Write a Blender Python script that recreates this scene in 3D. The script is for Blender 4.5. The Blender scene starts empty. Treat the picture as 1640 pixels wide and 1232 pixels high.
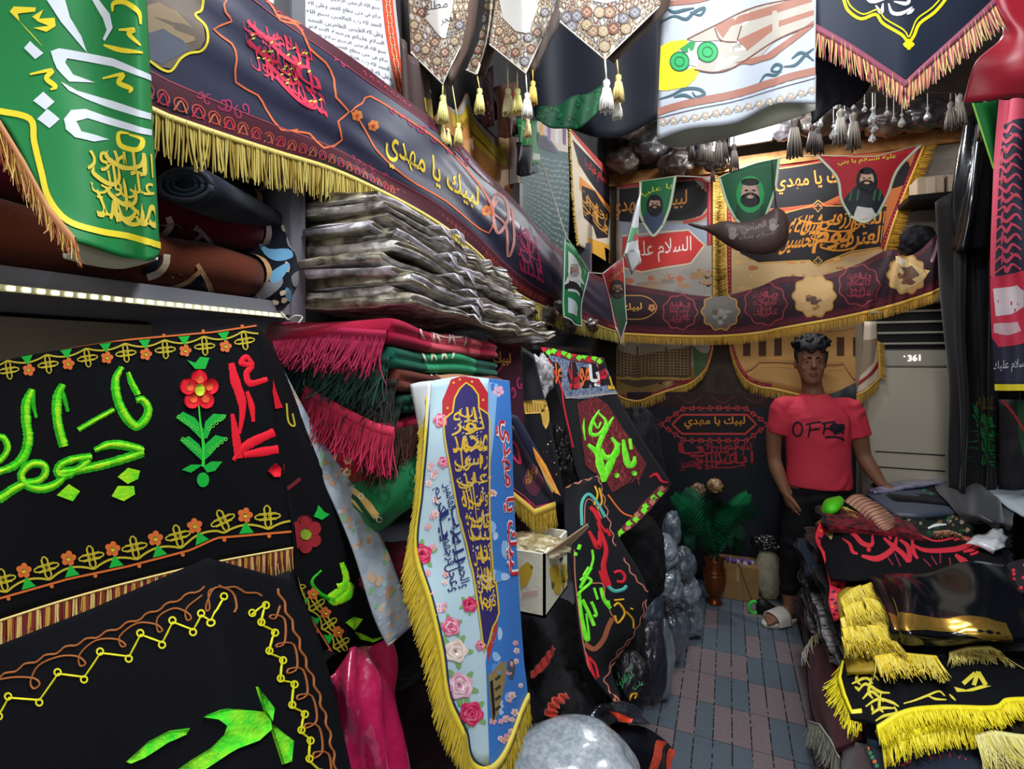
import bpy, bmesh, math, random
import numpy as np
from mathutils import Vector, Matrix, noise
from mathutils.geometry import tessellate_polygon
from mathutils.bvhtree import BVHTree

SC = bpy.context.scene
COL = SC.collection
# ---------------------------------------------------------------- camera
# room frame: x to the right, y along the aisle, z up; the camera looks left of the aisle
FPX, CX, CY, EYE = 830.0, 820.0, 577.0, 1.55
YAW = math.atan(346 / 830)
ca, sa = math.cos(YAW), math.sin(YAW)
cd = bpy.data.cameras.new('camera')
cam = bpy.data.objects.new('camera', cd)
COL.objects.link(cam)
cam.location = (0, 0, EYE)
cam.rotation_euler = (math.pi / 2, 0, YAW)
cd.sensor_width = 36
cd.lens = FPX / 1640 * 36
cd.shift_y = (CY - 616) / 1640
cd.clip_start = 0.02
SC.camera = cam

# ---------------------------------------------------------------- world, lamps, exposure
wd = bpy.data.worlds.new('world')
SC.world = wd
wd.use_nodes = True
wd.node_tree.nodes['Background'].inputs[0].default_value = (0.80, 0.88, 1.0, 1)
wd.node_tree.nodes['Background'].inputs[1].default_value = 0.45
SC.view_settings.view_transform = 'Standard'
SC.view_settings.look = 'None'
SC.view_settings.gamma = 1
SC.view_settings.use_curve_mapping = False
SC.view_settings.exposure = 0.0


def lamp(name, kind, loc, energy, col=(1, 1, 1), size=0.3, size_y=None, aim=None):
    l = bpy.data.lights.new(name, kind)
    l.energy = energy
    l.color = col
    if kind == 'AREA':
        l.size = size
        if size_y:
            l.shape = 'RECTANGLE'
            l.size_y = size_y
    else:
        l.shadow_soft_size = size
    o = bpy.data.objects.new(name, l)
    COL.objects.link(o)
    o.location = loc
    if aim is not None:
        o.rotation_euler = (Vector(aim) - Vector(loc)).to_track_quat('-Z', 'Y').to_euler()
    return o


lamp('ceiling_tube_light', 'AREA', (0.30, 0.75, 3.30), 66, (0.93, 0.97, 1.0), 0.25, 1.3, aim=(0.0, 0.9, 0))
lamp('ceiling_tube_light', 'AREA', (0.25, 2.55, 3.36), 16, (0.93, 0.97, 1.0), 0.2, 0.6, aim=(0.2, 2.5, 0))
lamp('bulb_light', 'POINT', (0.153, 3.60, 3.02), 42, (0.95, 0.98, 1.0), 0.05)
lamp('front_area_light', 'AREA', (0.2, -1.4, 2.3), 26, (1.0, 0.93, 0.84), 1.8, 1.6, aim=(0.1, 2, 1.2))  # broad warm area light behind the camera, aimed down the aisle


# ---------------------------------------------------------------- pixel <-> place
def W(px, py, d):
    u = (px - CX) / FPX
    return Vector((d * (-sa + u * ca), d * (ca + u * sa), EYE + d * (CY - py) / FPX))


def onx(px, py, x):
    u = (px - CX) / FPX
    return W(px, py, x / (-sa + u * ca))


def ony(px, py, y):
    u = (px - CX) / FPX
    return W(px, py, y / (ca + u * sa))


def onz(px, py, z):
    return W(px, py, (z - EYE) * FPX / (CY - py))


def proj(P):
    P = np.asarray(P, float)
    d = -P[..., 0] * sa + P[..., 1] * ca
    r = P[..., 0] * ca + P[..., 1] * sa
    return np.stack([CX + FPX * r / d, CY - FPX * (P[..., 2] - EYE) / d], -1)


def zm(x0, y0, s):                       # reads points off an enlarged crop
    return lambda pts: [(x0 + p[0] / s, y0 + p[1] / s) for p in pts]


# ---------------------------------------------------------------- materials
MATS = {}


def lin(c):
    if isinstance(c, str):
        c = [int(c[i:i + 2], 16) for i in (0, 2, 4)]
    return [((x / 255) / 12.92 if x / 255 <= 0.04045 else ((x / 255 + 0.055) / 1.055) ** 2.4) for x in c]


def M(hexc, rough=0.85, metal=0.0, coat=0.0, sheen=0.0, bump=0.0, bscale=60.0, var=0.0, vscale=12.0, spec=0.3, emit=0.0,
      alpha=1.0, trans=0.0, hex2=None, bdist=0.01):
    key = (hexc, rough, metal, coat, sheen, bump, bscale, var, vscale, spec, emit, alpha, trans, hex2, bdist)
    if key in MATS:
        return MATS[key]
    m = bpy.data.materials.new('surface_' + hexc)
    m.use_nodes = True
    nt = m.node_tree
    b = nt.nodes['Principled BSDF']
    c = lin(hexc)
    b.inputs['Base Color'].default_value = (*c, 1)
    b.inputs['Roughness'].default_value = rough
    b.inputs['Metallic'].default_value = metal
    b.inputs['Specular IOR Level'].default_value = spec
    b.inputs['Coat Weight'].default_value = coat
    b.inputs['Coat Roughness'].default_value = 0.12
    b.inputs['Sheen Weight'].default_value = sheen
    b.inputs['Alpha'].default_value = alpha
    b.inputs['Transmission Weight'].default_value = trans
    if emit:
        b.inputs['Emission Color'].default_value = (*c, 1)
        b.inputs['Emission Strength'].default_value = emit
    if var or bump:
        tc = nt.nodes.new('ShaderNodeTexCoord')
    if var:
        n = nt.nodes.new('ShaderNodeTexNoise')
        n.inputs['Scale'].default_value = vscale
        n.inputs['Detail'].default_value = 4
        nt.links.new(tc.outputs['Object'], n.inputs['Vector'])
        r = nt.nodes.new('ShaderNodeValToRGB')
        c2 = lin(hex2) if hex2 else [x * (1 - var) for x in c]
        c1 = c if hex2 else [min(1, x * (1 + var)) for x in c]
        r.color_ramp.elements[0].position = 0.35
        r.color_ramp.elements[1].position = 0.65
        r.color_ramp.elements[0].color = (*c2, 1)
        r.color_ramp.elements[1].color = (*c1, 1)
        nt.links.new(n.outputs['Fac'], r.inputs[0])
        nt.links.new(r.outputs[0], b.inputs['Base Color'])
    if bump:
        n = nt.nodes.new('ShaderNodeTexNoise')
        n.inputs['Scale'].default_value = bscale
        n.inputs['Detail'].default_value = 3
        nt.links.new(tc.outputs['Object'], n.inputs['Vector'])
        bp = nt.nodes.new('ShaderNodeBump')
        bp.inputs['Strength'].default_value = bump
        bp.inputs['Distance'].default_value = bdist
        nt.links.new(n.outputs['Fac'], bp.inputs['Height'])
        nt.links.new(bp.outputs[0], b.inputs['Normal'])
        nt.links.new(bp.outputs[0], b.inputs['Coat Normal'])
    MATS[key] = m
    return m


def C(h):   # printed cloth
    return M(h, 0.62, spec=0.35, bump=0.15, bscale=500, bdist=0.001)


def PLASTIC(h, var=0.5, hex2=None, vs=9):   # goods seen through a thin crinkled clear wrapper
    return M(h, 0.45, coat=1.0, bump=0.55, bscale=13, var=var, vscale=vs, hex2=hex2, spec=0.6, bdist=0.02)


def VEL(h, var=0.0, hex2=None, vs=12):
    return M(h, 0.95, sheen=0.07, bump=0.3, bscale=300, var=var, hex2=hex2, vscale=vs, spec=0.1, bdist=0.002)


GOLD, GOLD2 = M('d9b64e', 0.5, spec=0.4), M('bd9433', 0.6)
YEL, YEL2 = M('e6cf3c', 0.45, spec=0.5), M('c7aa1e', 0.55)
BLK = M('08090e', 0.85, spec=0.12, bump=0.2, bscale=400, bdist=0.001)
SATIN = M('0a0b10', 0.2, spec=0.5)


# ---------------------------------------------------------------- objects
def finish(o, label=None, cat=None, group=None, kind=None):
    if label:
        o['label'] = label
    if cat:
        o['category'] = cat
    if group:
        o['group'] = group
    if kind:
        o['kind'] = kind
    return o


def mk(name, V, F, mats, mi=None, parent=None, smooth=True, **tags):
    """one mesh object with its origin at its own middle (world coordinates in)"""
    V = np.asarray(V, float).reshape(-1, 3)
    lo, hi = V.min(0), V.max(0)
    c = (lo + hi) / 2
    if parent is None:
        c[2] = lo[2]
    me = bpy.data.meshes.new(name)
    me.from_pydata((V - c).tolist(), [], F)
    if not isinstance(mats, (list, tuple)):
        mats = [mats]
    for m in mats:
        me.materials.append(m)
    if mi is not None:
        me.polygons.foreach_set('material_index', mi)
    me.polygons.foreach_set('use_smooth', [bool(smooth)] * len(me.polygons))
    me.update()
    o = bpy.data.objects.new(name, me)
    COL.objects.link(o)
    o.location = c
    if parent is not None:
        o.parent = parent
        o.location = Vector(c) - parent.matrix_basis.translation if parent.parent is None else \
            Vector(c) - parent.matrix_basis.translation - parent.parent.matrix_basis.translation
    return finish(o, **tags)


def empty(name, loc, **tags):
    o = bpy.data.objects.new(name, None)
    COL.objects.link(o)
    o.location = loc
    o.empty_display_size = 0.05
    return finish(o, **tags)


class B:
    """collects shapes (world coordinates) for ONE mesh"""

    def __init__(s):
        s.V, s.F, s.I, s.m = [], [], [], []

    def mi(s, m):
        if m not in s.m:
            s.m.append(m)
        return s.m.index(m)

    def add(s, V, F, mat):
        k = len(s.V)
        i = s.mi(mat)
        s.V += [tuple(v) for v in V]
        s.F += [[k + j for j in f] for f in F]
        s.I += [i] * len(F)
        return s

    def box(s, a, b, mat, bev=0.0):
        a, b = np.minimum(a, b), np.maximum(a, b)
        if bev:
            bm = bmesh.new()
            bmesh.ops.create_cube(bm, size=1)
            for v in bm.verts:
                v.co = Vector([(a[i] + b[i]) / 2 + v.co[i] * (b[i] - a[i]) for i in range(3)])
            bmesh.ops.bevel(bm, geom=bm.edges[:], offset=bev, segments=2, affect='EDGES')
            return s.bm(bm, mat)
        V = [(x, y, z) for x in (a[0], b[0]) for y in (a[1], b[1]) for z in (a[2], b[2])]
        return s.add(V, [[0, 1, 3, 2], [4, 6, 7, 5], [0, 4, 5, 1], [2, 3, 7, 6], [0, 2, 6, 4], [1, 5, 7, 3]], mat)

    def bm(s, bm, mat):
        bm.verts.ensure_lookup_table()
        for i, v in enumerate(bm.verts):
            v.index = i
        s.add([v.co[:] for v in bm.verts], [[v.index for v in f.verts] for f in bm.faces], mat)
        bm.free()
        return s

    def tube(s, P, r, mat, n=8, flat=1.0, caps=True):
        P = [Vector(p) for p in P]
        R = [float(x) for x in r] if isinstance(r, (list, tuple)) else [float(r)] * len(P)
        V, F = [], []
        up = None
        for i, p in enumerate(P):
            t = (P[min(i + 1, len(P) - 1)] - P[max(i - 1, 0)])
            t = t.normalized() if t.length > 1e-9 else Vector((0, 0, 1))
            if up is None:
                up = t.orthogonal().normalized()
            else:
                up = (up - t * up.dot(t))
                up = up.normalized() if up.length > 1e-6 else t.orthogonal().normalized()
            sd = t.cross(up)
            for k in range(n):
                a = 2 * math.pi * k / n
                V.append(p + R[i] * (math.cos(a) * up + flat * math.sin(a) * sd))
        for i in range(len(P) - 1):
            for k in range(n):
                F.append([i * n + k, i * n + (k + 1) % n, (i + 1) * n + (k + 1) % n, (i + 1) * n + k])
        if caps:
            F.append(list(range(n))[::-1])
            F.append([(len(P) - 1) * n + k for k in range(n)])
        return s.add(V, F, mat)

    def lathe(s, c, prof, mat, n=24):
        V, F = [], []
        for r, z in prof:
            for k in range(n):
                a = 2 * math.pi * k / n
                V.append((c[0] + r * math.cos(a), c[1] + r * math.sin(a), c[2] + z))
        for i in range(len(prof) - 1):
            for k in range(n):
                F.append([i * n + k, i * n + (k + 1) % n, (i + 1) * n + (k + 1) % n, (i + 1) * n + k])
        F.append(list(range(n))[::-1])
        F.append([(len(prof) - 1) * n + k for k in range(n)])
        return s.add(V, F, mat)

    def ball(s, c, r, mat, seg=16, rings=10, rot=None):
        r = (float(r),) * 3 if not isinstance(r, (list, tuple)) else r
        bm = bmesh.new()
        bmesh.ops.create_uvsphere(bm, u_segments=seg, v_segments=rings, radius=1)
        for v in bm.verts:
            q = Vector((v.co.x * r[0], v.co.y * r[1], v.co.z * r[2]))
            if rot is not None:
                q = rot @ q
            v.co = q + Vector(c)
        return s.bm(bm, mat)

    def obj(s, name, parent=None, smooth=True, **tags):
        return mk(name, s.V, s.F, s.m, s.I, parent, smooth, **tags)


def remesh(b, voxel, iters=4, fac=0.5, disp=None):
    """fuses the collected shapes into one continuous skin; returns (verts, faces)"""
    me = bpy.data.meshes.new('t')
    me.from_pydata([tuple(v) for v in b.V], [], b.F)
    o = bpy.data.objects.new('t', me)
    COL.objects.link(o)
    m = o.modifiers.new('r', 'REMESH')
    m.mode = 'VOXEL'
    m.voxel_size = voxel
    if iters:
        m = o.modifiers.new('s', 'SMOOTH')
        m.iterations = iters
        m.factor = fac
    dg = bpy.context.evaluated_depsgraph_get()
    ev = o.evaluated_get(dg)
    t = ev.to_mesh()
    n = len(t.vertices)
    V = np.empty(n * 3)
    t.vertices.foreach_get('co', V)
    V = V.reshape(-1, 3)
    Fc = [list(p.vertices) for p in t.polygons]
    if disp:
        N = np.empty(n * 3)
        t.vertices.foreach_get('normal', N)
        N = N.reshape(-1, 3)
        V = V + N * np.array([disp(v) for v in V])[:, None]
    ev.to_mesh_clear()
    bpy.data.objects.remove(o)
    bpy.data.meshes.remove(me)
    return V, Fc


# ---------------------------------------------------------------- Arabic lettering
AR = {}
for _ch, _c, _n in [('ا', 0xFE8D, 2), ('ب', 0xFE8F, 4), ('ت', 0xFE95, 4), ('ث', 0xFE99, 4), ('ج', 0xFE9D, 4), ('ح', 0xFEA1, 4),
                    ('خ', 0xFEA5, 4), ('د', 0xFEA9, 2), ('ذ', 0xFEAB, 2), ('ر', 0xFEAD, 2), ('ز', 0xFEAF, 2), ('س', 0xFEB1, 4),
                    ('ش', 0xFEB5, 4), ('ص', 0xFEB9, 4), ('ض', 0xFEBD, 4), ('ط', 0xFEC1, 4), ('ظ', 0xFEC5, 4), ('ع', 0xFEC9, 4),
                    ('غ', 0xFECD, 4), ('ف', 0xFED1, 4), ('ق', 0xFED5, 4), ('ك', 0xFED9, 4), ('ل', 0xFEDD, 4), ('م', 0xFEE1, 4),
                    ('ن', 0xFEE5, 4), ('ه', 0xFEE9, 4), ('و', 0xFEED, 2), ('ى', 0xFEEF, 2), ('ي', 0xFEF1, 4), ('ة', 0xFE93, 2),
                    ('أ', 0xFE83, 2), ('إ', 0xFE87, 2), ('L', 0xFEFB, 2)]:
    AR[_ch] = (_c, _n)


def shape(t):
    if t.isascii():
        return t
    t = t.replace('لا', 'L')
    out = []
    for i, ch in enumerate(t):
        if ch not in AR:
            out.append(ch)
            continue
        c, n = AR[ch]
        pv = i > 0 and t[i - 1] in AR and AR[t[i - 1]][1] == 4
        nx = n == 4 and i + 1 < len(t) and t[i + 1] in AR
        out.append(chr(c + (3 if pv and nx else 2 if nx else 1 if pv else 0)))
    return ''.join(out)[::-1]


TXT = {}


def glyphs(t, bold=0.0):
    k = (t, bold)
    if k not in TXT:
        c = bpy.data.curves.new('t', 'FONT')
        c.body = shape(t)
        c.resolution_u = 2
        c.offset = bold
        o = bpy.data.objects.new('t', c)
        COL.objects.link(o)
        ev = o.evaluated_get(bpy.context.evaluated_depsgraph_get())
        m = ev.to_mesh()
        V = np.array([v.co[:2] for v in m.vertices]).reshape(-1, 2)
        Fc = [list(p.vertices) for p in m.polygons]
        ev.to_mesh_clear()
        bpy.data.objects.remove(o)
        lo, hi = V.min(0), V.max(0)
        TXT[k] = ((V - lo) / (hi - lo), Fc, (hi - lo))
    return TXT[k]


def spline(pts, n, closed=False, lin_=False):
    """Catmull-Rom through pts (k,dim) sampled n per span"""
    P = np.asarray(pts, float)
    k = len(P)
    if lin_ or k < 3:
        t = np.linspace(0, k - 1, (k - 1) * n + 1)
        i = np.clip(t.astype(int), 0, k - 2)
        f = (t - i)[:, None]
        return P[i] * (1 - f) + P[i + 1] * f
    if closed:
        t = np.linspace(0, k, k * n, endpoint=False)
        i = t.astype(int)
        g = lambda j: P[j % k]
    else:
        t = np.linspace(0, k - 1, (k - 1) * n + 1)
        i = np.clip(t.astype(int), 0, k - 2)
        Q = np.vstack([2 * P[:1] - P[1:2], P, 2 * P[-1:] - P[-2:-1]])
        g = lambda j: Q[j + 1]
    f = (t - i)[:, None]
    a, b, c, d = g(i - 1), g(i), g(i + 1), g(i + 2)
    return 0.5 * (2 * b + (c - a) * f + (2 * a - 5 * b + 4 * c - d) * f ** 2 + (3 * b - a - 3 * c + d) * f ** 3)


def interp1(P, x, xs, linear):
    """sample rows of P (k,...) given at xs, at positions x"""
    P = np.asarray(P, float)
    k = len(P)
    xs = np.asarray(xs, float)
    i = np.clip(np.searchsorted(xs, x, side='right') - 1, 0, k - 2)
    h = xs[i + 1] - xs[i]
    sh = (-1,) + (1,) * (P.ndim - 1)
    f = ((x - xs[i]) / h).reshape(sh)
    if linear or k < 3:
        return P[i] * (1 - f) + P[i + 1] * f
    m = np.empty_like(P)
    dx = np.diff(xs).reshape(sh)
    s_ = np.diff(P, axis=0) / dx
    m[0], m[-1] = s_[0], s_[-1]
    m[1:-1] = (s_[:-1] * dx[1:] + s_[1:] * dx[:-1]) / (dx[1:] + dx[:-1])
    hh = h.reshape(sh)
    f2, f3 = f * f, f * f * f
    return (2 * f3 - 3 * f2 + 1) * P[i] + (f3 - 2 * f2 + f) * hh * m[i] + (3 * f2 - 2 * f3) * P[i + 1] + (f3 - f2) * hh * m[i + 1]


# ---------------------------------------------------------------- cloth
class Cloth:
    """a hanging or draped cloth given by rows of control points (pixel x, pixel y, distance) or world Vectors.
    Prints and embroidery are laid on it in cloth metres (x right, y up) or read off the photograph (px=True)."""

    def __init__(s, rows, nu=24, nv=24, us=None, vs=None, lu=False, lv=False, wr=0.0, wf=9.0, seed=0, thick=0.003, flip=None, fold=None):
        P = np.array([[tuple(p) if isinstance(p, Vector) else tuple(W(*p)) for p in r] for r in rows])
        us = np.linspace(0, 1, P.shape[1]) if us is None else us
        vs = np.linspace(0, 1, P.shape[0]) if vs is None else vs
        G = interp1(P, np.linspace(0, 1, nv + 1), vs, lv)
        G = np.swapaxes(interp1(np.swapaxes(G, 0, 1), np.linspace(0, 1, nu + 1), us, lu), 0, 1)
        s.nu, s.nv, s.t = nu, nv, thick
        s.G = G
        s.flip = flip
        s.normals()
        if wr or fold:
            rg = random.Random(seed)
            U, Vv = np.meshgrid(np.linspace(0, 1, nu + 1), np.linspace(0, 1, nv + 1))
            D = np.zeros_like(U)
            if wr:
                for k in range(5):
                    a = rg.uniform(-0.9, 0.9)
                    f = wf * rg.uniform(0.5, 1.3)
                    D += np.sin(f * (U * math.cos(a) + Vv * math.sin(a)) * 2 + rg.uniform(0, 6.3)) * rg.uniform(0.4, 1)
                D *= wr / 2.2
            if fold:
                D = D + fold(U, Vv)
            s.G = s.G + s.N * D[..., None]
            s.normals()
        s.Wm = float(np.mean(np.sum(np.linalg.norm(np.diff(s.G, axis=1), axis=2), axis=1)))
        s.Hm = float(np.mean(np.sum(np.linalg.norm(np.diff(s.G, axis=0), axis=2), axis=0)))
        s.pg = proj(s.G)
        s.dec = []

    def normals(s):
        du = np.gradient(s.G, axis=1)
        dv = np.gradient(s.G, axis=0)
        N = np.cross(dv, du)
        N /= np.maximum(np.linalg.norm(N, axis=2, keepdims=True), 1e-9)
        if s.flip is None:
            s.flip = float(np.sum(N * (np.array([0, 0, EYE]) - s.G))) < 0
        s.N = -N if s.flip else N

    def at(s, x, y, h=0.0):
        u = np.asarray(x) / s.Wm * s.nu
        v = (1 - np.asarray(y) / s.Hm) * s.nv
        return s.bil(s.G, u, v) + s.bil(s.N, u, v) * np.asarray(h)[..., None]

    def bil(s, A, u, v):
        j = np.clip(np.floor(u).astype(int), 0, s.nu - 1)
        i = np.clip(np.floor(v).astype(int), 0, s.nv - 1)
        a, b = (u - j)[..., None], (v - i)[..., None]
        return A[i, j] * (1 - a) * (1 - b) + A[i, j + 1] * a * (1 - b) + A[i + 1, j] * (1 - a) * b + A[i + 1, j + 1] * a * b

    def inv(s, pts):
        """pixels -> cloth metres"""
        p = np.asarray(pts, float).reshape(-1, 2)
        q = s.pg.reshape(-1, 2)
        k = np.concatenate([np.argmin(((q[None] - c[:, None]) ** 2).sum(2), 1) for c in np.array_split(p, max(1, len(p) // 200 + 1)) if len(c)])
        u, v = (k % (s.nu + 1)).astype(float), (k // (s.nu + 1)).astype(float)
        for _ in range(6):
            e = p - s.bil(s.pg, u, v)
            j = np.clip(np.floor(u).astype(int), 0, s.nu - 1)
            i = np.clip(np.floor(v).astype(int), 0, s.nv - 1)
            a, b = (u - j)[:, None], (v - i)[:, None]
            g = s.pg
            Ju = (g[i, j + 1] - g[i, j]) * (1 - b) + (g[i + 1, j + 1] - g[i + 1, j]) * b
            Jv = (g[i + 1, j] - g[i, j]) * (1 - a) + (g[i + 1, j + 1] - g[i, j + 1]) * a
            det = Ju[:, 0] * Jv[:, 1] - Ju[:, 1] * Jv[:, 0]
            det = np.where(abs(det) < 1e-6, 1e-6, det)
            u = u + np.clip((e[:, 0] * Jv[:, 1] - e[:, 1] * Jv[:, 0]) / det, -4, 4)
            v = v + np.clip((Ju[:, 0] * e[:, 1] - Ju[:, 1] * e[:, 0]) / det, -4, 4)
            u = np.clip(u, -6, s.nu + 6)
            v = np.clip(v, -6, s.nv + 6)
        return np.stack([u / s.nu * s.Wm, (1 - v / s.nv) * s.Hm], 1)

    # ---- marks on the cloth; h = height above it
    def raw(s, V2, F, mat, h, px):
        V2 = s.inv(V2) if px else np.asarray(V2, float)
        h = np.full(len(V2), h) if np.isscalar(h) else np.asarray(h)
        s.dec.append((np.column_stack([V2, h]), F, mat))

    def poly(s, pts, mat, h=0.001, px=True, smooth=0):
        p = np.asarray(pts, float)
        if smooth:
            p = spline(p, smooth, True)
        tri = tessellate_polygon([[Vector((a, b, 0)) for a, b in p]])
        F = [list(t) for t in tri]
        if h > 0.0022:
            n = len(p)
            c = p.mean(0)
            p = np.vstack([p, c + (p - c) * 1.01])
            hh = [h] * n + [0.0003] * n
            F += [[i, (i + 1) % n, n + (i + 1) % n, n + i] for i in range(n)]
            s.raw(p, F, mat, np.array(hh), px)
        else:
            s.raw(p, F, mat, h, px)

    def stroke(s, pts, w, mat, h=0.0013, px=True, closed=False, n=5, puff=0.0, pen=None, lin_=False, taper=False, rag=0.0):
        p = np.asarray(pts, float)
        q = spline(p, n, closed, lin_)
        m = len(q)
        if closed:
            t = np.roll(q, -1, 0) - np.roll(q, 1, 0)
        else:
            t = np.gradient(q, axis=0)
        t /= np.maximum(np.linalg.norm(t, axis=1, keepdims=True), 1e-9)
        nn = np.stack([-t[:, 1], t[:, 0]], 1)
        if np.isscalar(w):
            ww = np.full(m, float(w))
        else:
            ww = np.interp(np.linspace(0, 1, m), np.linspace(0, 1, len(w)), w)
        if pen is not None:
            ww = ww * (0.28 + 0.72 * abs(np.sin(np.arctan2(t[:, 1], t[:, 0]) - pen)))
        if taper:
            ww = ww * np.minimum(1, 0.15 + 6 * np.minimum(np.linspace(0, 1, m), np.linspace(1, 0, m)))
        if rag:
            rg = random.Random(m)
            ww = ww * np.array([1 + rg.uniform(-rag, rag) for _ in range(m)])
        ww = (ww / 2)[:, None]
        if puff:
            V = np.vstack([q - nn * ww, q - nn * ww * 0.5, q + nn * ww * 0.5, q + nn * ww])
            hh = np.repeat([0.0006, h + puff, h + puff, 0.0006], m)
            F = []
            for k in range(3):
                for i in range(m if closed else m - 1):
                    j = (i + 1) % m
                    F.append([k * m + i, k * m + j, (k + 1) * m + j, (k + 1) * m + i])
        else:
            V = np.vstack([q - nn * ww, q + nn * ww])
            hh = h
            F = [[i, (i + 1) % m, m + (i + 1) % m, m + i] for i in range(m if closed else m - 1)]
        s.raw(V, F, mat, hh, px)

    @staticmethod
    def quad(V, q):
        """unit square -> quad given tl, tr, br, bl"""
        tl, tr, br, bl = [np.asarray(a, float) for a in q]
        x, y = V[:, :1], V[:, 1:2]
        return (bl * (1 - x) + br * x) * (1 - y) + (tl * (1 - x) + tr * x) * y

    def text(s, t, q, mat, h=0.0014, px=True, bold=0.0):
        V, F, _ = glyphs(t, bold)
        s.raw(s.quad(V, q), F, mat, h, px)

    def callig(s, q, words, mat, mark=None, seed=0, h=0.0014, px=True, rows=2, w=0.022, sweeps=4, bold=0.006):
        """a dense calligraphic panel filling quad q: stacked interlaced words, long sweeps and small vowel marks"""
        rg = random.Random(seed)
        k = 0
        for r in range(rows):
            x = 0.0
            y0 = 1 - (r + 1) / rows
            ws = words[r % len(words)].split()
            for wd_ in reversed(ws):
                wd = 1.0 / len(ws)
                V, F, _ = glyphs(wd_, bold)
                V = V * [wd * 1.08, 1.25 / rows] + [x - 0.04 * wd, y0 + rg.uniform(-0.12, 0.08) / rows]
                s.raw(s.quad(np.clip(V, 0, 1), q), F, mat, h, px)
                x += wd
        for i in range(sweeps):
            y = (i + 0.5) / sweeps
            x0 = rg.uniform(0.0, 0.45)
            x1 = x0 + rg.uniform(0.35, 0.55)
            pts = np.array([(x1, y + 0.2), (x1 - 0.03, y - 0.04), ((x0 + x1) / 2, y - 0.1), (x0, y + 0.02), (x0 + 0.03, y + 0.12)])
            V2 = s.quad(np.clip(pts, 0, 1), q)
            sc = np.linalg.norm(np.asarray(q[0], float) - np.asarray(q[3], float))
            s.stroke(V2, [w * sc, w * sc * 2, w * sc * 2, w * sc], mat, h + 0.0003, px, taper=True)
            xa = rg.uniform(0.08, 0.92)
            V2 = s.quad(np.array([(xa, min(1, y + 0.26)), (xa + 0.01, y), (xa - 0.01, max(0, y - 0.18))]), q)
            s.stroke(V2, w * sc * 1.5, mat, h + 0.0004, px, taper=True)
        if mark:
            for i in range(rows * 9):
                x, y = rg.uniform(0.04, 0.92), rg.uniform(0.05, 0.95)
                V2 = s.quad(np.array([(x, y), (x + 0.03, y + 0.035), (x + 0.05, y + 0.05)]), q)
                sc = np.linalg.norm(np.asarray(q[0], float) - np.asarray(q[3], float))
                s.stroke(V2, w * sc * 0.9, mark, h + 0.0007, px, n=2)

    def ring(s, c, r, w, mat, h=0.0013, px=True, n=20, ry=None, a=0.0, lobes=0, amp=0.12, fill=None):
        th = np.linspace(0, 2 * math.pi, n, endpoint=False)
        rr = 1 + (amp * np.cos(lobes * th) if lobes else 0 * th)
        x, y = r * rr * np.cos(th), (ry or r) * rr * np.sin(th)
        P = np.stack([c[0] + x * math.cos(a) - y * math.sin(a), c[1] + x * math.sin(a) + y * math.cos(a)], 1)
        if fill:
            s.poly(P, fill, h - 0.0003, px)
        if w:
            s.stroke(P, w, mat, h, px, closed=True, n=2)

    def flower(s, c, r, petal, core, h=0.0012, px=True, n=5, a0=0.3, sq=1.0):
        for k in range(n):
            a = a0 + 2 * math.pi * k / n
            s.ring((c[0] + 0.62 * r * math.cos(a), c[1] + sq * 0.62 * r * math.sin(a)), r * 0.42, 0, petal, h + 0.00005 * k, px, n=10, ry=r * 0.42 * sq, fill=petal)
        s.ring(c, r * 0.3, 0, core, h + 0.0009, px, n=10, ry=r * 0.3 * sq, fill=core)

    def rose(s, c, r, mats, h=0.0012, px=True, seed=0):
        rg = random.Random(seed)
        for k in range(7):
            rr = r * (1 - 0.135 * k)
            s.ring((c[0] + rg.uniform(-.06, .06) * r, c[1] + rg.uniform(-.06, .06) * r), rr, 0, None, h + 0.0003 + 0.00015 * k, px, n=18,
                   lobes=5 - (k % 3), amp=0.13, a=rg.uniform(0, 6), fill=mats[k % len(mats)])

    def border(s, inset, w, mat, h=0.0013, sides='tblr'):
        a, b, c, d = inset, s.Wm - inset, inset, s.Hm - inset
        n = 10
        for k, (p, q) in {'t': ((a, d), (b, d)), 'b': ((a, c), (b, c)), 'l': ((a, c), (a, d)), 'r': ((b, c), (b, d))}.items():
            if k in sides:
                s.stroke(np.linspace(p, q, n), w, mat, h, False, n=1, lin_=True)

    def build(s, name, mat, back=None, parent=None, grid=None, **tags):
        nu, nv = s.nu, s.nv
        n = (nu + 1) * (nv + 1)
        back = back or mat
        mats = [mat, back]
        Gf = s.G.reshape(-1, 3)
        Gb = (s.G - s.N * s.t).reshape(-1, 3)
        V = [Gf, Gb]
        ix = np.arange(n).reshape(nv + 1, nu + 1)
        F, mi = [], []
        a, b, c, d = ix[:-1, :-1].ravel(), ix[:-1, 1:].ravel(), ix[1:, 1:].ravel(), ix[1:, :-1].ravel()
        q = np.stack([a, d, c, b], 1) if not s.flip else np.stack([a, b, c, d], 1)
        F += q.tolist()
        mi += [0] * len(q)
        F += (q[:, ::-1] + n).tolist()
        mi += [1] * len(q)
        rim = np.concatenate([ix[0, :], ix[1:, -1], ix[-1, -2::-1], ix[-2:0:-1, 0]])
        for k in range(len(rim)):
            p, r = int(rim[k]), int(rim[(k + 1) % len(rim)])
            F.append([p, r, r + n, p + n] if not s.flip else [r, p, p + n, r + n])
            mi.append(0)
        k0 = 2 * n
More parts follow.
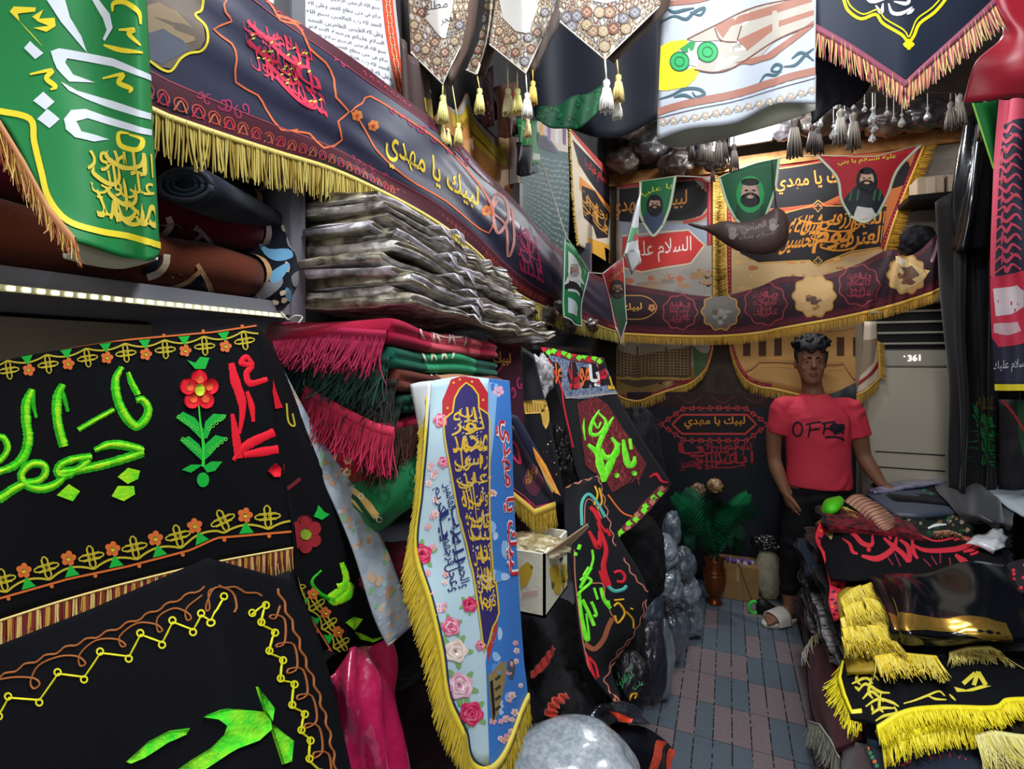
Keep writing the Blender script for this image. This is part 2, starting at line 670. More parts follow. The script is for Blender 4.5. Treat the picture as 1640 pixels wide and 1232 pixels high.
        if s.dec:
            bm = bmesh.new()
            for Vd, Fd, m in s.dec:
                if m not in mats:
                    mats.append(m)
                im = mats.index(m)
                vs = [bm.verts.new(v) for v in Vd]
                for f in Fd:
                    try:
                        fc = bm.faces.new([vs[i] for i in f])
                        fc.material_index = im
                    except ValueError:
                        pass

            def cut(co, no, clear):
                bmesh.ops.bisect_plane(bm, geom=bm.verts[:] + bm.edges[:] + bm.faces[:], dist=1e-7, plane_co=co, plane_no=no, clear_outer=clear)
            e = 0.0005
            cut((s.Wm - e, 0, 0), (1, 0, 0), True)
            cut((e, 0, 0), (-1, 0, 0), True)
            cut((0, s.Hm - e, 0), (0, 1, 0), True)
            cut((0, e, 0), (0, -1, 0), True)
            gx, gy = grid if grid else (1, 1)
            for j in range(gx, nu, gx):
                cut((s.Wm * j / nu, 0, 0), (1, 0, 0), False)
            for i in range(gy, nv, gy):
                cut((0, s.Hm * i / nv, 0), (0, 1, 0), False)
            bmesh.ops.delete(bm, geom=[v for v in bm.verts if not v.link_faces], context='VERTS')
            for i, v in enumerate(bm.verts):
                v.index = i
            D = np.array([v.co[:] for v in bm.verts]).reshape(-1, 3)
            if len(D):
                V.append(s.at(D[:, 0], D[:, 1], D[:, 2]))
                for f in bm.faces:
                    F.append([k0 + v.index for v in f.verts])
                    mi.append(f.material_index)
            bm.free()
        s.o = mk(name, np.vstack(V), F, mats, mi, parent, **tags)
        return s.o

    def edge(s, which, a=0.0, b=1.0):
        e = {'t': s.G[0], 'b': s.G[-1], 'l': s.G[:, 0], 'r': s.G[:, -1]}[which]
        k = len(e)
        return [Vector(p) for p in e[int(a * (k - 1)):int(round(b * (k - 1))) + 1]]


def resample(P, n):
    P = np.array([tuple(p) for p in P])
    L = np.concatenate([[0], np.cumsum(np.linalg.norm(np.diff(P, axis=0), axis=1))])
    t = np.linspace(0, L[-1], n)
    return np.stack([np.interp(t, L, P[:, k]) for k in range(3)], 1)


def fringe(P, length, n, mats, parent, down=(0, 0, -1), seed=0, w=None, jit=0.25, band=0.012, bandmat=None, out=(0, 0, 0), name='fringe',
           lens=None, group=1, curl=0.07, **tags):
    """hanging thread strands along the edge polyline P, with a woven heading band"""
    rg = random.Random(seed)
    E = resample(P, n)
    T = np.gradient(E, axis=0)
    T /= np.linalg.norm(T, axis=1, keepdims=True)
    L = np.linalg.norm(np.diff(E, axis=0), axis=1).sum()
    w = w or L / n * 1.05
    D = np.array(down, float)
    if D.ndim == 1:
        D = np.repeat(D[None], n, 0)
    else:
        D = np.stack([np.interp(np.linspace(0, 1, n), np.linspace(0, 1, len(D)), D[:, k]) for k in range(3)], 1)
    D /= np.linalg.norm(D, axis=1, keepdims=True)
    b = B()
    V, F, I = [], [], []
    for i in range(n):
        l = length if lens is None else np.interp(i / (n - 1), np.linspace(0, 1, len(lens)), lens)
        l *= rg.uniform(1 - jit, 1.0)
        t = Vector(T[i])
        d = Vector(D[i])
        nn = t.cross(d).normalized()
        p = Vector(E[i]) + nn * rg.uniform(-0.3, 0.3) * w * 1.5 + Vector(out) * rg.uniform(0.2, 1)
        sway = t * rg.gauss(0, curl) + nn * rg.gauss(0, curl * 0.6)
        k = len(V)
        for j in range(4):
            f = j / 3
            c = p + (d * f + sway * f * f) * l
            r = w * (0.6 if j < 3 else 0.35)
            V += [c + t * r, c - t * r * 0.5 + nn * r * 0.8, c - t * r * 0.5 - nn * r * 0.8]
        for j in range(3):
            for m in range(3):
                F.append([k + 3 * j + m, k + 3 * j + (m + 1) % 3, k + 3 * j + 3 + (m + 1) % 3, k + 3 * j + 3 + m])
        I += [(i // group) % len(mats)] * 9 if group > 1 else [0 if rg.random() < 0.65 else len(mats) - 1] * 9
    k = len(V)
    ml = list(mats)
    if band:
        bm_ = bandmat or mats[0]
        if bm_ not in ml:
            ml.append(bm_)
        ib = ml.index(bm_)
        for i in range(n):
            t, d = Vector(T[i]), Vector(D[i])
            nn = t.cross(d).normalized()
            p = Vector(E[i])
            for a, c in ((-0.35, 1), (1, 1), (1, -1), (-0.35, -1)):
                V.append(p + d * a * band + nn * c * (min(w, 0.003) * 0.5 + 0.0008))
        for i in range(n - 1):
            for m in range(4):
                F.append([k + 4 * i + m, k + 4 * i + (m + 1) % 4, k + 4 * i + 4 + (m + 1) % 4, k + 4 * i + 4 + m])
                I.append(ib)
    return mk(name, [tuple(v) for v in V], F, ml, I, parent, **tags)


def tassel(p, h, mat, parent=None, name='tassel', r=None, cord=0.02, n=16, seed=0, cordto=None, **tags):
    """knotted head over a skirt of threads; p = top of the head"""
    rg = random.Random(seed)
    r = r or h * 0.2
    b = B()
    p = Vector(p)
    top = Vector(cordto) if cordto is not None else p + Vector((0, 0, cord))
    b.tube([top, p], r * 0.14, mat, 6)
    b.lathe((p.x, p.y, p.z), [(r * 0.15, 0.02 * h), (r * 0.5, -0.03 * h), (r * 0.6, -0.12 * h), (r * 0.42, -0.22 * h), (r * 0.5, -0.26 * h), (r * 0.45, -0.3 * h)], mat, 12)
    for k in range(n):
        a = 2 * math.pi * k / n
        q = 0.3 if k % 3 == 0 else 0.45
        c, s_ = math.cos(a), math.sin(a)
        e = r * rg.uniform(0.85, 1.1)
        b.tube([p + Vector((c * r * q, s_ * r * q, -0.26 * h)), p + Vector((c * e * 0.75, s_ * e * 0.75, -0.6 * h)),
                p + Vector((c * e, s_ * e, -h * rg.uniform(0.9, 1)))], [r * 0.2, r * 0.24, r * 0.16], mat, 5)
    return b.obj(name, parent, **tags)


def folded(name, c, ax, ay, size, mats, folds=3, seed=0, wave=0.006, sag=0.0, parent=None, edge=0.4, n=14, tilt=0.0, band=None, crumple=0.0, **tags):
    """a folded cloth: a soft slab whose long edge shows its layers. c = bottom middle, ax/ay horizontal unit axes, size = (length along ax, width along ay, thickness)"""
    rg = random.Random(seed)
    ax, ay, c = Vector(ax).normalized(), Vector(ay).normalized(), Vector(c)
    L, Wd, T = size
    prof = []                                       # cross-section in (ay, z): top flat, rounded layered edges
    k = max(2, folds) * 4
    tp = 8
    for i in range(tp):
        prof.append((-0.5 + edge * 0.1 + i / (tp - 1) * (1 - edge * 0.2), 1.0, 0))
    for i in range(1, k):
        z = 1 - i / k
        bulge = abs(math.sin(math.pi * i / 4)) * 0.6 + 0.4 if folds > 1 else math.sin(math.pi * z)
        prof.append((0.5 - edge * 0.1 * (1 - bulge), z, 1))
    for i in range(tp):
        prof.append((0.5 - edge * 0.1 - i / (tp - 1) * (1 - edge * 0.2), 0.0, 0))
    for i in range(1, k):
        z = i / k
        bulge = abs(math.sin(math.pi * i / 4)) * 0.6 + 0.4 if folds > 1 else math.sin(math.pi * z)
        prof.append((-0.5 + edge * 0.1 * (1 - bulge), z, 1))
    m = len(prof)
    V, F, I = [], [], []
    ph = [rg.uniform(0, 6.3) for _ in range(4)]
    for i in range(n + 1):
        x = i / n - 0.5
        e = 1 - 0.12 * (abs(x) * 2) ** 8
        for (y, z, sd) in prof:
            dz = wave * (math.sin(7 * x + ph[0]) + 0.6 * math.sin(13 * x + 5 * y + ph[1])) * (0.3 + 0.7 * z)
            dz -= sag * (2 * x) ** 2 + tilt * x
            dy = wave * 0.8 * math.sin(9 * x + ph[2] + z * 3)
            V.append(c + ax * (x * L + wave * math.sin(8 * y + z * 4 + ph[3])) + ay * (y * Wd + dy) + Vector((0, 0, (0.5 + (z - 0.5) * e) * T + dz)))
    for i in range(n):
        for j in range(m):
            F.append([i * m + j, (i + 1) * m + j, (i + 1) * m + (j + 1) % m, i * m + (j + 1) % m])
            lay = int(prof[j][1] * folds)
            I.append(lay % len(mats) if prof[j][2] else (0 if prof[j][1] > 0.5 else len(mats) - 1))
            if band and band[0] <= (i + .5) / n <= band[1]:
                I[-1] = len(mats)
    F.append(list(range(m)))
    I.append(0)
    F.append([n * m + j for j in range(m)][::-1])
    I.append(0)
    if crumple:
        V = [v + Vector(noise.noise_vector(Vector(v) * 14 + Vector((seed * .12, 0, 0)))) * crumple * (.25 + 1.5 * min(1, max(0, ((v - c).dot(ax) / L + .3)))) for v in V]
    return mk(name, V, F, list(mats) + ([band[2]] if band else []), I, parent, **tags)


def blob(name, c, r, mat, seed=0, amp=0.25, freq=2.2, rot=0.0, seg=40, flat=None, parent=None, crease=0.0, **tags):
    """a crumpled soft bundle"""
    bm = bmesh.new()
    bmesh.ops.create_icosphere(bm, subdivisions=5 if seg > 30 else 4, radius=1)
    cr, sr = math.cos(rot), math.sin(rot)
    o = Vector((seed * 7.31, seed * 3.17, seed * 1.7))
    zmin = None
    for v in bm.verts:
        n_ = v.co.normalized()
        k = 1 + amp * noise.fractal(n_ * freq + o, 1.0, 2.0, 3)
        if crease:
            k += crease * (0.5 - abs(noise.noise(n_ * freq * 3 + o * 2)) * 2) * 0.5
        q = Vector((n_.x * r[0], n_.y * r[1], n_.z * r[2])) * k
        if flat is not None and q.z < -r[2] * flat:
            q.z = -r[2] * flat + (q.z + r[2] * flat) * 0.08
        v.co = Vector((c[0] + q.x * cr - q.y * sr, c[1] + q.x * sr + q.y * cr, c[2] + q.z))
    return B().bm(bm, mat).obj(name, parent, **tags)


# ---------------------------------------------------------------- room shell
XL, XR, YB, ZC = -1.25, 1.50, 3.95, 3.42
XS = -0.80                                   # front plane of the left shelving


def paver_mat():
    m = bpy.data.materials.new('strip_pavers')
    m.use_nodes = True
    nt = m.node_tree
    b = nt.nodes['Principled BSDF']
    b.inputs['Roughness'].default_value = 0.6
    tc = nt.nodes.new('ShaderNodeTexCoord')
    mp = nt.nodes.new('ShaderNodeMapping')
    nt.links.new(tc.outputs['Object'], mp.inputs[0])
    mp.inputs['Scale'].default_value = (1 / 0.073, 1 / 0.235, 1)
    mp.inputs['Location'].default_value = (0.5, 0.2, 0)
    fl = nt.nodes.new('ShaderNodeVectorMath')
    fl.operation = 'FLOOR'
    nt.links.new(mp.outputs[0], fl.inputs[0])
    sp = nt.nodes.new('ShaderNodeSeparateXYZ')
    nt.links.new(fl.outputs[0], sp.inputs[0])

    def mth(op, a, b_=None):
        k = nt.nodes.new('ShaderNodeMath')
        k.operation = op
        for i, v in enumerate((a, b_)):
            if v is None:
                continue
            if isinstance(v, (int, float)):
                k.inputs[i].default_value = v
            else:
                nt.links.new(v, k.inputs[i])
        return k.outputs[0]
    # checkers of about four strips, with some odd strips
    blk = mth('FLOOR', mth('DIVIDE', mth('ADD', sp.outputs[0], 100.0), 4.0))
    chk = mth('MODULO', mth('ADD', mth('ADD', blk, sp.outputs[1]), 200.0), 2.0)
    wn = nt.nodes.new('ShaderNodeTexWhiteNoise')
    wn.noise_dimensions = '3D'
    nt.links.new(fl.outputs[0], wn.inputs['Vector'])
    odd = mth('GREATER_THAN', wn.outputs['Value'], 0.88)
    sel = mth('ABSOLUTE', mth('SUBTRACT', chk, odd))
    mx = nt.nodes.new('ShaderNodeMix')
    mx.data_type = 'RGBA'
    nt.links.new(sel, mx.inputs[0])
    mx.inputs[6].default_value = (*lin('84767a'), 1)
    mx.inputs[7].default_value = (*lin('606c79'), 1)
    ns = nt.nodes.new('ShaderNodeTexNoise')
    ns.inputs['Scale'].default_value = 90
    nt.links.new(tc.outputs['Object'], ns.inputs['Vector'])
    m2 = nt.nodes.new('ShaderNodeMix')
    m2.data_type = 'RGBA'
    m2.blend_type = 'MULTIPLY'
    m2.inputs[0].default_value = 0.35
    nt.links.new(mx.outputs[2], m2.inputs[6])
    nt.links.new(ns.outputs['Fac'], m2.inputs[7])
    fr = nt.nodes.new('ShaderNodeVectorMath')
    fr.operation = 'FRACTION'
    nt.links.new(mp.outputs[0], fr.inputs[0])
    s2 = nt.nodes.new('ShaderNodeSeparateXYZ')
    nt.links.new(fr.outputs[0], s2.inputs[0])
    ex = mth('MULTIPLY', mth('SUBTRACT', 0.5, mth('ABSOLUTE', mth('SUBTRACT', s2.outputs[0], 0.5))), 0.073)
    ey = mth('MULTIPLY', mth('SUBTRACT', 0.5, mth('ABSOLUTE', mth('SUBTRACT', s2.outputs[1], 0.5))), 0.235)
    n3 = nt.nodes.new('ShaderNodeTexNoise')
    n3.inputs['Scale'].default_value = 45
    nt.links.new(tc.outputs['Object'], n3.inputs['Vector'])
    wj = mth('MULTIPLY', mth('GREATER_THAN', n3.outputs['Fac'], 0.44), 0.0028)
    jt = mth('MAXIMUM', mth('LESS_THAN', ex, wj), mth('LESS_THAN', ey, 0.0014))
    m3 = nt.nodes.new('ShaderNodeMix')
    m3.data_type = 'RGBA'
    nt.links.new(jt, m3.inputs[0])
    nt.links.new(m2.outputs[2], m3.inputs[6])
    m3.inputs[7].default_value = (0.01, 0.01, 0.012, 1)
    nt.links.new(m3.outputs[2], b.inputs['Base Color'])
    return m


B().box((XL, -1.2, -0.06), (XR, YB, 0), paver_mat()).obj('floor', smooth=False, kind='structure')
WALL = M('6b675f', 0.9, var=0.15, vscale=3)
DARKW = M('2a2728', 0.95, var=0.2, vscale=5)
B().box((XL - 0.1, -1.2, 0), (XL, YB, ZC), DARKW).obj('wall_left', smooth=False, kind='structure')
B().box((XR, -1.2, 0), (XR + 0.1, YB, ZC), DARKW).obj('wall_right', smooth=False, kind='structure')
B().box((XL - 0.1, YB, 0), (XR + 0.1, YB + 0.1, ZC), M('4a4038', 0.95, var=0.2)).obj('wall_back', smooth=False, kind='structure')
B().box((XL - 0.1, -1.2, ZC), (XR + 0.1, YB + 0.1, ZC + 0.1), M('55504a', 0.9, var=0.15, vscale=3)).obj('ceiling', smooth=False, kind='structure')
B().box((XL, 0.60, 2.30), (-0.86, YB, ZC), DARKW).obj('trim_1', smooth=False, kind='structure')          # soffit over the shelving
B().box((-0.86, YB - 0.06, 2.86), (XR, YB, 2.95), M('a5733f', 0.6, var=0.25, vscale=20)).obj('trim_2', smooth=False, kind='structure')


class Decal:
    """marks laid on a solid shape: read off the photograph and dropped onto its skin"""

    def __init__(s, V, F):
        s.t = BVHTree.FromPolygons([tuple(v) for v in V], F)
        s.c = Vector(np.mean([tuple(v) for v in V], axis=0))
        s.b = B()

    def put(s, V2, F, mat, h=.0015):
        o = Vector((0, 0, EYE))
        P = []
        for x, y in V2:
            d = (W(x, y, 1) - o).normalized()
            p, n, _, _ = s.t.ray_cast(o, d)
            if p is None:
                p, n, _, _ = s.t.find_nearest(o + d * (s.c - o).length)
            P.append(p + (n if n.dot(d) < 0 else -n) * h)
        s.b.add(P, F, mat)

    def stroke(s, pts, w, mat, h=.0015, n=8, closed=False):
        q = spline(np.asarray(pts, float), n, closed)
        t = np.gradient(q, axis=0)
        t /= np.maximum(np.linalg.norm(t, axis=1, keepdims=True), 1e-9)
        nn = np.stack([-t[:, 1], t[:, 0]], 1)
        m = len(q)
        ww = (np.full(m, float(w)) if np.isscalar(w) else np.interp(np.linspace(0, 1, m), np.linspace(0, 1, len(w)), w))[:, None] / 2
        s.put(np.vstack([q - nn * ww, q, q + nn * ww]), [[k * m + i, k * m + i + 1, (k + 1) * m + i + 1, (k + 1) * m + i] for k in (0, 1) for i in range(m - 1)], mat, h)

    def text(s, t, q, mat, h=.0015, bold=0.0):
        V, F, _ = glyphs(t, bold)
        s.put(Cloth.quad(V, q), F, mat, h)

    def poly(s, pts, mat, h=.0012, n=6):
        p = np.asarray(pts, float)
        c = p.mean(0)
        m = len(p)
        q = np.vstack([c + (p - c) * k / n for k in range(n + 1)])
        s.put(q, [[k * m + i, k * m + (i + 1) % m, (k + 1) * m + (i + 1) % m, (k + 1) * m + i] for k in range(n) for i in range(m)], mat, h)


def loft(b, secs, mat, n=20, caps=True, power=2.0):
    """secs: (centre, half-axis a, half-axis b)"""
    V, F = [], []
    for c, a, d in secs:
        c, a, d = Vector(c), Vector(a), Vector(d)
        for k in range(n):
            t = 2 * math.pi * k / n
            x, y = math.cos(t), math.sin(t)
            if power != 2.0:
                x, y = math.copysign(abs(x) ** (2 / power), x), math.copysign(abs(y) ** (2 / power), y)
            V.append(c + a * x + d * y)
    for i in range(len(secs) - 1):
        for k in range(n):
            F.append([i * n + k, i * n + (k + 1) % n, (i + 1) * n + (k + 1) % n, (i + 1) * n + k])
    if caps:
        F.append(list(range(n))[::-1])
        F.append([(len(secs) - 1) * n + k for k in range(n)])
    b.add(V, F, mat)
    return V, F

# ================================================================ upper left: big green banner, fringed valance, poster
rng = random.Random(5)
z1, z2, z3, z4 = zm(0, 0, 3.0808), zm(440, 0, 3.0808), zm(820, 0, 3.0808), zm(1180, 0, 3.4217)
z5, z6 = zm(620, 120, 6.833), zm(820, 180, 3.242)


def scrib(c, q, mat, n=6, seed=0, w=0.06, px=True, h=0.0014):
    """arabesque scrollwork inside quad q"""
    r = random.Random(seed)
    sc = np.linalg.norm(np.asarray(q[0], float) - np.asarray(q[3], float))
    for i in range(n):
        x, y = (i + 0.5) / n + r.uniform(-.05, .05), r.uniform(0.3, 0.7)
        rad = r.uniform(0.2, 0.42)
        th = np.linspace(0, r.uniform(4, 7), 9) + r.uniform(0, 6)
        rr = rad * np.linspace(1, 0.2, 9)
        P = np.stack([x + rr * np.cos(th) / n * 1.6, y + rr * np.sin(th)], 1)
        c.stroke(c.quad(np.clip(P, 0, 1), q), w * sc, mat, h, px, n=3)


def lines(c, x0, x1, y0, y1, n, mat, seed=0, hgt=0.7, bold=0.0, skip=0):
    """rows of running script in cloth metres"""
    r = random.Random(seed)
    ws = ['السلام عليكم ورحمة', 'بسم الله الرحمن الرحيم', 'سلام هي حتى مطلع الفجر', 'الحمد لله رب العالمين', 'وعلى اله الطيبين الطاهرين']
    dy = (y1 - y0) / n
    for i in range(n):
        y = y1 - (i + 1) * dy
        t = ws[(i + seed) % 5] + ' ' + ws[(i * 2 + seed + 1) % 5]
        a, b = x0 + r.uniform(0, 0.03) * (x1 - x0), x1
        if skip and i % skip == skip - 1:
            a = x0 + 0.5 * (x1 - x0)
        c.text(t, [(a, y + dy * hgt), (b, y + dy * hgt), (b, y), (a, y)], mat, 0.0012, False, bold)


# --- green banner with white script
g = Cloth([[(-90, -60, .60), (70, -60, .63), (150, -60, .66), (228, -60, .67), (236, -60, .70)],
           [(-90, 90, .58), (70, 100, .62), (150, 105, .655), (236, 110, .67), (243, 108, .70)],
           [(5, 198, .585), (110, 203, .62), (170, 205, .65), (240, 210, .67), (247, 208, .70)],
           [(42, 265, .585), (130, 280, .62), (180, 288, .65), (244, 300, .67), (251, 298, .70)],
           [(78, 333, .585), (150, 348, .62), (195, 355, .65), (247, 370, .67), (254, 366, .70)],
           [(120, 384, .585), (165, 402, .62), (205, 412, .65), (249, 414, .67), (256, 408, .70)]], 30, 30,
          us=[0, .35, .62, .93, 1], wr=.004, wf=4, seed=3)
WH, GY = C('d3dbe6'), C('e6d32c')
for p in ([(230, 0), (320, 0), (345, 90), (400, 180), (430, 262), (375, 200), (300, 110)],
          [(455, 0), (490, 0), (545, 70), (560, 140), (520, 205), (510, 195), (530, 150), (510, 90)],
          [(250, 255), (290, 240), (560, 290), (740, 370), (745, 400), (560, 330), (330, 290), (320, 310), (360, 370), (470, 410), (340, 405), (280, 340)],
          [(300, 405), (380, 450), (560, 500), (742, 560), (742, 590), (560, 540), (420, 490), (340, 450)],
          [(315, 590), (350, 545), (420, 540), (745, 640), (745, 668), (430, 585), (375, 600), (400, 650), (480, 670), (540, 690), (460, 700), (370, 680), (325, 640)],
          [(120, 240), (150, 205), (215, 265), (175, 295)], [(165, 500), (215, 455), (270, 505), (225, 545)], [(185, 590), (235, 540), (295, 590), (245, 635)]):
    g.poly(z1(p), WH)
for p in ([(50, 60), (70, 35), (180, 40), (175, 60), (90, 70), (100, 110), (180, 200), (215, 235), (150, 160)], [(160, 85), (215, 50), (195, 95), (270, 90), (275, 130), (230, 160), (165, 140), (240, 130), (190, 110)]):
    g.poly(z1(p), GY)
for p in ([(560, 60), (565, 20), (620, 15), (680, 60), (690, 120)], [(590, 150), (660, 150), (640, 170), (690, 225)], [(515, 225), (600, 250), (700, 260)],
          [(150, 370), (255, 350), (230, 390), (275, 430), (250, 445)], [(510, 390), (610, 370), (590, 410), (650, 440), (640, 460)],
          [(640, 660), (590, 660), (600, 720), (680, 740), (700, 690), (640, 665)]):
    g.stroke(z1(p), [3, 8, 8, 3], GY)
g.stroke(z1([(-60, 540), (0, 552), (150, 590), (170, 700), (205, 850), (240, 980), (330, 1090), (480, 1140), (650, 1170), (800, 1215)]), 10, GY)
g.callig(z1([(410, 730), (745, 760), (765, 1140), (480, 1080)]), ['الله نور', 'علي ولي', 'محمد'], C('d8c243'), seed=2, rows=3, w=.03)
go = g.build('hanging_banner', C('0c7a3c'), C('c9c7b0'), label='green banner with large white script and yellow border, upper left', cat='banner')
h2 = Cloth([[(118, 386, .60), (165, 403, .635), (205, 413, .665), (249, 415, .685)], [(104, 412, .66), (150, 424, .70), (200, 428, .73), (252, 412, .74)],
            [(100, 395, .70), (150, 405, .74), (200, 405, .77), (250, 390, .78)]], 12, 8, thick=.002)
h2.build('turned_hem', C('b9baa4'), parent=go, label='pale underside of the hem')
fringe([W(-95, 60, .57), W(-60, 140, .575), W(0, 196, .58), W(42, 265, .58), W(78, 333, .58), W(122, 386, .58)], .10, 210,
       [M('c58a5e', .6), M('d9bb5a', .55), M('a5552f', .6)], go, down=(.28, 0.05, -1), seed=3, group=2, band=.012, jit=.15, lens=[.05, .06, .072, .062, .045, .03], curl=.2,
       label='red and gold striped fringe')

# --- long valance on the left shelving
def vx(px, py, x=-.75):
    return onx(px, py, x)


bpx = [(205, 150), (242, 175), (330, 208), (440, 243), (519, 266), (618, 312), (716, 367), (765, 405), (813, 458), (872, 492), (935, 514), (1002, 536)]
tpx = [None, None, None, (440, 6), (519, 62), (618, 133), (716, 210), (765, 264), (813, 308), (872, 376), (935, 430), (998, 456)]
top, bot, mid = [], [], []
for i, (b_, t_) in enumerate(zip(bpx, tpx)):
    q = vx(*b_, -.75 if i < 10 else -.74)
    p = vx(*t_, -.75 if i < 10 else -.74) if t_ else Vector((q.x, q.y, 2.20))
    if i == 11:
        q, p = ony(*b_, 3.72), ony(*t_, 3.72)
    top.append(p)
    bot.append(q)
    m_ = (p + q) / 2
    mid.append(m_ + Vector((.012 + (.035 if i in (8, 9) else 0), 0, 0)))
vl = Cloth([top, mid, bot], 90, 16, us=np.cumsum([0] + [max(.05, (bot[i + 1] - bot[i]).length) for i in range(11)]) / sum(max(.05, (bot[i + 1] - bot[i]).length) for i in range(11)),
           wr=.004, wf=22, seed=8)
OR_, RD_, MG = C('d86a3c'), C('c92b4c'), C('a92a5c')
H_ = vl.Hm
mar = C('4a1526')
for a, b_ in ((0, .052), (H_ - .034, H_)):
    xs = np.linspace(0, vl.Wm, 60)
    vl.stroke([(x, (a + b_) / 2) for x in xs], b_ - a, mar, .0008, False, n=1)
    vl.stroke([(x, b_ if a == 0 else a) for x in xs], .0022, C('a04052'), .0014, False, n=1)
n_ = int(vl.Wm / .026)
for i in range(n_):
    x = (i + .5) * vl.Wm / n_
    vl.ring((x, .024), .010, .0022, C('b84a3c'), .0014, False, n=8)
    vl.stroke([(x - .009, .012), (x, .03), (x + .009, .014)], .0025, C('cf6a44') if i % 2 else RD_, .0016, False, n=3)
    vl.stroke([(x - .008, H_ - .018), (x, H_ - .012), (x + .008, H_ - .02)], .003, RD_, .0014, False, n=2)
out = z1([(1300, -20), (1120, -10), (1110, 60), (1140, 105), (1050, 145), (1140, 215), (1165, 290), (1160, 405), (1270, 470), (1310, 540), (1385, 640), (1470, 640)]) + \
    z2([(90, 650), (170, 660), (240, 730), (330, 690), (310, 600), (365, 552), (300, 480), (290, 390), (250, 310), (170, 240), (130, 150), (60, 90), (0, 75)]) + z1([(1500, 120), (1380, 100)])
vl.stroke(out, 3.2, OR_, closed=True, n=2)
vl.callig([z1([(1190, 80)])[0], z2([(180, 230)])[0], z2([(265, 600)])[0], z1([(1240, 330)])[0]], ['السلام عليك', 'يا فاطمة بنت', 'محمد رسول'], RD_, C('c9c244'), 4, rows=3, w=.035, sweeps=5)
vl.stroke(z2([(375, 550), (430, 510), (470, 475), (640, 580), (800, 690), (950, 840), (1040, 960), (1075, 1060), (1055, 1150), (960, 1090), (840, 990), (700, 910), (590, 830), (500, 740), (470, 690), (420, 600)]), 2.6, OR_, closed=True, n=2)
vl.text('لبيك يا مهدي', z2([(545, 600), (1005, 925), (1005, 1075), (545, 815)]), C('e0c23a'), bold=.015)
for q in ((405, 570), (485, 620), (1045, 1040)):
    vl.flower(z2([q])[0], 9, C('c8783a'), C('b03a2a'), n=6, px=True)
scrib(vl, z2([(560, 515), (820, 670), (800, 720), (580, 580)]), MG, 6, 1)
scrib(vl, z2([(360, 740), (560, 850), (540, 890), (350, 800)]), MG, 6, 2)
scrib(vl, z1([(980, 420), (1240, 510), (1240, 620), (960, 500)]), MG, 6, 3, w=.09)
scrib(vl, z2([(840, 700), (960, 790), (960, 850), (850, 770)]), MG, 4, 4)
scrib(vl, z2([(230, 200), (370, 300), (370, 370), (260, 280)]), MG, 5, 6)
vl.stroke(z2([(1090, 960), (1075, 1050), (1100, 1150), (1150, 1080), (1140, 990)]), 5, C('c98c86'), closed=True)
zz = zm(440, 320, 3.0808)
vl.stroke(zz([(1100, 0), (1075, 60), (1140, 130), (1150, 280), (1180, 200), (1170, 40)]), 4, C('c98c86'))
vl.callig(zz([(1180, 110), (1290, 170), (1330, 420), (1210, 350)]), ['يا علي', 'يا حسين', 'مدد'], MG, None, 3, rows=3)
for k, q in enumerate(((30, 120, 1), (900, 470, 0))):
    pass
vl.poly(z1([(1000, -10), (990, 50), (960, 75), (1000, 130), (1010, 195), (985, 240), (930, 255), (880, 285), (840, 340), (790, 330), (700, 280), (640, -10)]), C('6d6157'), .0012)
vl.poly(z1([(700, 40), (780, 10), (870, 60), (940, 130), (960, 200), (840, 240), (740, 190)]), C('9a866a'), .0014)
vl.poly(z1([(720, 170), (800, 140), (900, 200), (930, 245), (800, 320), (730, 290)]), C('5c6270'), .0016)
vl.stroke(z1([(1000, -10), (990, 50), (960, 75), (1010, 130), (1020, 200), (990, 250), (930, 262), (885, 290), (840, 350), (790, 340), (735, 300)]), 4, GY, .0018, lin_=False)
vo = vl.build('valance', M('2a2c44', .42, spec=.5, bump=.15, bscale=500, bdist=.001), C('2a1420'), label='long navy and maroon valance with yellow script and deep gold fringe along the left shelving', cat='valance', grid=(1, 2))
fringe([p + Vector((.004, 0, 0)) for p in vl.edge('b')], .078, 1000, [M('cdbb62', .5, spec=.5), M('a88f3c', .6)], vo, seed=4, jit=.2, band=.007, lens=[.07, .075, .08, .08, .08, .09, .08, .08], label='thick gold thread fringe')

# --- white poster above the valance
ps = Cloth([[onx(400, -120, -.845), onx(628, -60, -.845)], [onx(400, 10, -.845), onx(640, 60, -.845)], [onx(430, 60, -.845), onx(662, 185, -.845)]], 10, 10)
lines(ps, .01, ps.Wm * .84, 0, ps.Hm, 17, C('55565e'), 1)
ps.stroke([(ps.Wm * .92, 0), (ps.Wm * .92, ps.Hm)], ps.Wm * .10, C('c94a2c'), .0012, False, n=8, lin_=True)
for i in range(14):
    ps.ring((ps.Wm * .92, ps.Hm * (i + .5) / 14), .011, .003, C('e3c9a8'), .0016, False, n=8)
ps.build('poster', C('d6d6dc'), label='white poster of small black script with red border, above the valance', cat='poster')

# --- four beige pennants with tassels
BG, BG2, BR_ = C('b5aa9a'), C('b8a07e'), C('6b4a3c')
DARKBR = C('5c4a42')
CREAM, WHT = M('e3d98a', .5), M('e8e8e2', .5)


def tile(c, pts, k=7.0, seed=0):
    """star-and-polygon mosaic print"""
    r = random.Random(seed)
    for (x, y) in pts:
        m = [C('9a7454'), C('787884'), C('8a5640'), C('a8926e')][r.randrange(4)]
        c.ring((x, y), k, 1.2, C('5c4a42'), .0018, n=8, fill=m)
        c.ring((x, y), k * .45, 1, C('cfc8bc'), .0021, n=8, lobes=4, amp=.3)


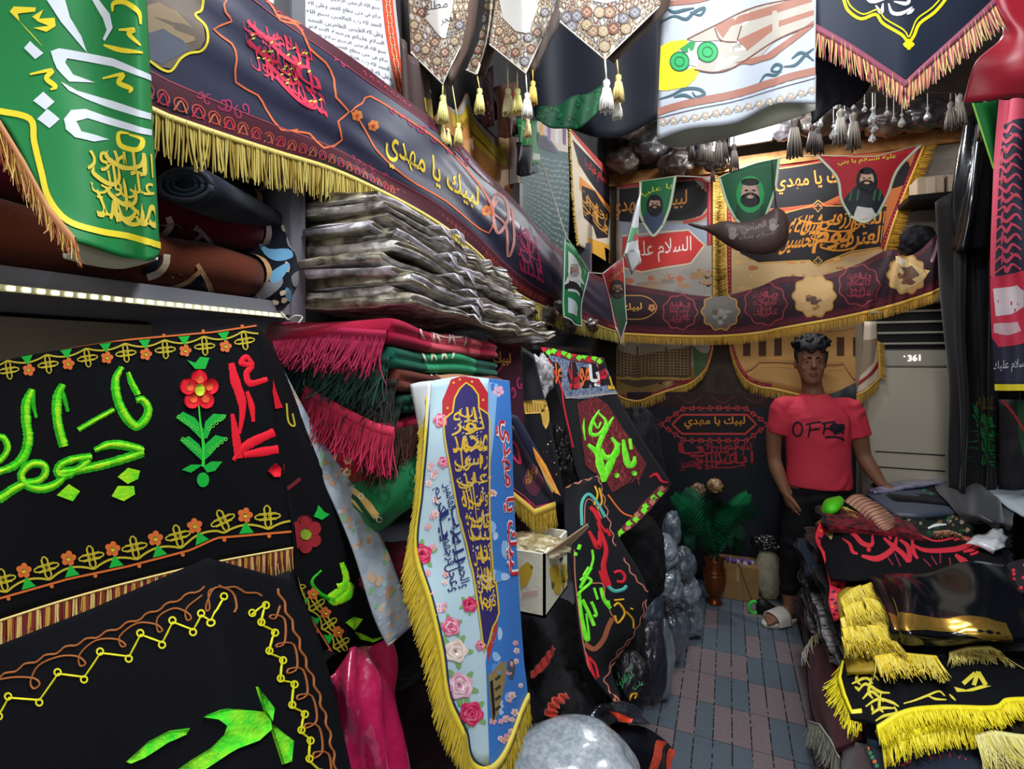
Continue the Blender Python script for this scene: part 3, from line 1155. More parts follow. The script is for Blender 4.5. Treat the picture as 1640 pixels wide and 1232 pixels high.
pen = [
    ('third', [[(650, -40, 1.45), (705, -40, 1.42), (756, -40, 1.50)], [(655, 30, 1.45), (707, 50, 1.42), (747, 40, 1.50)], [(657, 85, 1.45), (709, 136, 1.43), (738, 75, 1.50)]],
     [(670, 60), (682, 80), (697, 68), (712, 84), (727, 66), (700, 98), (715, 112), (664, 40), (676, 20), (735, 40), (668, 78)], [(693, -4), (726, 0), (722, 24), (713, 62), (704, 58), (682, 30)],
     'leftmost beige mosaic-print pennant hanging above the valance'),
    ('b', [[(780, -40, 1.62), (792, -40, 1.58), (799, -40, 1.66)], [(768, 55, 1.62), (780, 60, 1.58), (786, 50, 1.66)], [(745, 113, 1.62), (764, 121, 1.60), (775, 85, 1.66)]],
     [(775, 30), (772, 55), (766, 80), (762, 100), (783, 10)], None, 'narrow edge-on beige pennant beside the leftmost one'),
    ('c', [[(797, -40, 1.60), (840, -40, 1.55), (903, -40, 1.66)], [(788, 30, 1.60), (842, 50, 1.56), (880, 40, 1.64)], [(783, 72, 1.60), (842, 119, 1.57), (868, 62, 1.64)]],
     [(800, 50), (812, 64), (806, 80), (826, 84), (840, 98), (850, 78), (860, 52), (872, 20), (822, 62), (846, 60)], [(800, 0), (850, -10), (862, 10), (846, 52), (826, 50), (806, 30)],
     'beige mosaic pennant with dark brown fold, third from the left'),
    ('d', [[(890, -40, 1.50), (970, -40, 1.46), (1066, -40, 1.52)], [(893, 0, 1.50), (970, 30, 1.46), (1060, -8, 1.52)], [(896, 36, 1.50), (969, 97, 1.47), (1056, 12, 1.52)]],
     [(908, 28), (924, 26), (940, 20), (960, 20), (976, 20), (950, 50), (966, 50), (982, 46), (998, 30), (1016, 20), (968, 74), (940, 40), (1002, 46), (916, 42)], [(945, -20), (1000, -20), (985, 2), (950, 2)],
     'widest beige mosaic pennant with two tassels, right of its fellows')]
pobj = []
for k, (nm, rows, pts, pan, lab) in enumerate(pen):
    c = Cloth(rows, 16, 14, lu=True, wr=.004, wf=4, seed=k)
    if pan:
        pass
    r_ = random.Random(k)
    nx, ny = max(3, int(c.Wm / .024)), int(c.Hm / .021)
    for iy in range(ny):
        for ix in range(nx):
            x, y = (ix + .5 + .5 * (iy % 2)) * c.Wm / nx, (iy + .5) * c.Hm / ny
            m_ = [C('8d6a4c'), C('77777f'), C('7d5140'), C('a08a68'), C('b5aea4')][r_.randrange(5)]
            c.ring((x, y), .0112, .0012, C('4d3d36'), .0009, False, n=6, fill=m_)
            c.ring((x, y), .0058, .001, C('d8d0c2'), .0011, False, n=12, lobes=4, amp=.35, fill=C('5c4438') if r_.random() < .4 else C('c9bfae'))
    if pan:
        c.poly(pan, C('bfbcb8'), .0018)
    tile(c, pts, 7 if k != 3 else 9, k)
    c.stroke([rows[2][0][:2], rows[2][1][:2], rows[2][2][:2]], 5, C('ded7cc'), .002, lin_=True)
    c.stroke([rows[2][0][:2], rows[2][1][:2], rows[2][2][:2]], 1.5, C('4a3a34'), .0024, lin_=True)
    if k == 0:
        c.text('مطلع', z2([(735, 15), (850, -5), (850, 60), (735, 80)]), C('3d3d42'), .0022)
        c.text('الفجر', z2([(815, 85), (890, 60), (890, 110), (820, 130)]), C('3d3d42'), .0022)
    o = c.build('pennant', BG, DARKBR, label=lab, cat='pennant', group='beige tasselled pennants under the ceiling')
    c2 = Cloth([[(p[0] + 14, p[1] + 4, p[2] + .05) for p in r] for r in rows], 8, 8, lu=True)
    c2.build('rear_fold', DARKBR, parent=o, label='dark brown fold behind')
    pobj.append(o)


def zt(o, x, y0, y1, z_, d, mat, seed, top=None):
    s_ = {id(z5): 6.833, id(z3): 3.0808}[id(z_)]
    a, b_ = z_([(x, y0), (x, y1)])
    L = (b_[1] - a[1]) / FPX * d
    tassel(W(a[0], a[1], d), L, mat, o, cordto=W(*top, d) if top else None, cord=.03, seed=seed, r=L * .2)


for i, (o, x, y0, y1, d, m, tp) in enumerate([
        (pobj[0], 610, 225, 530, 1.44, CREAM, (709, 134)), (pobj[0], 598, 520, 770, 1.47, CREAM, (709, 134)), (pobj[0], 665, 590, 790, 1.50, CREAM, (712, 134)), (pobj[0], 780, 530, 770, 1.50, CREAM, (723, 130)),
        (pobj[1], 1012, 150, 425, 1.61, CREAM, (764, 121)), (pobj[2], 1325, 150, 455, 1.68, M('cfc9a0', .5), (812, 90)), (pobj[2], 1428, 150, 430, 1.64, CREAM, (828, 100)),
        (pobj[2], 1532, 200, 480, 1.58, WHT, (842, 118)), (pobj[2], 1595, 70, 330, 1.62, M('d9b95e', .5), (853, 112)), (pobj[2], 1540, 480, 690, 1.62, M('d0bd8a', .5), (846, 150))]):
    zt(o, x, y0, y1, z5, d, m, i, tp)
for i, (x, y0, y1, d, m, tp) in enumerate([(466, 395, 555, 1.47, WHT, (969, 96)), (525, 370, 505, 1.50, M('d9c07a', .5), (988, 96)), (520, 480, 590, 1.53, WHT, (990, 120))]):
    zt(pobj[3], x, y0, y1, z3, d, m, i + 20, tp)

# --- white printed cloth looped over the rail
wp = Cloth([[(1056, -60, 1.62), (1110, -60, 1.56), (1180, -60, 1.52), (1250, -60, 1.55), (1308, -60, 1.50)],
            [(1057, 80, 1.62), (1110, 80, 1.56), (1180, 75, 1.52), (1250, 70, 1.55), (1306, 70, 1.50)],
            [(1052, 224, 1.62), (1096, 208, 1.56), (1180, 196, 1.52), (1245, 166, 1.55), (1306, 166, 1.50)]], 34, 26, us=[0, .2, .5, .77, 1])
BRN, NV = C('9a6a5c'), C('3c5a66')
wp.poly(z3([(722, 445), (735, 230), (780, 205), (860, 195), (868, 215), (820, 250), (780, 290), (790, 340), (840, 355), (900, 330), (925, 350), (905, 390), (860, 430), (760, 448)]), C('f0e022'), .0012)
for p, m in (([(865, 195), (905, 165), (1000, 128), (1130, 65), (1200, 35), (1490, -20), (1490, 120), (1300, 200), (1215, 290), (1100, 330), (1000, 358), (900, 345), (930, 290), (1010, 240), (1040, 200), (900, 205)], C('aaa49a')),
             ([(1000, 130), (1180, 60), (1480, -30), (1480, 10), (1240, 85), (1080, 130), (1040, 190)], BRN), ([(1110, 200), (1300, 110), (1490, 50), (1490, 75), (1300, 140), (1160, 250)], BRN),
             ([(1100, 310), (1250, 270), (1490, 100), (1490, 130), (1280, 290), (1180, 320)], BRN), ([(1110, 205), (1190, 205), (1150, 245), (1070, 260), (1070, 235)], C('e8ece8')),
             ([(1130, 95), (1165, 55), (1180, 95), (1140, 130)], C('e8ece8')), ([(1030, 270), (1120, 280), (1060, 330), (1000, 350)], C('cfcac0')),
             ([(870, 240), (920, 250), (915, 330), (870, 320)], C('efe9e2')), ([(830, 240), (880, 205), (905, 210), (895, 250), (850, 260)], C('2c8a4a'))):
    wp.poly(z3(p), m, .0014 if m is not BRN else .0017)
for p in ([(865, 195), (1000, 128), (1200, 35), (1490, -20)], [(900, 345), (1000, 358), (1100, 330), (1300, 200), (1490, 120)], [(1000, 140), (1030, 200), (1110, 210)], [(1130, 130), (1110, 200)]):
    wp.stroke(z3(p), 2, C('6e4438'), .002)
for c_, r_ in (((828, 305), 15), ((965, 258), 16)):
    wp.ring(z3([c_])[0], r_, 2, C('15603a'), .0024, fill=C('2fa05c'))
    wp.ring(z3([c_])[0], r_ * .5, 1.5, C('15603a'), .0026)
for p in ([(735, 110), (800, 80), (860, 95), (900, 60), (950, 40), (930, 75), (880, 60)], [(725, 490), (790, 470), (850, 440), (920, 440), (950, 465), (910, 478), (890, 455)], [(800, 480), (850, 470), (900, 490)],
          [(1220, 410), (1250, 370), (1300, 370), (1330, 330), (1300, 320), (1280, 350), (1330, 355)], [(1340, 330), (1400, 320), (1450, 270), (1490, 240)], [(1380, 290), (1430, 260), (1490, 300)], [(760, 40), (800, 60), (850, 50), (900, 40)]):
    wp.stroke(z3(p), [2, 5, 5, 2], NV, .0014)
wp.poly(z3([(715, 535), (900, 485), (1100, 445), (1300, 385), (1500, 330), (1500, 368), (1300, 423), (1100, 483), (900, 523), (715, 572)]), BRN, .0014)
wp.stroke(z3([(740, 20), (900, 5), (1000, -20)]), 8, BRN)
wp.stroke(z3([(715, 585), (900, 540), (1100, 500), (1300, 440), (1500, 385)]), 1.3, C('5a5560'))
for i in range(15):
    t = i / 14
    q = z3([(745 + 735 * t, 602 - 20 * t - 135 * t ** 1.3)])[0]
    wp.flower(q, 6.5, C('a89a8c'), C('d8d2c8'), n=5, a0=i)
    wp.stroke([(q[0] + 6, q[1] + 4), (q[0] + 12, q[1] - 4)], 2, C('8a8078'), n=2)
wo = wp.build('printed_cloth', C('aeb5c0'), C('b5b6a8'), label='white cloth printed with robed figures and a yellow disc, looped over the rail', cat='cloth', grid=(2, 2))
w2 = Cloth([[(1054, 150, 1.66), (1110, 150, 1.66), (1180, 140, 1.60), (1250, 130, 1.60), (1307, 120, 1.55)],
            [(1053, 226, 1.64), (1075, 236, 1.70), (1118, 232, 1.70), (1240, 200, 1.60), (1306, 176, 1.54)]], 18, 6, us=[0, .15, .35, .75, 1])
w2.build('inner_fold', C('a9ab9e'), parent=wo, label='plain grey-green inner side')

# --- black pennant with yellow outline, red satin beside it
bp = Cloth([[(1300, -60, 1.52), (1452, -60, 1.46), (1615, -60, 1.50)], [(1303, 0, 1.52), (1452, 60, 1.46), (1600, -20, 1.50)], [(1307, 44, 1.52), (1452, 132, 1.47), (1590, 2, 1.50)]], 20, 16, lu=True, fold=lambda u, v: .006 * np.sin(9 * u))
o1 = [(560, -60), (585, 0), (610, 60), (680, 105), (760, 80), (800, 130), (900, 190), (940, 230), (970, 195), (1000, 130), (1080, 70), (1140, 0), (1170, -60)]
bp.stroke(z4(o1), 5, C('e8d918'), n=4)
bp.stroke(z4([(x + (12 if x < 940 else -12 if x > 940 else 0), y - 26) for x, y in o1]), 2.4, C('e8d918'), n=4)
bp.ring(z4([(940, 245)])[0], 8, 0, None, n=14, lobes=4, amp=.2, fill=C('e8d918'), h=.002)
for p in ([(830, 20), (850, 70), (900, 75), (960, 40)], [(760, 30), (790, 70), (800, 20)], [(930, 80), (970, 50)], [(700, -20), (740, 10), (830, -10)], [(860, 10), (930, 20), (950, -20)]):
    bp.stroke(z4(p), [2, 6, 6, 2], C('d8d8de'))
bo = bp.build('pennant', C('1d2536'), label='black pointed pennant with a yellow cusped outline, upper right', cat='pennant')
fe = [W(1300, 44, 1.515)] + [Vector(p) + Vector((0, -.004, 0)) for p in bp.edge('b')]
fringe(fe, .085, 190, [M('c4606a', .6), M('d9bd6a', .5), M('a8455a', .6), M('dcc98a', .5)], bo, down=[(-.1, 0, -1), (.1, 0, -1), (0, 0, -1), (.12, 0, -1), (.3, 0, -1)], seed=6, group=2, jit=.15, lens=[.085, .085, .075, .085, .09], w=.0034, band=.016, bandmat=M('8a4a5c', .6), curl=.08, label='pink and gold striped fringe')
rs = Cloth([[(1585, -60, 1.62), (1630, -60, 1.60), (1720, -60, 1.55)], [(1592, 10, 1.62), (1632, 20, 1.58), (1720, 20, 1.55)], [(1606, 56, 1.62), (1640, 60, 1.57), (1720, 60, 1.55)], [(1562, 98, 1.64), (1625, 110, 1.58), (1720, 110, 1.55)], [(1545, 163, 1.66), (1620, 158, 1.62), (1720, 150, 1.58)]], 20, 20, wr=.012, wf=4, seed=5)
rs.build('satin_cloth', M('a80f2a', .38, spec=.5, sheen=.3), label='crimson satin cloth hanging at the top right corner', cat='cloth')
dn = Cloth([[(1290, 60, 1.62), (1340, 70, 1.62), (1400, 120, 1.62)], [(1298, 150, 1.62), (1340, 140, 1.62), (1386, 150, 1.62)], [(1302, 200, 1.62), (1340, 168, 1.62), (1362, 172, 1.62)]], 12, 12, wr=.004)
dn.build('dark_cloth', C('12131f'), label='dark navy cloth corner below the black pennant fringe', cat='cloth')
nv = Cloth([[(850, -60, 2.0), (900, -60, 2.0), (960, -60, 2.05), (1064, -60, 2.0)], [(850, 100, 2.0), (900, 100, 1.97), (980, 100, 2.05), (1062, 90, 2.0)],
            [(858, 190, 2.0), (905, 205, 1.98), (985, 218, 2.05), (1058, 186, 2.0)]], 20, 16, wr=.02, wf=4, seed=9)
nv.build('dark_cloth', C('151726'), label='large dark navy cloth hanging behind the widest beige pennant', cat='cloth')
gl = Cloth([[z3([(120, 545)])[0] + (1.93,), z3([(280, 490)])[0] + (1.9,), z3([(445, 425)])[0] + (1.93,)], [z3([(115, 592)])[0] + (1.9,), z3([(295, 640)])[0] + (1.88,), z3([(455, 535)])[0] + (1.92,)]], 24, 10, us=[0, .5, 1],
           fold=lambda u, v: .01 * np.sin(14 * u + 2 * v))
for i in range(34):
    x, y = rng.uniform(.03, .97) * gl.Wm, rng.uniform(.08, .92) * gl.Hm
    gl.flower((x, y), rng.uniform(.008, .014), C('0a5c34') if i % 2 else C('06351f'), C('1d7a48'), px=False)
gl.build('lace_cloth', C('0b4a2c'), label='dark green lace cloth with a scalloped edge, under the ceiling', cat='cloth')

# --- printed banners on the upper left wall
X2 = -.83
yb_ = Cloth([[onx(690, 190, X2), onx(717, 164, X2), onx(733, 174, X2), onx(742, 150, X2), onx(766, 186, X2), onx(790, 220, X2), onx(812, 216, X2), onx(829, 222, X2)],
             [onx(690, 360, X2), onx(717, 360, X2), onx(733, 360, X2), onx(742, 360, X2), onx(766, 370, X2), onx(790, 380, X2), onx(812, 390, X2), onx(829, 395, X2)]], 28, 12, us=[0, .2, .32, .4, .56, .72, .88, 1],
            fold=lambda u, v: .012 * np.sin(20 * u))
for p, m in (([(700, 380), (820, 420), (1000, 560), (1180, 780), (1290, 760), (1310, 1000), (1180, 940), (1000, 800), (800, 640), (720, 560)], 'd8b93c'),
             ([(660, 320), (780, 380), (980, 500), (1170, 690), (1180, 780), (1000, 580), (820, 430), (700, 390)], 'ccc6c6'), ([(720, 560), (1000, 800), (1180, 940), (1310, 1000), (1330, 1250), (1100, 1200), (800, 900)], 'c98a4a')):
    yb_.poly(z5(p), C(m), .0013)
yb_.poly(z5([(1330, 640), (1420, 640), (1430, 1240), (1340, 1240)]), C('5c3626'), .0016)
for k in range(5):
    yb_.stroke(z5([(800 + 60 * k, 500 + 60 * k), (900 + 70 * k, 620 + 70 * k), (1000 + 70 * k, 700 + 80 * k)]), 1.5, C('a8862a'), .0018)
yb_.build('printed_banner', C('a97a4c'), label='yellow and orange printed banner behind the left valance and the tassels', cat='banner')
br = Cloth([[onx(640, 60, -.80), onx(662, 90, -.80), onx(690, 120, -.80)], [onx(650, 230, -.80), onx(672, 220, -.80), onx(702, 250, -.80)]], 12, 10, fold=lambda u, v: .01 * np.sin(12 * u))
br.poly(z5([(380, 50), (440, 150), (570, 340), (560, 200)]), C('cdb0a6'), .0016)
br.poly(z5([(400, 250), (480, 260), (550, 480), (520, 530), (420, 400)]), C('a08a3a'), .0014)
br.build('dark_cloth', C('3d2a28'), label='dark brown cloth with a dull yellow patch beside the white poster', cat='cloth')
ob = [('maroon dotted cloth strip hanging behind the cream tassels', [(760, 120), (790, 105), (800, 190), (775, 205)], '3a1522'), ('grey and red folded cloth hung behind the white tassel', [(790, 140), (830, 130), (828, 215), (800, 220)], '6a4436'),
      ('bright green folded cloth piece clipped above the teal script banner', [(826, 190), (862, 195), (866, 262), (832, 262)], '0f7a32'), ('black rounded bag edge hanging under the green cloth piece', [(826, 228), (858, 235), (862, 276), (828, 280)], '14171f')]
for k, (lab, q, m) in enumerate(ob):
    x_ = -.77 + .01 * k
    c = Cloth([[onx(*q[0], x_), onx((q[0][0] + q[1][0]) / 2, (q[0][1] + q[1][1]) / 2, x_ + .02), onx(*q[1], x_)], [onx(*q[3], x_), onx((q[2][0] + q[3][0]) / 2, (q[2][1] + q[3][1]) / 2 + 4, x_ + .03), onx(*q[2], x_)]], 10, 10,
              fold=lambda u, v: .012 * np.sin(10 * u + 3 * v))
    if k == 0:
        for i in range(20):
            c.ring((rng.random() * c.Wm, rng.random() * c.Hm), .006, 0, None, .0014, False, n=6, fill=C('8a3a4c'))
    if k == 1:
        c.poly([(805, 152), (822, 148), (820, 175), (808, 190)], C('b8231f'))
    if k == 2:
        c.stroke([(830, 200), (845, 215), (838, 250)], 2, C('6fc07a'))
        c.stroke([(850, 250), (865, 252)], 10, C('bfc7b0'))
    c.build('hung_cloth', C(m), label=lab, cat='cloth')
qt = Cloth([[onx(826, 205, X2), onx(858, 194, X2), onx(912, 206, X2)], [onx(826, 280, X2), onx(865, 290, X2), onx(913, 300, X2)], [onx(826, 330, X2), onx(870, 385, X2), onx(910, 425, X2)]], 16, 20, fold=lambda u, v: .006 * np.sin(16 * u))
lines(qt, .02, qt.Wm * .97, 0, qt.Hm * .72, 17, C('b9cfca'), 2, .75, .01)
qt.poly(z6([(125, 45), (290, 85), (290, 210), (240, 200), (190, 130), (130, 100)]), C('cbbcae'), .0012)
for i in range(4):
    qt.poly(z6([(140 + 40 * i, 60 + 8 * i), (160 + 40 * i, 62 + 8 * i), (158 + 40 * i, 150 + 8 * i), (142 + 40 * i, 140 + 8 * i)]), C(['d9a048', '8a6aa0', 'd8d4d8', '6a4a7a'][i]), .0016)
qt.poly(z6([(130, 110), (185, 140), (235, 215), (130, 180)]), C('2d2a3c'), .0018)
qt.build('printed_banner', C('3d5a5c'), label='teal banner full of white script lines on the upper left wall', cat='banner')
lw = Cloth([[onx(911, 203, X2), onx(950, 246, X2), onx(992, 292, X2)], [onx(918, 330, X2), onx(955, 350, X2), onx(994, 370, X2)], [onx(925, 392, X2), onx(960, 412, X2), onx(994, 434, X2)]], 18, 18)
for p, m in (([(300, 90), (330, 70), (525, 335), (525, 365), (320, 120)], 'b5413a'), ([(312, 140), (505, 340), (508, 490), (345, 265)], '1b1a26'), ([(350, 330), (520, 480), (520, 560), (350, 400)], 'd88a3c'),
             ([(360, 380), (430, 410), (505, 525), (498, 650), (440, 655), (420, 590), (372, 545)], '1d1820'), ([(395, 650), (505, 690), (500, 800), (395, 780)], 'e0a93a'), ([(480, 700), (545, 740), (555, 830), (490, 810)], '9a6a2c')):
    lw.poly(z6(p), C(m), .0012 if m != '1d1820' else .0016)
lw.text('السلام عليك يا', z6([(378, 232), (490, 325), (490, 400), (380, 300)]), C('e0402c'), .0018)
lw.callig(z6([(362, 395), (500, 535), (495, 640), (368, 530)]), ['الحسين', 'يا علي'], C('c98f3a'), seed=5, h=.002)
lw.ring(z6([(355, 240)])[0], 5, 0, None, fill=C('d9a94a'), ry=14)
lwo = lw.build('printed_banner', C('d8c9b2'), label='banner with black and red header on the left wall near the far corner', cat='banner')
for e, sd in (('l', 1), ('r', 2)):
    fringe([p + Vector((.006, 0, 0)) for p in lw.edge(e)], .05, 90, [GOLD, GOLD2], lwo, down=(0, -1 if e == 'l' else 1, -.4), seed=sd, band=.012, label='gold side fringe')

# ================================================================ back wall
zb, zc = zm(820, 360, 3.0808), zm(1180, 340, 3.4217)
YW = YB - .05


def onw(p, y=YW):
    return ony(p[0], p[1], y)


def bearded(c, P, mats, sc=1.0, robe=True):
    """a plain bearded head with a head-cloth, printed; P = centre pixel"""
    x, y = P
    cloth, hair, skin, rb = mats
    e = lambda dx, dy, rx, ry, m, h: c.ring((x + dx * sc, y + dy * sc), rx * sc, 0, None, h, n=14, ry=ry * sc, fill=m)
    if robe:
        c.poly([(x - 24 * sc, y + 34 * sc), (x - 14 * sc, y + 12 * sc), (x, y + 8 * sc), (x + 14 * sc, y + 12 * sc), (x + 24 * sc, y + 34 * sc)], rb, .0016)
    e(0, 2, 15, 20, cloth, .0022)
    e(0, 0, 10, 13, skin, .0027)
    e(0, 8, 10.5, 8, hair, .0031)
    e(0, 4.5, 4, 2, skin, .0034)
    e(0, -11, 10, 4, hair, .0032)
    e(-4, -2, 2, 1, hair, .0034)
    e(4, -2, 2, 1, hair, .0034)
    c.stroke([(x, y - 2 * sc), (x + 1 * sc, y + 2 * sc)], 1.2 * sc, C('7a5a48'), .0032, n=2)


SKIN_P, HAIR_P, GRN_P, ROBE_P = C('b08a72'), C('17141a'), C('1d7a46'), C('1a1d24')
DOTR, DRED = C('d2543c'), C('7d1826')


def dots(c, pts, n, r, mat, h=.0018):
    for p in resample([(x, y, 0) for x, y in pts], n):
        c.ring(p[:2], r, 0, None, h, n=6, fill=mat)


# --- left tall banner
xs = [987, 1000, 1021, 1050, 1080, 1100, 1120, 1134, 1142]
bt = [632, 638, 642, 632, 622, 616, 602, 582, 553]
tp = [298 - (x - 990) * .11 for x in xs]
us = [(x - 987) / 155 for x in xs]
bl = Cloth([[onw((x, t)) for x, t in zip(xs, tp)], [onw((x, t * .5 + b_ * .5)) for x, t, b_ in zip(xs, tp, bt)], [onw((x, b_)) for x, b_ in zip(xs, bt)]], 36, 30, us=us, fold=lambda u, v: .006 * np.sin(14 * u + 2 * v))
bl.poly(zb([(530, 40), (1010, -20), (1010, 330), (530, 330)]), C('a09890'), .0008)
for k in range(26):
    q = zb([(rng.uniform(560, 980), rng.uniform(220, 345))])[0]
    bl.ring(q, rng.uniform(5, 15), 0, None, .0010 + .0001 * (k % 4), n=10, ry=rng.uniform(2, 7), fill=C(rng.choice(['a8846c', '8c8078', 'b08a64', '99938e', 'b86a4a'])), lobes=3)
bl.poly(z3([(530, 1085), (980, 1080), (980, 1180), (530, 1190)]), C('8b93a2'), .0012)
bl.poly(z3([(530, 935), (900, 890), (960, 945), (978, 1000), (935, 1062), (840, 1088), (530, 1092)]), C('1c181c'), .0014)
bl.stroke(z3([(530, 925), (900, 880), (965, 940), (988, 1000), (945, 1070), (845, 1098)]), 5, C('a83a3a'), .0016)
dots(bl, z3([(880, 895), (965, 945), (985, 1000), (945, 1065), (850, 1092)]), 16, 1.6, C('d99a4a'))
bl.text('لبيك يا مهدي', z3([(480, 985), (865, 935), (862, 1045), (490, 1090)]), C('d98a3a'), .0018, bold=.015)
bl.stroke(z3([(530, 905), (1000, 855)]), 11, C('a02c34'), .0012)
dots(bl, z3([(530, 905), (1000, 855)]), 26, 1.5, C('d98a5a'))
bl.poly(zb([(545, 60), (870, 30), (945, 100), (880, 185), (640, 228), (545, 205)]), C('c23430'), .0016)
bl.stroke(zb([(545, 55), (870, 25), (950, 100), (885, 190), (640, 234), (545, 212)]), 2, C('e0c0a0'), .0018, lin_=True)
bl.text('السلام عليك', zb([(550, 90), (885, 55), (885, 165), (555, 205)]), C('e8e0da'), .002)
bl.poly(zb([(470, 590), (985, 590), (985, 740), (880, 775), (820, 815), (700, 840), (620, 862), (520, 850), (470, 800)]), C('7d5f30'), .0010)
bl.poly(zb([(890, 595), (985, 595), (980, 700), (900, 745)]), C('3d5230'), .0012)
bl.poly(zb([(490, 600), (888, 595), (885, 745), (490, 750)]), C('4a3726'), .0013)
for i in range(22):
    x = 500 + 17.5 * i
    bl.stroke(zb([(x, 605), (x, 742)]), 1.0, C('94774a'), .0016, n=2)
for i in range(10):
    bl.stroke(zb([(492, 612 + 14 * i), (886, 608 + 14 * i)]), .9, C('94774a'), .0017, n=2)
for x in (620, 760, 880):
    bl.stroke(zb([(x, 600), (x, 750)]), 3, C('5c3f22'), .002, n=2)
bl.stroke(zb([(490, 755), (880, 760)]), 4, C('a8843c'), .0018)
rim = zb([(470, 838), (540, 852), (615, 862), (690, 842), (800, 800), (810, 775), (900, 770), (960, 710), (985, 620), (990, 560)])
rim2 = z3([(975, 1210), (975, 900)])
bl.stroke(rim, 7, DRED, .0019)
bl.stroke(rim2, 8, DRED, .0019)
dots(bl, rim, 44, 1.3, DOTR, .0022)
dots(bl, rim2, 26, 1.5, DOTR, .0022)
o = bl.build('wall_banner', C('8f857a'), label='tall printed banner on the back wall with a red plaque and a lattice window print', cat='banner', grid=(2, 2))
fringe([p + Vector((0, -.006, 0)) for p in bl.edge('b')], .075, 190, [M('c9a14a', .5), M('a9812f', .6)], o, seed=1, jit=.15, band=.014, lens=[.07, .08, .06, .05, .05], label='gold fringe along the cusped lower edge')
fringe([p + Vector((0, -.006, 0)) for p in bl.edge('r', 0, .98)], .06, 220, [M('c9a14a', .5), M('a9812f', .6)], o, down=(1, 0, -.35), seed=2, jit=.15, band=.012, name='side_fringe')

# --- right tall banner
rows_t = [(1163, 279), (1176, 277), (1197, 273), (1218, 269), (1242, 265), (1300, 254), (1364, 242), (1430, 228), (1486, 216)]
rows_m = [(1163, 400), (1176, 400), (1196, 400), (1217, 400), (1240, 400), (1296, 398), (1340, 396), (1385, 396), (1418, 396)]
rows_b = [(1168, 548), (1177, 580), (1194, 608), (1216, 619), (1236, 622), (1290, 634), (1336, 640), (1372, 618), (1394, 560)]
rb = Cloth([[onw(p) for p in rows_t], [onw(p, YW - .02) for p in rows_m], [onw(p, YW) for p in rows_b]], 40, 34, us=[0, .05, .12, .19, .27, .45, .64, .84, 1], fold=lambda u, v: .008 * np.sin(12 * u + 3 * v))
rb.poly([(1165, 400), (1260, 410), (1330, 425), (1412, 400), (1412, 480), (1165, 480)], C('c8a676'), .0009)
for k in range(40):
    q = (rng.uniform(1175, 1400), rng.uniform(412, 470))
    rb.ring(q, rng.uniform(4, 12), 0, None, .0011 + .0001 * (k % 4), n=10, ry=rng.uniform(2, 5), fill=C(rng.choice(['c98a4a', 'd9b07a', 'b86f3c', 'c2a07c', 'e0b070'])), lobes=3)
rb.poly(z4([(-30, 960), (480, 890), (1030, 780), (840, 1300), (-30, 1300)]), C('c06a34'), .0008)
for k in range(24):
    q = z4([(rng.uniform(0, 200), rng.uniform(1130, 1270))])[0]
    rb.ring(q, rng.uniform(4, 10), 0, None, .001 + .0001 * (k % 3), n=9, ry=rng.uniform(3, 7), fill=C(rng.choice(['c9b090', 'a8875e', 'b06a3c', '8c6a4a'])), lobes=3)
rb.poly(z4([(60, 950), (480, 888), (540, 940), (560, 1070), (480, 1110), (60, 1150)]), C('17151a'), .0014)
rb.stroke(z4([(60, 935), (480, 876), (548, 930), (570, 1075), (490, 1122), (60, 1165)]), 4, C('c24a34'), .0016)
rb.poly(z4([(860, 880), (930, 870), (965, 950), (930, 1010), (850, 1035)]), C('1a1216'), .0014)
dots(rb, z4([(900, 865), (965, 900), (985, 960), (945, 1030)]), 14, 1.8, C('c04a3a'))
rb.text('لبيك يا مهدي', z4([(205, 970), (640, 900), (650, 1040), (215, 1068)]), C('e0913a'), .0018, bold=.015)
rb.stroke(z4([(-20, 930), (480, 862), (1020, 765)]), 13, C('a82a30'), .0012)
dots(rb, z4([(-20, 930), (480, 862), (1010, 770)]), 46, 1.6, C('e0a070'))
rb.text('يا حسين مظلوم', z4([(10, 905), (175, 880), (175, 915), (10, 945)]), C('d84a4a'), .0022)
rb.poly([(1180, 385), (1230, 352), (1262, 340), (1300, 330), (1310, 322), (1322, 330), (1420, 330), (1412, 396), (1362, 403), (1324, 418), (1310, 427), (1296, 417), (1216, 421), (1186, 406)], C('1b1418'), .0014)
rb.stroke([(1180, 385), (1230, 352), (1262, 340), (1300, 330), (1310, 321), (1322, 330), (1420, 330)], 1.6, C('d9a24a'), .0018, lin_=True)
rb.stroke([(1412, 396), (1362, 403), (1324, 418), (1310, 427), (1296, 417), (1216, 421)], 1.6, C('d9a24a'), .0018, lin_=True)
rb.callig([(1272, 346), (1418, 338), (1410, 398), (1245, 410)], ['اللهم ارزقني شفاعة', 'العترة يوم الحسين'], C('d88a2c'), seed=9, h=.002, w=.02, bold=.02)
for q in ((1310, 418), (1310, 333)):
    rb.ring(q, 5, 1.2, C('d9a24a'), .002, lobes=4, amp=.3, fill=C('2a1c18'))
rb.poly([(1168, 545), (1400, 545), (1394, 640), (1236, 640), (1190, 615)], C('a86a2a'), .0009)
for x in (1190, 1215, 1240, 1272, 1340, 1366):
    rb.poly([(x, 540), (x + 12, 540), (x + 12, 570), (x, 570)], C('4d2f1a'), .0012)
for y in (574, 580, 586):
    rb.stroke([(1172, y), (1395, y + 4)], 2, C('d9a052') if y != 580 else C('7a4a20'), .0014)
r1 = [(1168, 540), (1178, 575), (1195, 604), (1216, 615), (1236, 618)]
r2 = [(1168, 290), (1168, 470)]
r3 = [(1478, 225), (1412, 398)]
for r_ in (r1, r2, r3):
    rb.stroke(r_, 7, DRED, .0019)
    dots(rb, r_, 30, 1.5, DOTR, .0022)
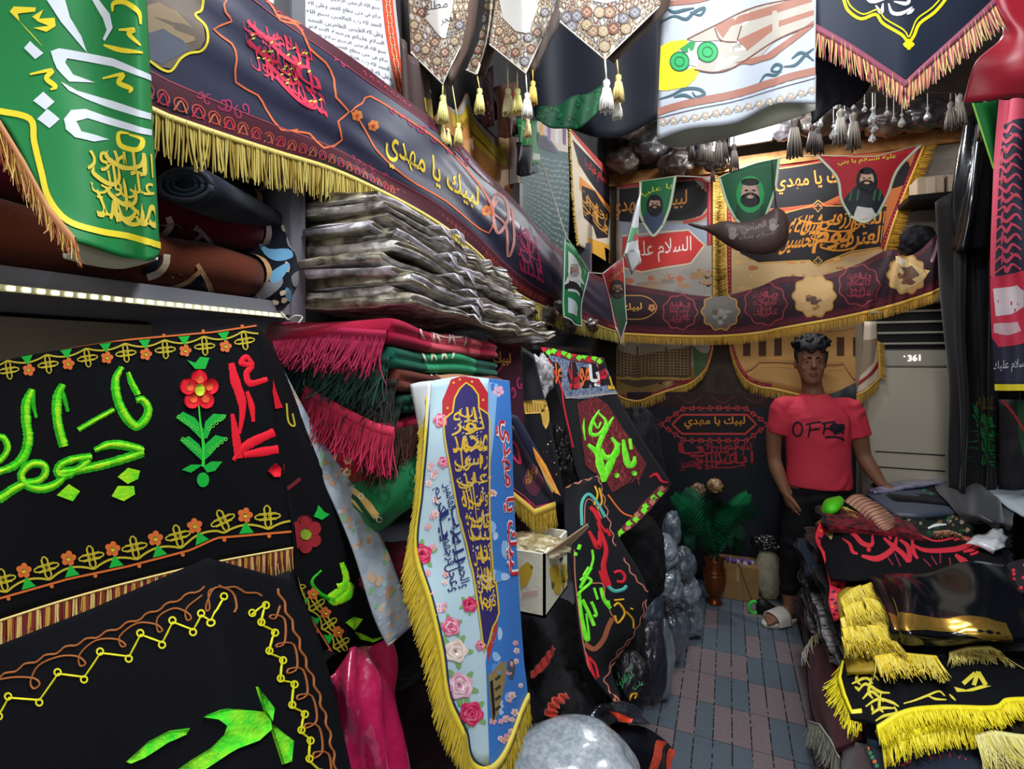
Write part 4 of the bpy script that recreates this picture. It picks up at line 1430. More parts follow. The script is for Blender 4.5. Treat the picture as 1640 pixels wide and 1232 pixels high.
o = rb.build('wall_banner', C('c9985a'), label='wide orange and black printed banner on the back wall, largest there', cat='banner', grid=(2, 2))
gm = [M('c9a14a', .5), M('a9812f', .6)]
fringe([p + Vector((0, -.006, 0)) for p in rb.edge('b')], .07, 220, gm, o, seed=1, jit=.15, band=.014, label='gold fringe along the lower edge')
fringe([p + Vector((0, -.006, 0)) for p in rb.edge('l')], .055, 200, gm, o, down=(-1, 0, -.3), seed=2, jit=.15, band=.012, name='side_fringe')
fringe([p + Vector((0, -.006, 0)) for p in rb.edge('r', 0, .6)], .07, 180, [M('d9a63a', .5), M('b9862a', .6)], o, down=(1, 0, -.2), seed=3, jit=.15, band=.012, name='side_fringe')
# folded tail of a banner by the air conditioner
ft = Cloth([[onw((1384, 515), 3.60), onw((1394, 515), 3.58), onw((1404, 515), 3.60)], [onw((1380, 580), 3.60), onw((1394, 580), 3.575), onw((1407, 575), 3.60)], [onw((1372, 632), 3.60), onw((1388, 624), 3.58), onw((1408, 605), 3.60)]], 10, 16)
ft.poly(zc([(690, 700), (770, 690), (750, 820), (670, 900)]), C('8d7a66'), .0012)
ft.stroke(zc([(770, 690), (782, 800), (740, 880), (660, 945)]), 5, DRED, .0016)
dots(ft, zc([(770, 700), (780, 800), (735, 885), (665, 940)]), 18, 1.2, DOTR, .002)
o = ft.build('banner_tail', C('c9b8a0'), label='folded pale banner tail with red dotted edge hanging beside the air conditioner', cat='banner')
fringe([p + Vector((0, -.005, 0)) for p in ft.edge('b')], .075, 70, gm, o, down=(-.1, 0, -1), seed=4, jit=.15, band=.012)
fringe([p + Vector((0, -.005, 0)) for p in ft.edge('r', .3, 1)], .04, 50, gm, o, down=(1, 0, -.5), seed=5, jit=.15, band=.01, name='side_fringe')

# --- back valance
vb = [((998, 455), (1000, 534)), ((1057, 464), (1057, 537)), ((1145, 475), (1145, 538)), ((1210, 461), (1210, 533)), ((1252, 444), (1252, 525)), ((1309, 442), (1309, 515)), ((1370, 425), (1370, 503)),
      ((1423, 400), (1423, 490)), ((1462, 408), (1470, 476)), ((1522, 358), (1505, 462))]
yv = [3.68, 3.70, 3.72, 3.70, 3.70, 3.68, 3.66, 3.62, 3.58, 3.56]
va = Cloth([[onw(a, y) for (a, b_), y in zip(vb, yv)], [onw(((a[0] + b_[0]) / 2, (a[1] + b_[1]) / 2), y - .02) for (a, b_), y in zip(vb, yv)], [onw(b_, y) for (a, b_), y in zip(vb, yv)]], 80, 18,
           us=np.linspace(0, 1, 10), fold=lambda u, v: .018 * np.exp(-((u - .80 + .10 * v) / .012) ** 2) + .016 * np.exp(-((u - .83 + .05 * v) / .010) ** 2) - .02 * np.exp(-((u - .86) / .015) ** 2) +
           .03 * np.exp(-((u - .95) / .02) ** 2) + .004 * np.sin(30 * u + 3 * v))
V_ = va.Hm
va.stroke([(x, .03) for x in np.linspace(0, va.Wm, 60)], .05, C('4d1422'), .0008, False, n=1)
va.stroke([(x, V_ - .02) for x in np.linspace(0, va.Wm, 60)], .035, C('4d1422'), .0008, False, n=1)
for i in range(70):
    x = (i + .5) * va.Wm / 70
    va.stroke([(x - .01, .02), (x, .036), (x + .01, .02)], .003, C('8a2a3a'), .0014, False, n=2)
for c_, r_, pic in (((1089, 500), 27, 0), ((1154, 499), 29, 1), ((1226, 487), 33, 0), ((1304, 474), 33, 1), ((1376, 457), 32, 0), ((1452, 440), 30, 1)):
    if pic:
        va.ring(c_, r_, 2.2, C('b8863c'), .0016, n=40, lobes=10, amp=.07, fill=C('c9a26a') if c_[0] > 1200 else C('6d6660'))
        for k in range(14):
            a_ = rng.uniform(0, 6.28)
            q = (c_[0] + rng.uniform(0, .65) * r_ * math.cos(a_), c_[1] + abs(rng.uniform(-.2, .7)) * r_ * math.sin(abs(a_) % 3.1))
            va.ring(q, rng.uniform(3, 8), 0, None, .0018 + .0001 * (k % 4), n=8, ry=rng.uniform(2, 5), fill=C(rng.choice(['7a4a34', 'a8703c', '8a5a44', '5c4238', 'd0a878'] if c_[0] > 1200 else ['8d8880', '4a4440', 'a09a90', '5c4a3c'])), lobes=3)
    else:
        va.ring(c_, r_, 2, C('9a3a44'), .0014, n=36, lobes=9, amp=.06, fill=C('3a0f1e'))
        va.callig([(c_[0] - r_ * .6, c_[1] - r_ * .6), (c_[0] + r_ * .6, c_[1] - r_ * .65), (c_[0] + r_ * .6, c_[1] + r_ * .6), (c_[0] - r_ * .6, c_[1] + r_ * .65)], ['يا زهراء', 'السلام', 'عليك'], C('94323f'), seed=int(c_[0]), rows=3, h=.0018)
va.text('لبيك', zb([(540, 390), (640, 385), (642, 425), (545, 432)]), C('e0a83a'), .0016, bold=.02)
va.stroke(zb([(540, 350), (660, 355), (715, 410), (655, 462), (540, 465)]), 1.6, C('c98a4a'), .0014)
va.flower(zb([(690, 410)])[0], 6, C('c98a4a'), C('7a2a2a'))
scrib(va, zb([(1130, 330), (1400, 270), (1420, 300), (1140, 360)]), C('7a2436'), 8, 3)
scrib(va, zb([(900, 490), (1200, 490), (1200, 520), (900, 520)]), C('7a2436'), 8, 4)
va.stroke([(1506, 368), (1500, 395), (1492, 420)], 5, C('b9899a'), .0014)
va.poly(zc([(870, 240), (930, 260), (1010, 310), (1060, 320), (1020, 370), (900, 430)]), C('d9bd84'), .0016)
va.poly(zc([(900, 300), (960, 290), (1000, 340), (940, 380)]), C('6d5240'), .002)
va.poly(zc([(880, 250), (925, 262), (900, 300)]), C('eee6d6'), .002)
vo2 = va.build('valance', C('2a0f1c'), label='maroon valance with round medallions and gold fringe across the back wall', cat='valance', grid=(1, 2))
fringe([p + Vector((0, -.004, 0)) for p in va.edge('b')], .066, 800, [M('d9ab45', .5), M('b9862a', .6)], vo2, seed=7, jit=.1, band=.014, label='gold fringe')

# --- low black banner on the back wall
lb = Cloth([[onw((975, 628), 3.90), onw((1110, 628), 3.89), onw((1262, 632), 3.90)], [onw((975, 760), 3.90), onw((1110, 760), 3.88), onw((1262, 760), 3.90)], [onw((975, 930), 3.90), onw((1110, 930), 3.89), onw((1262, 930), 3.90)]], 20, 18, wr=.006, wf=4, seed=2)
lb.poly(zb([(560, 830), (1300, 830), (1300, 900), (560, 905)]), C('2b1216'), .0009)
for k in range(4):
    lb.stroke(zb([(660 + 160 * k, 845), (720 + 160 * k, 880), (780 + 160 * k, 845)]), 2, C('5c2424'))
pl = [(735, 985), (850, 905), (1150, 905), (1262, 985), (1160, 1065), (850, 1065)]
lb.poly(zb([(790, 985), (840, 938), (1160, 938), (1205, 985), (1150, 1032), (840, 1032)]), C('161015'), .0013)
for q, w_ in (([(790, 985), (840, 938), (1160, 938), (1205, 985), (1150, 1032), (840, 1032)], 3), (pl, 1.5)):
    lb.stroke(zb(q + q[:1]), w_, C('c8403c'), .0016, lin_=True)
for i in range(26):
    p = resample([(x, y, 0) for x, y in pl + pl[:1]], 27)[i]
    lb.flower(zb([p[:2]])[0], 5, C('a83238'), C('3a1216'), n=4, a0=i)
lb.text('لبيك يا مهدي', zb([(848, 948), (1150, 945), (1150, 1003), (850, 1008)]), C('e0902c'), .0018, bold=.02)
lb.callig(zb([(820, 1075), (1190, 1075), (1190, 1195), (825, 1215)]), ['السلام عليك يا', 'ابا عبد الله الحسين'], C('a82c36'), seed=4, w=.02)
lb.stroke(zb([(560, 950), (690, 950), (735, 985), (690, 1015), (560, 1015)]), 2, C('5c2430'))
lb.text('مهدي', zb([(590, 965), (680, 965), (680, 1002), (590, 1002)]), C('6d5a44'), .0016)
lb.build('wall_banner', C('171b26'), label='low black banner with small orange script in a red cartouche behind the plant', cat='banner')

dkc = Cloth([[onw((1250, 640), 3.87), onw((1320, 634), 3.86), onw((1400, 600), 3.87)], [onw((1250, 935), 3.87), onw((1320, 940), 3.86), onw((1400, 945), 3.87)]], 24, 12, fold=lambda u, v: .012 * np.sin(22 * u))
dkc.build('black_cloth', C('14151c'), label='plain black cloth covering the back wall behind the man', cat='cloth')
# --- portrait flags on a string
stp = [onx(868, 262, -.72), onx(906, 378, -.62), onx(924, 405, -.62), onx(944, 436, -.62), onx(966, 438, -.52), onx(982, 425, -.52), onx(998, 412, -.52), onx(1018, 330, -.42), onx(1026, 310, -.42), ony(1024, 292, 3.90),
       ony(1052, 288, 3.885), ony(1084, 283, 3.90), ony(1150, 286, 3.90), ony(1172, 276, 3.885), ony(1212, 262, 3.885), ony(1250, 254, 3.90), ony(1306, 250, 3.90), ony(1400, 252, 3.885), ony(1478, 232, 3.90)]
stp = [p if i < 9 else ony(*q, 3.44 - .015 * k) for i, (p, q, k) in enumerate(zip(stp, [None] * 9 + [(1024, 291), (1052, 287), (1084, 282), (1150, 285), (1172, 275), (1212, 261), (1250, 253), (1306, 249), (1400, 251), (1478, 231)], [0] * 10 + [1, 0, 0, 1, 1, 0, 0, 1, 0]))]
sb = B().tube(spline([tuple(p) for p in stp], 1, lin_=True), .003, M('d8d4c8', .6), 5)
sb.obj('string', label='pale string carrying the portrait flags before the back wall', cat='string')
LACE = C('c6cdb6')


def flag(name, rows, base, dec, lab, edge='lbr', y=3.44, us=None, m=LACE):
    c = Cloth([[onw(p, y - (.015 if 0 < i < len(r) - 1 else 0)) for i, p in enumerate(r)] for r in rows], 14, 14, us=us)
    dec(c)
    if edge:
        E = []
        g = c.pg
        if 'l' in edge:
            E += g[:, 0].tolist()
        if 'b' in edge:
            E += g[-1].tolist()
        if 'r' in edge:
            E += g[::-1, -1].tolist()
        c.stroke(E, 9, m, .0024, n=1)
        c.stroke(E, 1.5, C('6d8a5c'), .0028, n=2)
    return c.build('portrait_flag', base, label=lab, cat='flag', group='portrait flags on the string')


def d1(c):
    c.poly([(1022, 352), (1080, 352), (1066, 375), (1040, 378)], C('4a5570'), .0014)
    bearded(c, z3([(705, 1010)])[0], (C('1a1416'), HAIR_P, SKIN_P, C('3a4660')), .9)
    c.text('يا علي', z3([(640, 935), (790, 900), (790, 940), (640, 975)]), C('cfd23a'), .0016)


flag('a', [[(1024, 292), (1052, 288), (1084, 283)], [(1022, 335), (1052, 335), (1076, 328)], [(1028, 358), (1046, 380), (1064, 362)]], C('17683a'), d1, 'green portrait flag with a dark-hooded bearded head, left of the brown waterskin')


def d2(c):
    bearded(c, z3([(1175, 950)])[0], (C('22904c'), HAIR_P, C('b39684'), C('20402c')), 1.5)


flag('b', [[(1150, 286), (1172, 276), (1212, 262), (1250, 254)], [(1162, 325), (1185, 320), (1220, 312), (1243, 305)], [(1176, 352), (1192, 366), (1212, 366), (1228, 348)]], C('1c5a38'), d2, 'portrait flag with a large bearded face in a green hood, above the brown waterskin')


def d3(c):
    c.poly(z4([(590, 1090), (650, 1020), (760, 1020), (810, 1090), (760, 1210), (620, 1210)]), C('22252c'), .0012)
    bearded(c, z4([(712, 985)])[0], (C('17181a'), HAIR_P, C('c9a088'), C('1f3a2a')), 1.15, False)
    for x in (630, 670, 760, 790):
        c.stroke(z4([(x, 1020 + abs(x - 710) * .3), (x - 12, 1100)]), 3, C('2c6a44'), .0018)
    c.poly(z4([(660, 1130), (740, 1140), (770, 1190), (640, 1200)]), C('cfcac4'), .0018)
    c.text('عليه السلام يا بني', z4([(550, 880), (875, 840), (870, 880), (555, 910)]), C('e6d84a'), .0016, bold=.01)
    c.text('يا ابا الفضل', z4([(640, 1195), (770, 1190), (765, 1215), (645, 1218)]), C('c23a3a'), .002)


flag('c', [[(1306, 250), (1400, 252), (1478, 232)], [(1338, 285), (1392, 285), (1440, 272)], [(1345, 320), (1390, 318), (1424, 312)], [(1360, 348), (1384, 358), (1408, 344)]], C('a81c26'), d3, 'red portrait flag with a hooded bearded man, largest, at the right end of the string')
fl = Cloth([[onx(906, 378, -.62), onx(924, 405, -.62), onx(944, 436, -.62)], [onx(902, 455, -.62), onx(922, 462, -.62), onx(934, 480, -.62)], [onx(903, 508, -.62), onx(918, 518, -.62), onx(930, 524, -.62)]], 10, 14, wr=.008, wf=4)
fl.poly(z6([(290, 720), (360, 820), (350, 960), (290, 930)]), C('c9cfc9'), .0012)
fl.poly(z6([(275, 870), (370, 940), (370, 975), (275, 915)]), C('17191f'), .0016)
fl.poly(z6([(290, 960), (340, 1010), (335, 1060), (290, 1040)]), C('c3d0d6'), .0014)
bearded(fl, z6([(322, 820)])[0], (C('d8dad8'), C('9a9a98'), SKIN_P, C('d8dad8')), .7)
fl.stroke(fl.pg[:, 0].tolist() + fl.pg[-1].tolist() + fl.pg[::-1, -1].tolist(), 4, C('cdd6cf'), .002, n=1)
fl.build('portrait_flag', C('147844'), label='green and white portrait flag hanging at the end of the left valance', cat='flag', group='portrait flags on the string')
f2 = Cloth([[onx(966, 438, -.52), onx(982, 425, -.52), onx(998, 412, -.52)], [onx(978, 490, -.52), onx(990, 480, -.53), onx(1002, 470, -.52)], [onx(986, 525, -.52), onx(994, 552, -.52), onx(1003, 515, -.52)]], 10, 14, wr=.006, wf=4)
f2.text('يا حسين', z6([(500, 850), (575, 800), (580, 830), (505, 880)]), C('e6d24a'), .0016)
f2.poly(z6([(520, 1000), (590, 1000), (590, 1110), (555, 1130), (530, 1050)]), C('1f5a44'), .0013)
bearded(f2, z6([(545, 915)])[0], (C('17181a'), HAIR_P, SKIN_P, C('1f6a44')), .8)
f2.stroke(f2.pg[:, 0].tolist() + f2.pg[-1].tolist() + f2.pg[::-1, -1].tolist(), 3.5, C('d6dad6'), .002, n=1)
f2.build('portrait_flag', C('c22a3a'), label='small red and green portrait flag hanging before the wall corner', cat='flag', group='portrait flags on the string')
f3 = Cloth([[onx(1018, 330, -.42), onx(1022, 322, -.41), onx(1026, 310, -.42)], [onx(1004, 395, -.42), onx(1014, 392, -.41), onx(1022, 385, -.42)], [onx(1002, 410, -.42), onx(1020, 404, -.41), onx(1027, 420, -.42)], [onx(1012, 440, -.42), onx(1018, 430, -.41), onx(1024, 422, -.42)]], 8, 16)
f3.poly(zb([(590, 10), (625, 10), (610, 60), (570, 90)]), C('2aa05c'), .0012)
f3.poly(zb([(600, 50), (620, 40), (625, 70), (600, 80)]), C('c23a4a'), .0014)
f3.build('portrait_flag', C('d3d8dc'), label='white edge-on flag with green and red patches, twisted on the string', cat='flag', group='portrait flags on the string')

# --- brown waterskin
ws = [(1101, 356, 361), (1112, 357, 365), (1130, 361, 370), (1146, 358, 380), (1162, 353, 392), (1180, 356, 402), (1200, 356, 407), (1222, 346, 409), (1243, 331, 405), (1256, 338, 396), (1263, 352, 380)]
b = B()
secs = []
for x, a, c_ in ws:
    p, q = ony(x, a, 3.36), ony(x, c_, 3.36)
    h = (p - q).length / 2
    secs.append(((p + q) / 2, Vector((0, .75 * h ** .8 * .5, 0)), Vector((0, 0, h))))
secs = [(Vector(c_), Vector(a_), Vector(d_)) for c_, a_, d_ in secs]
V, F = loft(b, secs, M('4d3a36', .5, bump=.2, bscale=60, spec=.4, var=.12), 18)
V, F = remesh(b, .010, 3)
dc = Decal(V, F)
INK = M('9a8c84', .7)
for c_ in ((1173, 376), (1238, 362)):
    dc.poly([(c_[0] + 6 * math.cos(t), c_[1] + 2 + 6 * math.sin(t)) for t in np.linspace(0, 6.28, 12, endpoint=False)], INK)
    for k in range(4):
        dc.stroke([(c_[0] - 4.5 + 3 * k, c_[1] - 2), (c_[0] - 5 + 3.3 * k, c_[1] - 13 + abs(k - 1.5) * 2)], 2, INK)
    dc.stroke([(c_[0] + 5, c_[1] + 3), (c_[0] + 9, c_[1] - 2)], 2, INK)
dc.text('العباس', [(1187, 362), (1226, 352), (1228, 366), (1188, 376)], INK)
dc.text('السلام عليك', [(1184, 378), (1240, 370), (1240, 378), (1184, 387)], INK)
wsk = mk('waterskin', V, F, [M('4d3a36', .5, bump=.2, bscale=60, spec=.4, var=.12)], None, None, label='brown leather waterskin with pale hand prints hung before the back wall', cat='waterskin')
dc.b.obj('printed_marks', wsk)
B().tube([ony(1243, 334, 3.36), ony(1240, 300, 3.40), ony(1236, 255, 3.44)], .004, M('3d2c28', .6), 6).obj('strap', wsk)

# --- flood lamp by the beam, bundles above it
lp = empty('flood_lamp', ony(1203, 232, 3.75), label='bright white flood lamp above the beam on the back wall', cat='lamp')
b = B().box(ony(1166, 238, 3.78), ony(1240, 168, 3.74), M('8a8a88', .4, metal=.6), .008)
b.obj('housing', lp)
a_, c_ = ony(1170, 234, 3.735), ony(1236, 172, 3.735)
B().box((a_.x, 3.730, a_.z), (c_.x, 3.738, c_.z), M('f4f8ff', .5, emit=9.0), .003).obj('lit_panel', lp, label='glowing white panel')
PB = [PLASTIC('5a4a40', hex2='2a2220'), PLASTIC('4a4446', hex2='1f1c20')]
for i, (px, py, r) in enumerate([(1000, 258, .15), (1040, 235, .17), (1085, 262, .15), (1128, 245, .15), (1010, 205, .18), (1075, 205, .17), (1150, 262, .10), (1262, 205, .13), (1310, 195, .15), (1365, 190, .15), (1420, 195, .14), (1475, 185, .15), (1530, 180, .13)]):
    p = ony(px, py, 3.74)
    blob('wrapped_bundle', p, (r * .85, r * .6, r * .6), PB[i % 2], seed=i, amp=.22, freq=1.8, seg=20, crease=.15, label='dark plastic-wrapped bundle piled above the wooden beam', cat='bundle', group='bundles above the beam')

# --- glass drops and dark tassels strung before the beam
wire = [W(1040, 172, 2.55), W(1200, 150, 2.5), W(1400, 148, 2.45), W(1580, 150, 2.4)]
B().tube(spline([tuple(p) for p in wire], 6), .0025, M('3a3a3a', .5), 5).obj('hanging_wire', label='thin wire under the ceiling carrying tassels and glass drops', cat='wire')
GLASS = M('e8ecea', .06, spec=.8, trans=.75)
DT = [M('4a403c', .6), M('6d6258', .55), M('8a8278', .5)]


def wy(px):
    return float(np.interp(px, [1040, 1200, 1400, 1580], [172, 150, 148, 150])), float(np.interp(px, [1040, 1200, 1400, 1580], [2.55, 2.5, 2.45, 2.4]))


for i, (q, y0, y1, k) in enumerate([(z4([(315, 0)])[0], 648, 872, 1), (z4([(412, 0)])[0], 685, 840, 0), (z4([(447, 0)])[0], 700, 850, 0), (z4([(568, 0)])[0], 600, 800, 2), (z4([(640, 0)])[0], 620, 828, 1), (z4([(1172, 0)])[0], 560, 715, 1), (z4([(1222, 0)])[0], 520, 695, 2),
                                    (z3([(885, 0)])[0], 690, 795, 0), (z3([(938, 0)])[0], 680, 800, 1), (z3([(975, 0)])[0], 690, 805, 2), (z3([(1020, 0)])[0], 665, 835, 1), (z3([(1045, 0)])[0], 670, 810, 0), (z3([(1095, 0)])[0], 710, 850, 1), (z3([(990, 0)])[0], 830, 900, 0), (z4([(1360, 0)])[0], 560, 770, 1)]):
    s_ = 3.4217 if q[0] > 1180 and i not in (7, 8, 9, 10, 11, 12, 13) else 3.0808
    ty, d = wy(q[0])
    L = (y1 - y0) / s_ / FPX * d
    tassel(W(q[0], y0 / s_, d), L, DT[k], None, cordto=W(q[0], ty, d), seed=i, r=L * .16, n=12, label='dark silky tassel dangling from the wire below the beam', cat='tassel', group='tassels on the wire')
for i, (x, y, r) in enumerate([(530, 740, 22), (700, 600, 14), (745, 655, 26), (758, 705, 18), (742, 762, 20), (905, 675, 20), (1045, 640, 20), (590, 640, 15), (455, 680, 18), (822, 620, 13), (1200, 660, 16), (640, 590, 13), (545, 585, 12), (860, 650, 10), (342, 640, 14)]):
    q = z4([(x, y)])[0]
    ty, d = wy(q[0])
    p = W(*q, d)
    R = r / 3.42 / FPX * d
    b = B().lathe(p, [(R * .1, R * 1.7), (R * .3, R * 1.2), (R * .85, R * .2), (R, -R * .3), (R * .8, -R * .8), (R * .2, -R * 1.15)], GLASS, 10)
    b.tube([p + Vector((0, 0, R * 1.65)), W(q[0], ty, d)], .0012, M('c9c4b8', .4), 4)
    b.ball(p + Vector((0, 0, R * 2.2)), R * .45, GLASS, 8, 6)
    b.obj('glass_drop', smooth=False, label='clear glass drop bead hanging from the wire below the beam', cat='bead', group='glass drops on the wire')

# --- air conditioner
ac = empty('air_conditioner', (.96, 3.78, 0), label='tall beige floor-standing air conditioner against the back wall', cat='air conditioner')
BE, BE2, BK = M('b5ae9c', .45, spec=.4), M('9c968a', .4), M('0c0c0e', .6)
B().box((.75, 3.66, 0), (1.18, 3.92, 1.90), BE2, .012).obj('cabinet', ac, smooth=False)
B().box((.765, 3.640, .06), (1.165, 3.665, 1.505), BE, .008).obj('front_panel', ac, smooth=False, label='plain beige front panel')
B().box((.765, 3.642, 1.515), (1.165, 3.665, 1.605), M('a8a294', .35), .004).obj('display_band', ac, smooth=False)
B().box((.77, 3.648, 1.615), (1.16, 3.662, 1.875), BK).obj('air_outlet', ac, smooth=False, label='black air outlet')
for i in range(4):
    B().box((.772, 3.628, 1.64 + .062 * i), (1.158, 3.650, 1.652 + .062 * i), M('a8a296', .4), .003).obj('louvre', ac, smooth=False)
for z_ in (.92, 1.01):
    B().box((.80, 3.636, z_), (1.13, 3.642, z_ + .006), BK).obj('groove', ac, smooth=False)
dp = Decal([(.75, 3.640, 1.4), (1.2, 3.640, 1.4), (1.2, 3.640, 1.7), (.75, 3.640, 1.7)], [[0, 1, 2, 3]])
EM = M('ffffff', .5, emit=2.2)
dp.text('361', [(1454, 569), (1474, 568), (1474, 578), (1454, 579)], EM, .001, .01)
dp.poly([(1448.5 + 1.2 * math.cos(t), 571 + 1.2 * math.sin(t)) for t in np.linspace(0, 6.2, 8, endpoint=False)], EM)
dp.b.obj('digits', ac, label='glowing white digits')

# --- wall shelf with cartons at the right end of the back wall
B().box((.86, 3.92, 1.90), (XR, YB, 2.86), M('8f8578', .8, var=.12)).obj('trim_3', smooth=False, kind='structure')
p0, p1 = ony(1452, 316, 3.70), ony(1600, 300, 3.70)
B().box((p0.x, 3.66, p0.z - .035), (XR - .01, 3.925, p0.z), M('141416', .5), .004).obj('wall_shelf', smooth=False, label='black plank shelf on the back wall at the right', cat='shelf')
zs = p0.z + .001
for i, (a, b_, m, lab) in enumerate([((1468, 318), (1512, 283), 'b9a58c', 'pale cardboard carton on the black plank shelf'), ((1516, 318), (1534, 284), '8f7c68', 'small brown carton at the right of the pale one on the plank shelf')]):
    q0, q1 = ony(*a, 3.72), ony(*b_, 3.72)
    o = B().box((q0.x, 3.71, zs), (q1.x, 3.86, zs + abs(q1.z - q0.z)), M(m, .85, bump=.1), .004).obj('carton', smooth=False, label=lab, cat='carton')
    B().box(((q0.x + q1.x) / 2 - .02, 3.7085, zs + .01), ((q0.x + q1.x) / 2 + .02, 3.711, zs + abs(q1.z - q0.z) - .01), M('c9b89c', .4)).obj('tape', o, smooth=False)
q0, q1 = ony(1448, 400, 3.80), ony(1496, 388, 3.80)
blob('dark_bundle', ony(1470, 385, 3.80), (.09, .07, .09), M('15141a', .8), seed=3, amp=.15, label='black rounded bundle above the air conditioner', cat='bundle')
q = ony(1420, 255, 3.8)

# --- right-hand hangings
bd = Cloth([[W(1548, 185, 2.6), W(1562, 188, 2.55), W(1578, 200, 2.55), W(1592, 215, 2.6)], [W(1530, 310, 2.6), W(1552, 310, 2.52), W(1572, 310, 2.55), W(1596, 310, 2.6)], [W(1520, 400, 2.62), W(1545, 402, 2.55), W(1568, 398, 2.58), W(1598, 400, 2.6)]], 18, 24, fold=lambda u, v: .02 * np.sin(14 * u + 4 * v))
bd.build('plastic_drape', M('121318', .22, coat=.8, spec=.6), label='glossy black plastic-covered garment hanging at the right wall', cat='drape')
bc = Cloth([[W(1500, 330, 2.75), W(1530, 300, 2.62), W(1560, 300, 2.72), W(1588, 300, 2.62), W(1625, 300, 2.7)], [W(1512, 480, 2.75), W(1532, 480, 2.62), W(1560, 480, 2.72), W(1590, 480, 2.62), W(1625, 480, 2.7)],
            [W(1526, 640, 2.72), W(1540, 640, 2.62), W(1562, 640, 2.7), W(1590, 640, 2.62), W(1625, 640, 2.68)], [W(1528, 790, 2.70), W(1542, 790, 2.62), W(1562, 790, 2.7), W(1590, 790, 2.62), W(1625, 790, 2.68)]], 40, 30, wr=.012, wf=10, seed=4,
           fold=lambda u, v: .022 * np.sin(26 * u + 1.5 * v))
bc.callig(zc([(1310, 1100), (1400, 1110), (1420, 1400), (1320, 1380)]), ['يا حسين', 'يا علي', 'يا زهراء'], C('1f7a3c'), seed=3, rows=4)
bc.callig(zc([(1310, 1010), (1400, 1010), (1400, 1080), (1310, 1080)]), ['الله'], C('6d5a22'), seed=5, rows=1)
bc.build('black_cloth', M('0b0c12', .6, spec=.4, sheen=.2), label='long black cloth in deep folds hanging at the right of the air conditioner', cat='cloth')
gp = Cloth([[W(1556, 165, 2.35), W(1578, 164, 2.33), W(1600, 160, 2.35)], [W(1572, 215, 2.35), W(1588, 215, 2.33), W(1600, 215, 2.35)], [W(1590, 270, 2.35), W(1596, 272, 2.34), W(1600, 270, 2.35)]], 8, 12)
gp.stroke([(1557, 165), (1573, 215), (1591, 271)], 5, C('8fd04a'), .0014)
gp.build('green_pennant', C('14702f'), label='green pennant edge with lime trim at the upper right', cat='pennant')
rbn = Cloth([[W(1600, 160, 2.25), W(1625, 158, 2.2), W(1660, 158, 2.15), W(1740, 150, 2.1)], [W(1590, 280, 2.25), W(1622, 280, 2.18), W(1660, 280, 2.15), W(1740, 280, 2.1)], [W(1586, 420, 2.25), W(1620, 420, 2.2), W(1660, 420, 2.13), W(1740, 420, 2.1)],
             [W(1588, 520, 2.25), W(1620, 525, 2.2), W(1660, 525, 2.15), W(1740, 525, 2.1)], [W(1592, 626, 2.25), W(1622, 626, 2.2), W(1660, 626, 2.15), W(1740, 626, 2.1)]], 20, 30, wr=.012, wf=7, seed=6)
PK = C('d04a62')
rbn.poly([(1588, 160), (1600, 158), (1650, 155), (1640, 190), (1608, 200), (1600, 300), (1593, 445), (1580, 440)], PK, .0012)
for k in range(15):
    y = 205 + 16 * k
    rbn.stroke([(1592, y + 10), (1600 + 4 * (k % 3), y - 2), (1612, y + 6), (1622 + 5 * (k % 2), y - 6), (1636, y + 3)], [2, 4, 6, 4, 2], PK, .0015)
    if k % 2:
        rbn.stroke([(1604, y + 12), (1606, y - 10)], [1, 4, 2], PK, .0016)
    if k % 3 == 0:
        rbn.stroke([(1618, y + 8), (1630, y + 14)], 3, PK, .0016)
rbn.poly([(1584, 445), (1650, 432), (1650, 548), (1600, 556), (1588, 540)], C('c2304a'), .0014)
rbn.poly(zc([(1405, 420), (1540, 400), (1574, 430), (1574, 520), (1500, 560), (1420, 570)]), C('cfc3c8'), .0018)
rbn.poly(zc([(1410, 610), (1540, 600), (1560, 650), (1480, 675), (1410, 660)]), C('c9a8b0'), .0018)
rbn.text('السلام عليك', zc([(1405, 815), (1600, 800), (1600, 870), (1405, 885)]), C('c9c9d2'), .0015)
rbn.stroke([(1590, 621), (1700, 621)], 11, C('e0cf2a'), .0015)
rbn.build('hanging_banner', C('26283c'), label='red and navy script banner with yellow hem at the right edge', cat='banner')
lr = Cloth([[W(1600, 640, 2.45), W(1640, 640, 2.4), W(1720, 640, 2.3)], [W(1600, 720, 2.45), W(1640, 720, 2.38), W(1720, 720, 2.3)], [W(1600, 785, 2.45), W(1640, 785, 2.4), W(1720, 785, 2.3)]], 10, 12, wr=.01, wf=6)
lr.stroke([(1605, 640), (1625, 665), (1640, 690)], 4, C('a82a2a'))
lr.poly([(1628, 640), (1660, 650), (1650, 760), (1632, 700)], C('124a26'))
lr.build('black_cloth', C('101016'), label='black cloth with a red line under the yellow-hemmed banner', cat='cloth')

# ================================================================ left shelving and its goods
zd, ze, zf, zg, zh = zm(0, 400, 3.0808), zm(0, 780, 2.725), zm(440, 560, 3.0808), zm(440, 832, 3.0808), zm(240, 250, 4.5615)
GREYB = M('6a6a72', .5, spec=.4)
su = empty('shelf_unit', (-1.0, 1.6, 0), label='grey shelf unit along the left wall, holding rolled rugs and wrapped cloth', cat='shelf')
for y in (-.55, .78, 2.0, 3.2):
    B().box((XL + .01, y, 0), (XS, y + .04, 2.29), GREYB, .002).obj('upright', su, smooth=False)
for z_, y0, y1 in ((1.640, -.51, .78), (1.60, .82, 2.0), (1.60, 2.04, 3.2), (.9, -.51, .78), (.9, .82, 2.0), (.9, 2.04, 3.2), (.12, .82, 2.0), (.12, 2.04, 3.2)):
    B().box((XL + .01, y0, z_ - .002), (XS - .002, y1, z_ + .024), GREYB, .002).obj('shelf_board', su, smooth=False)
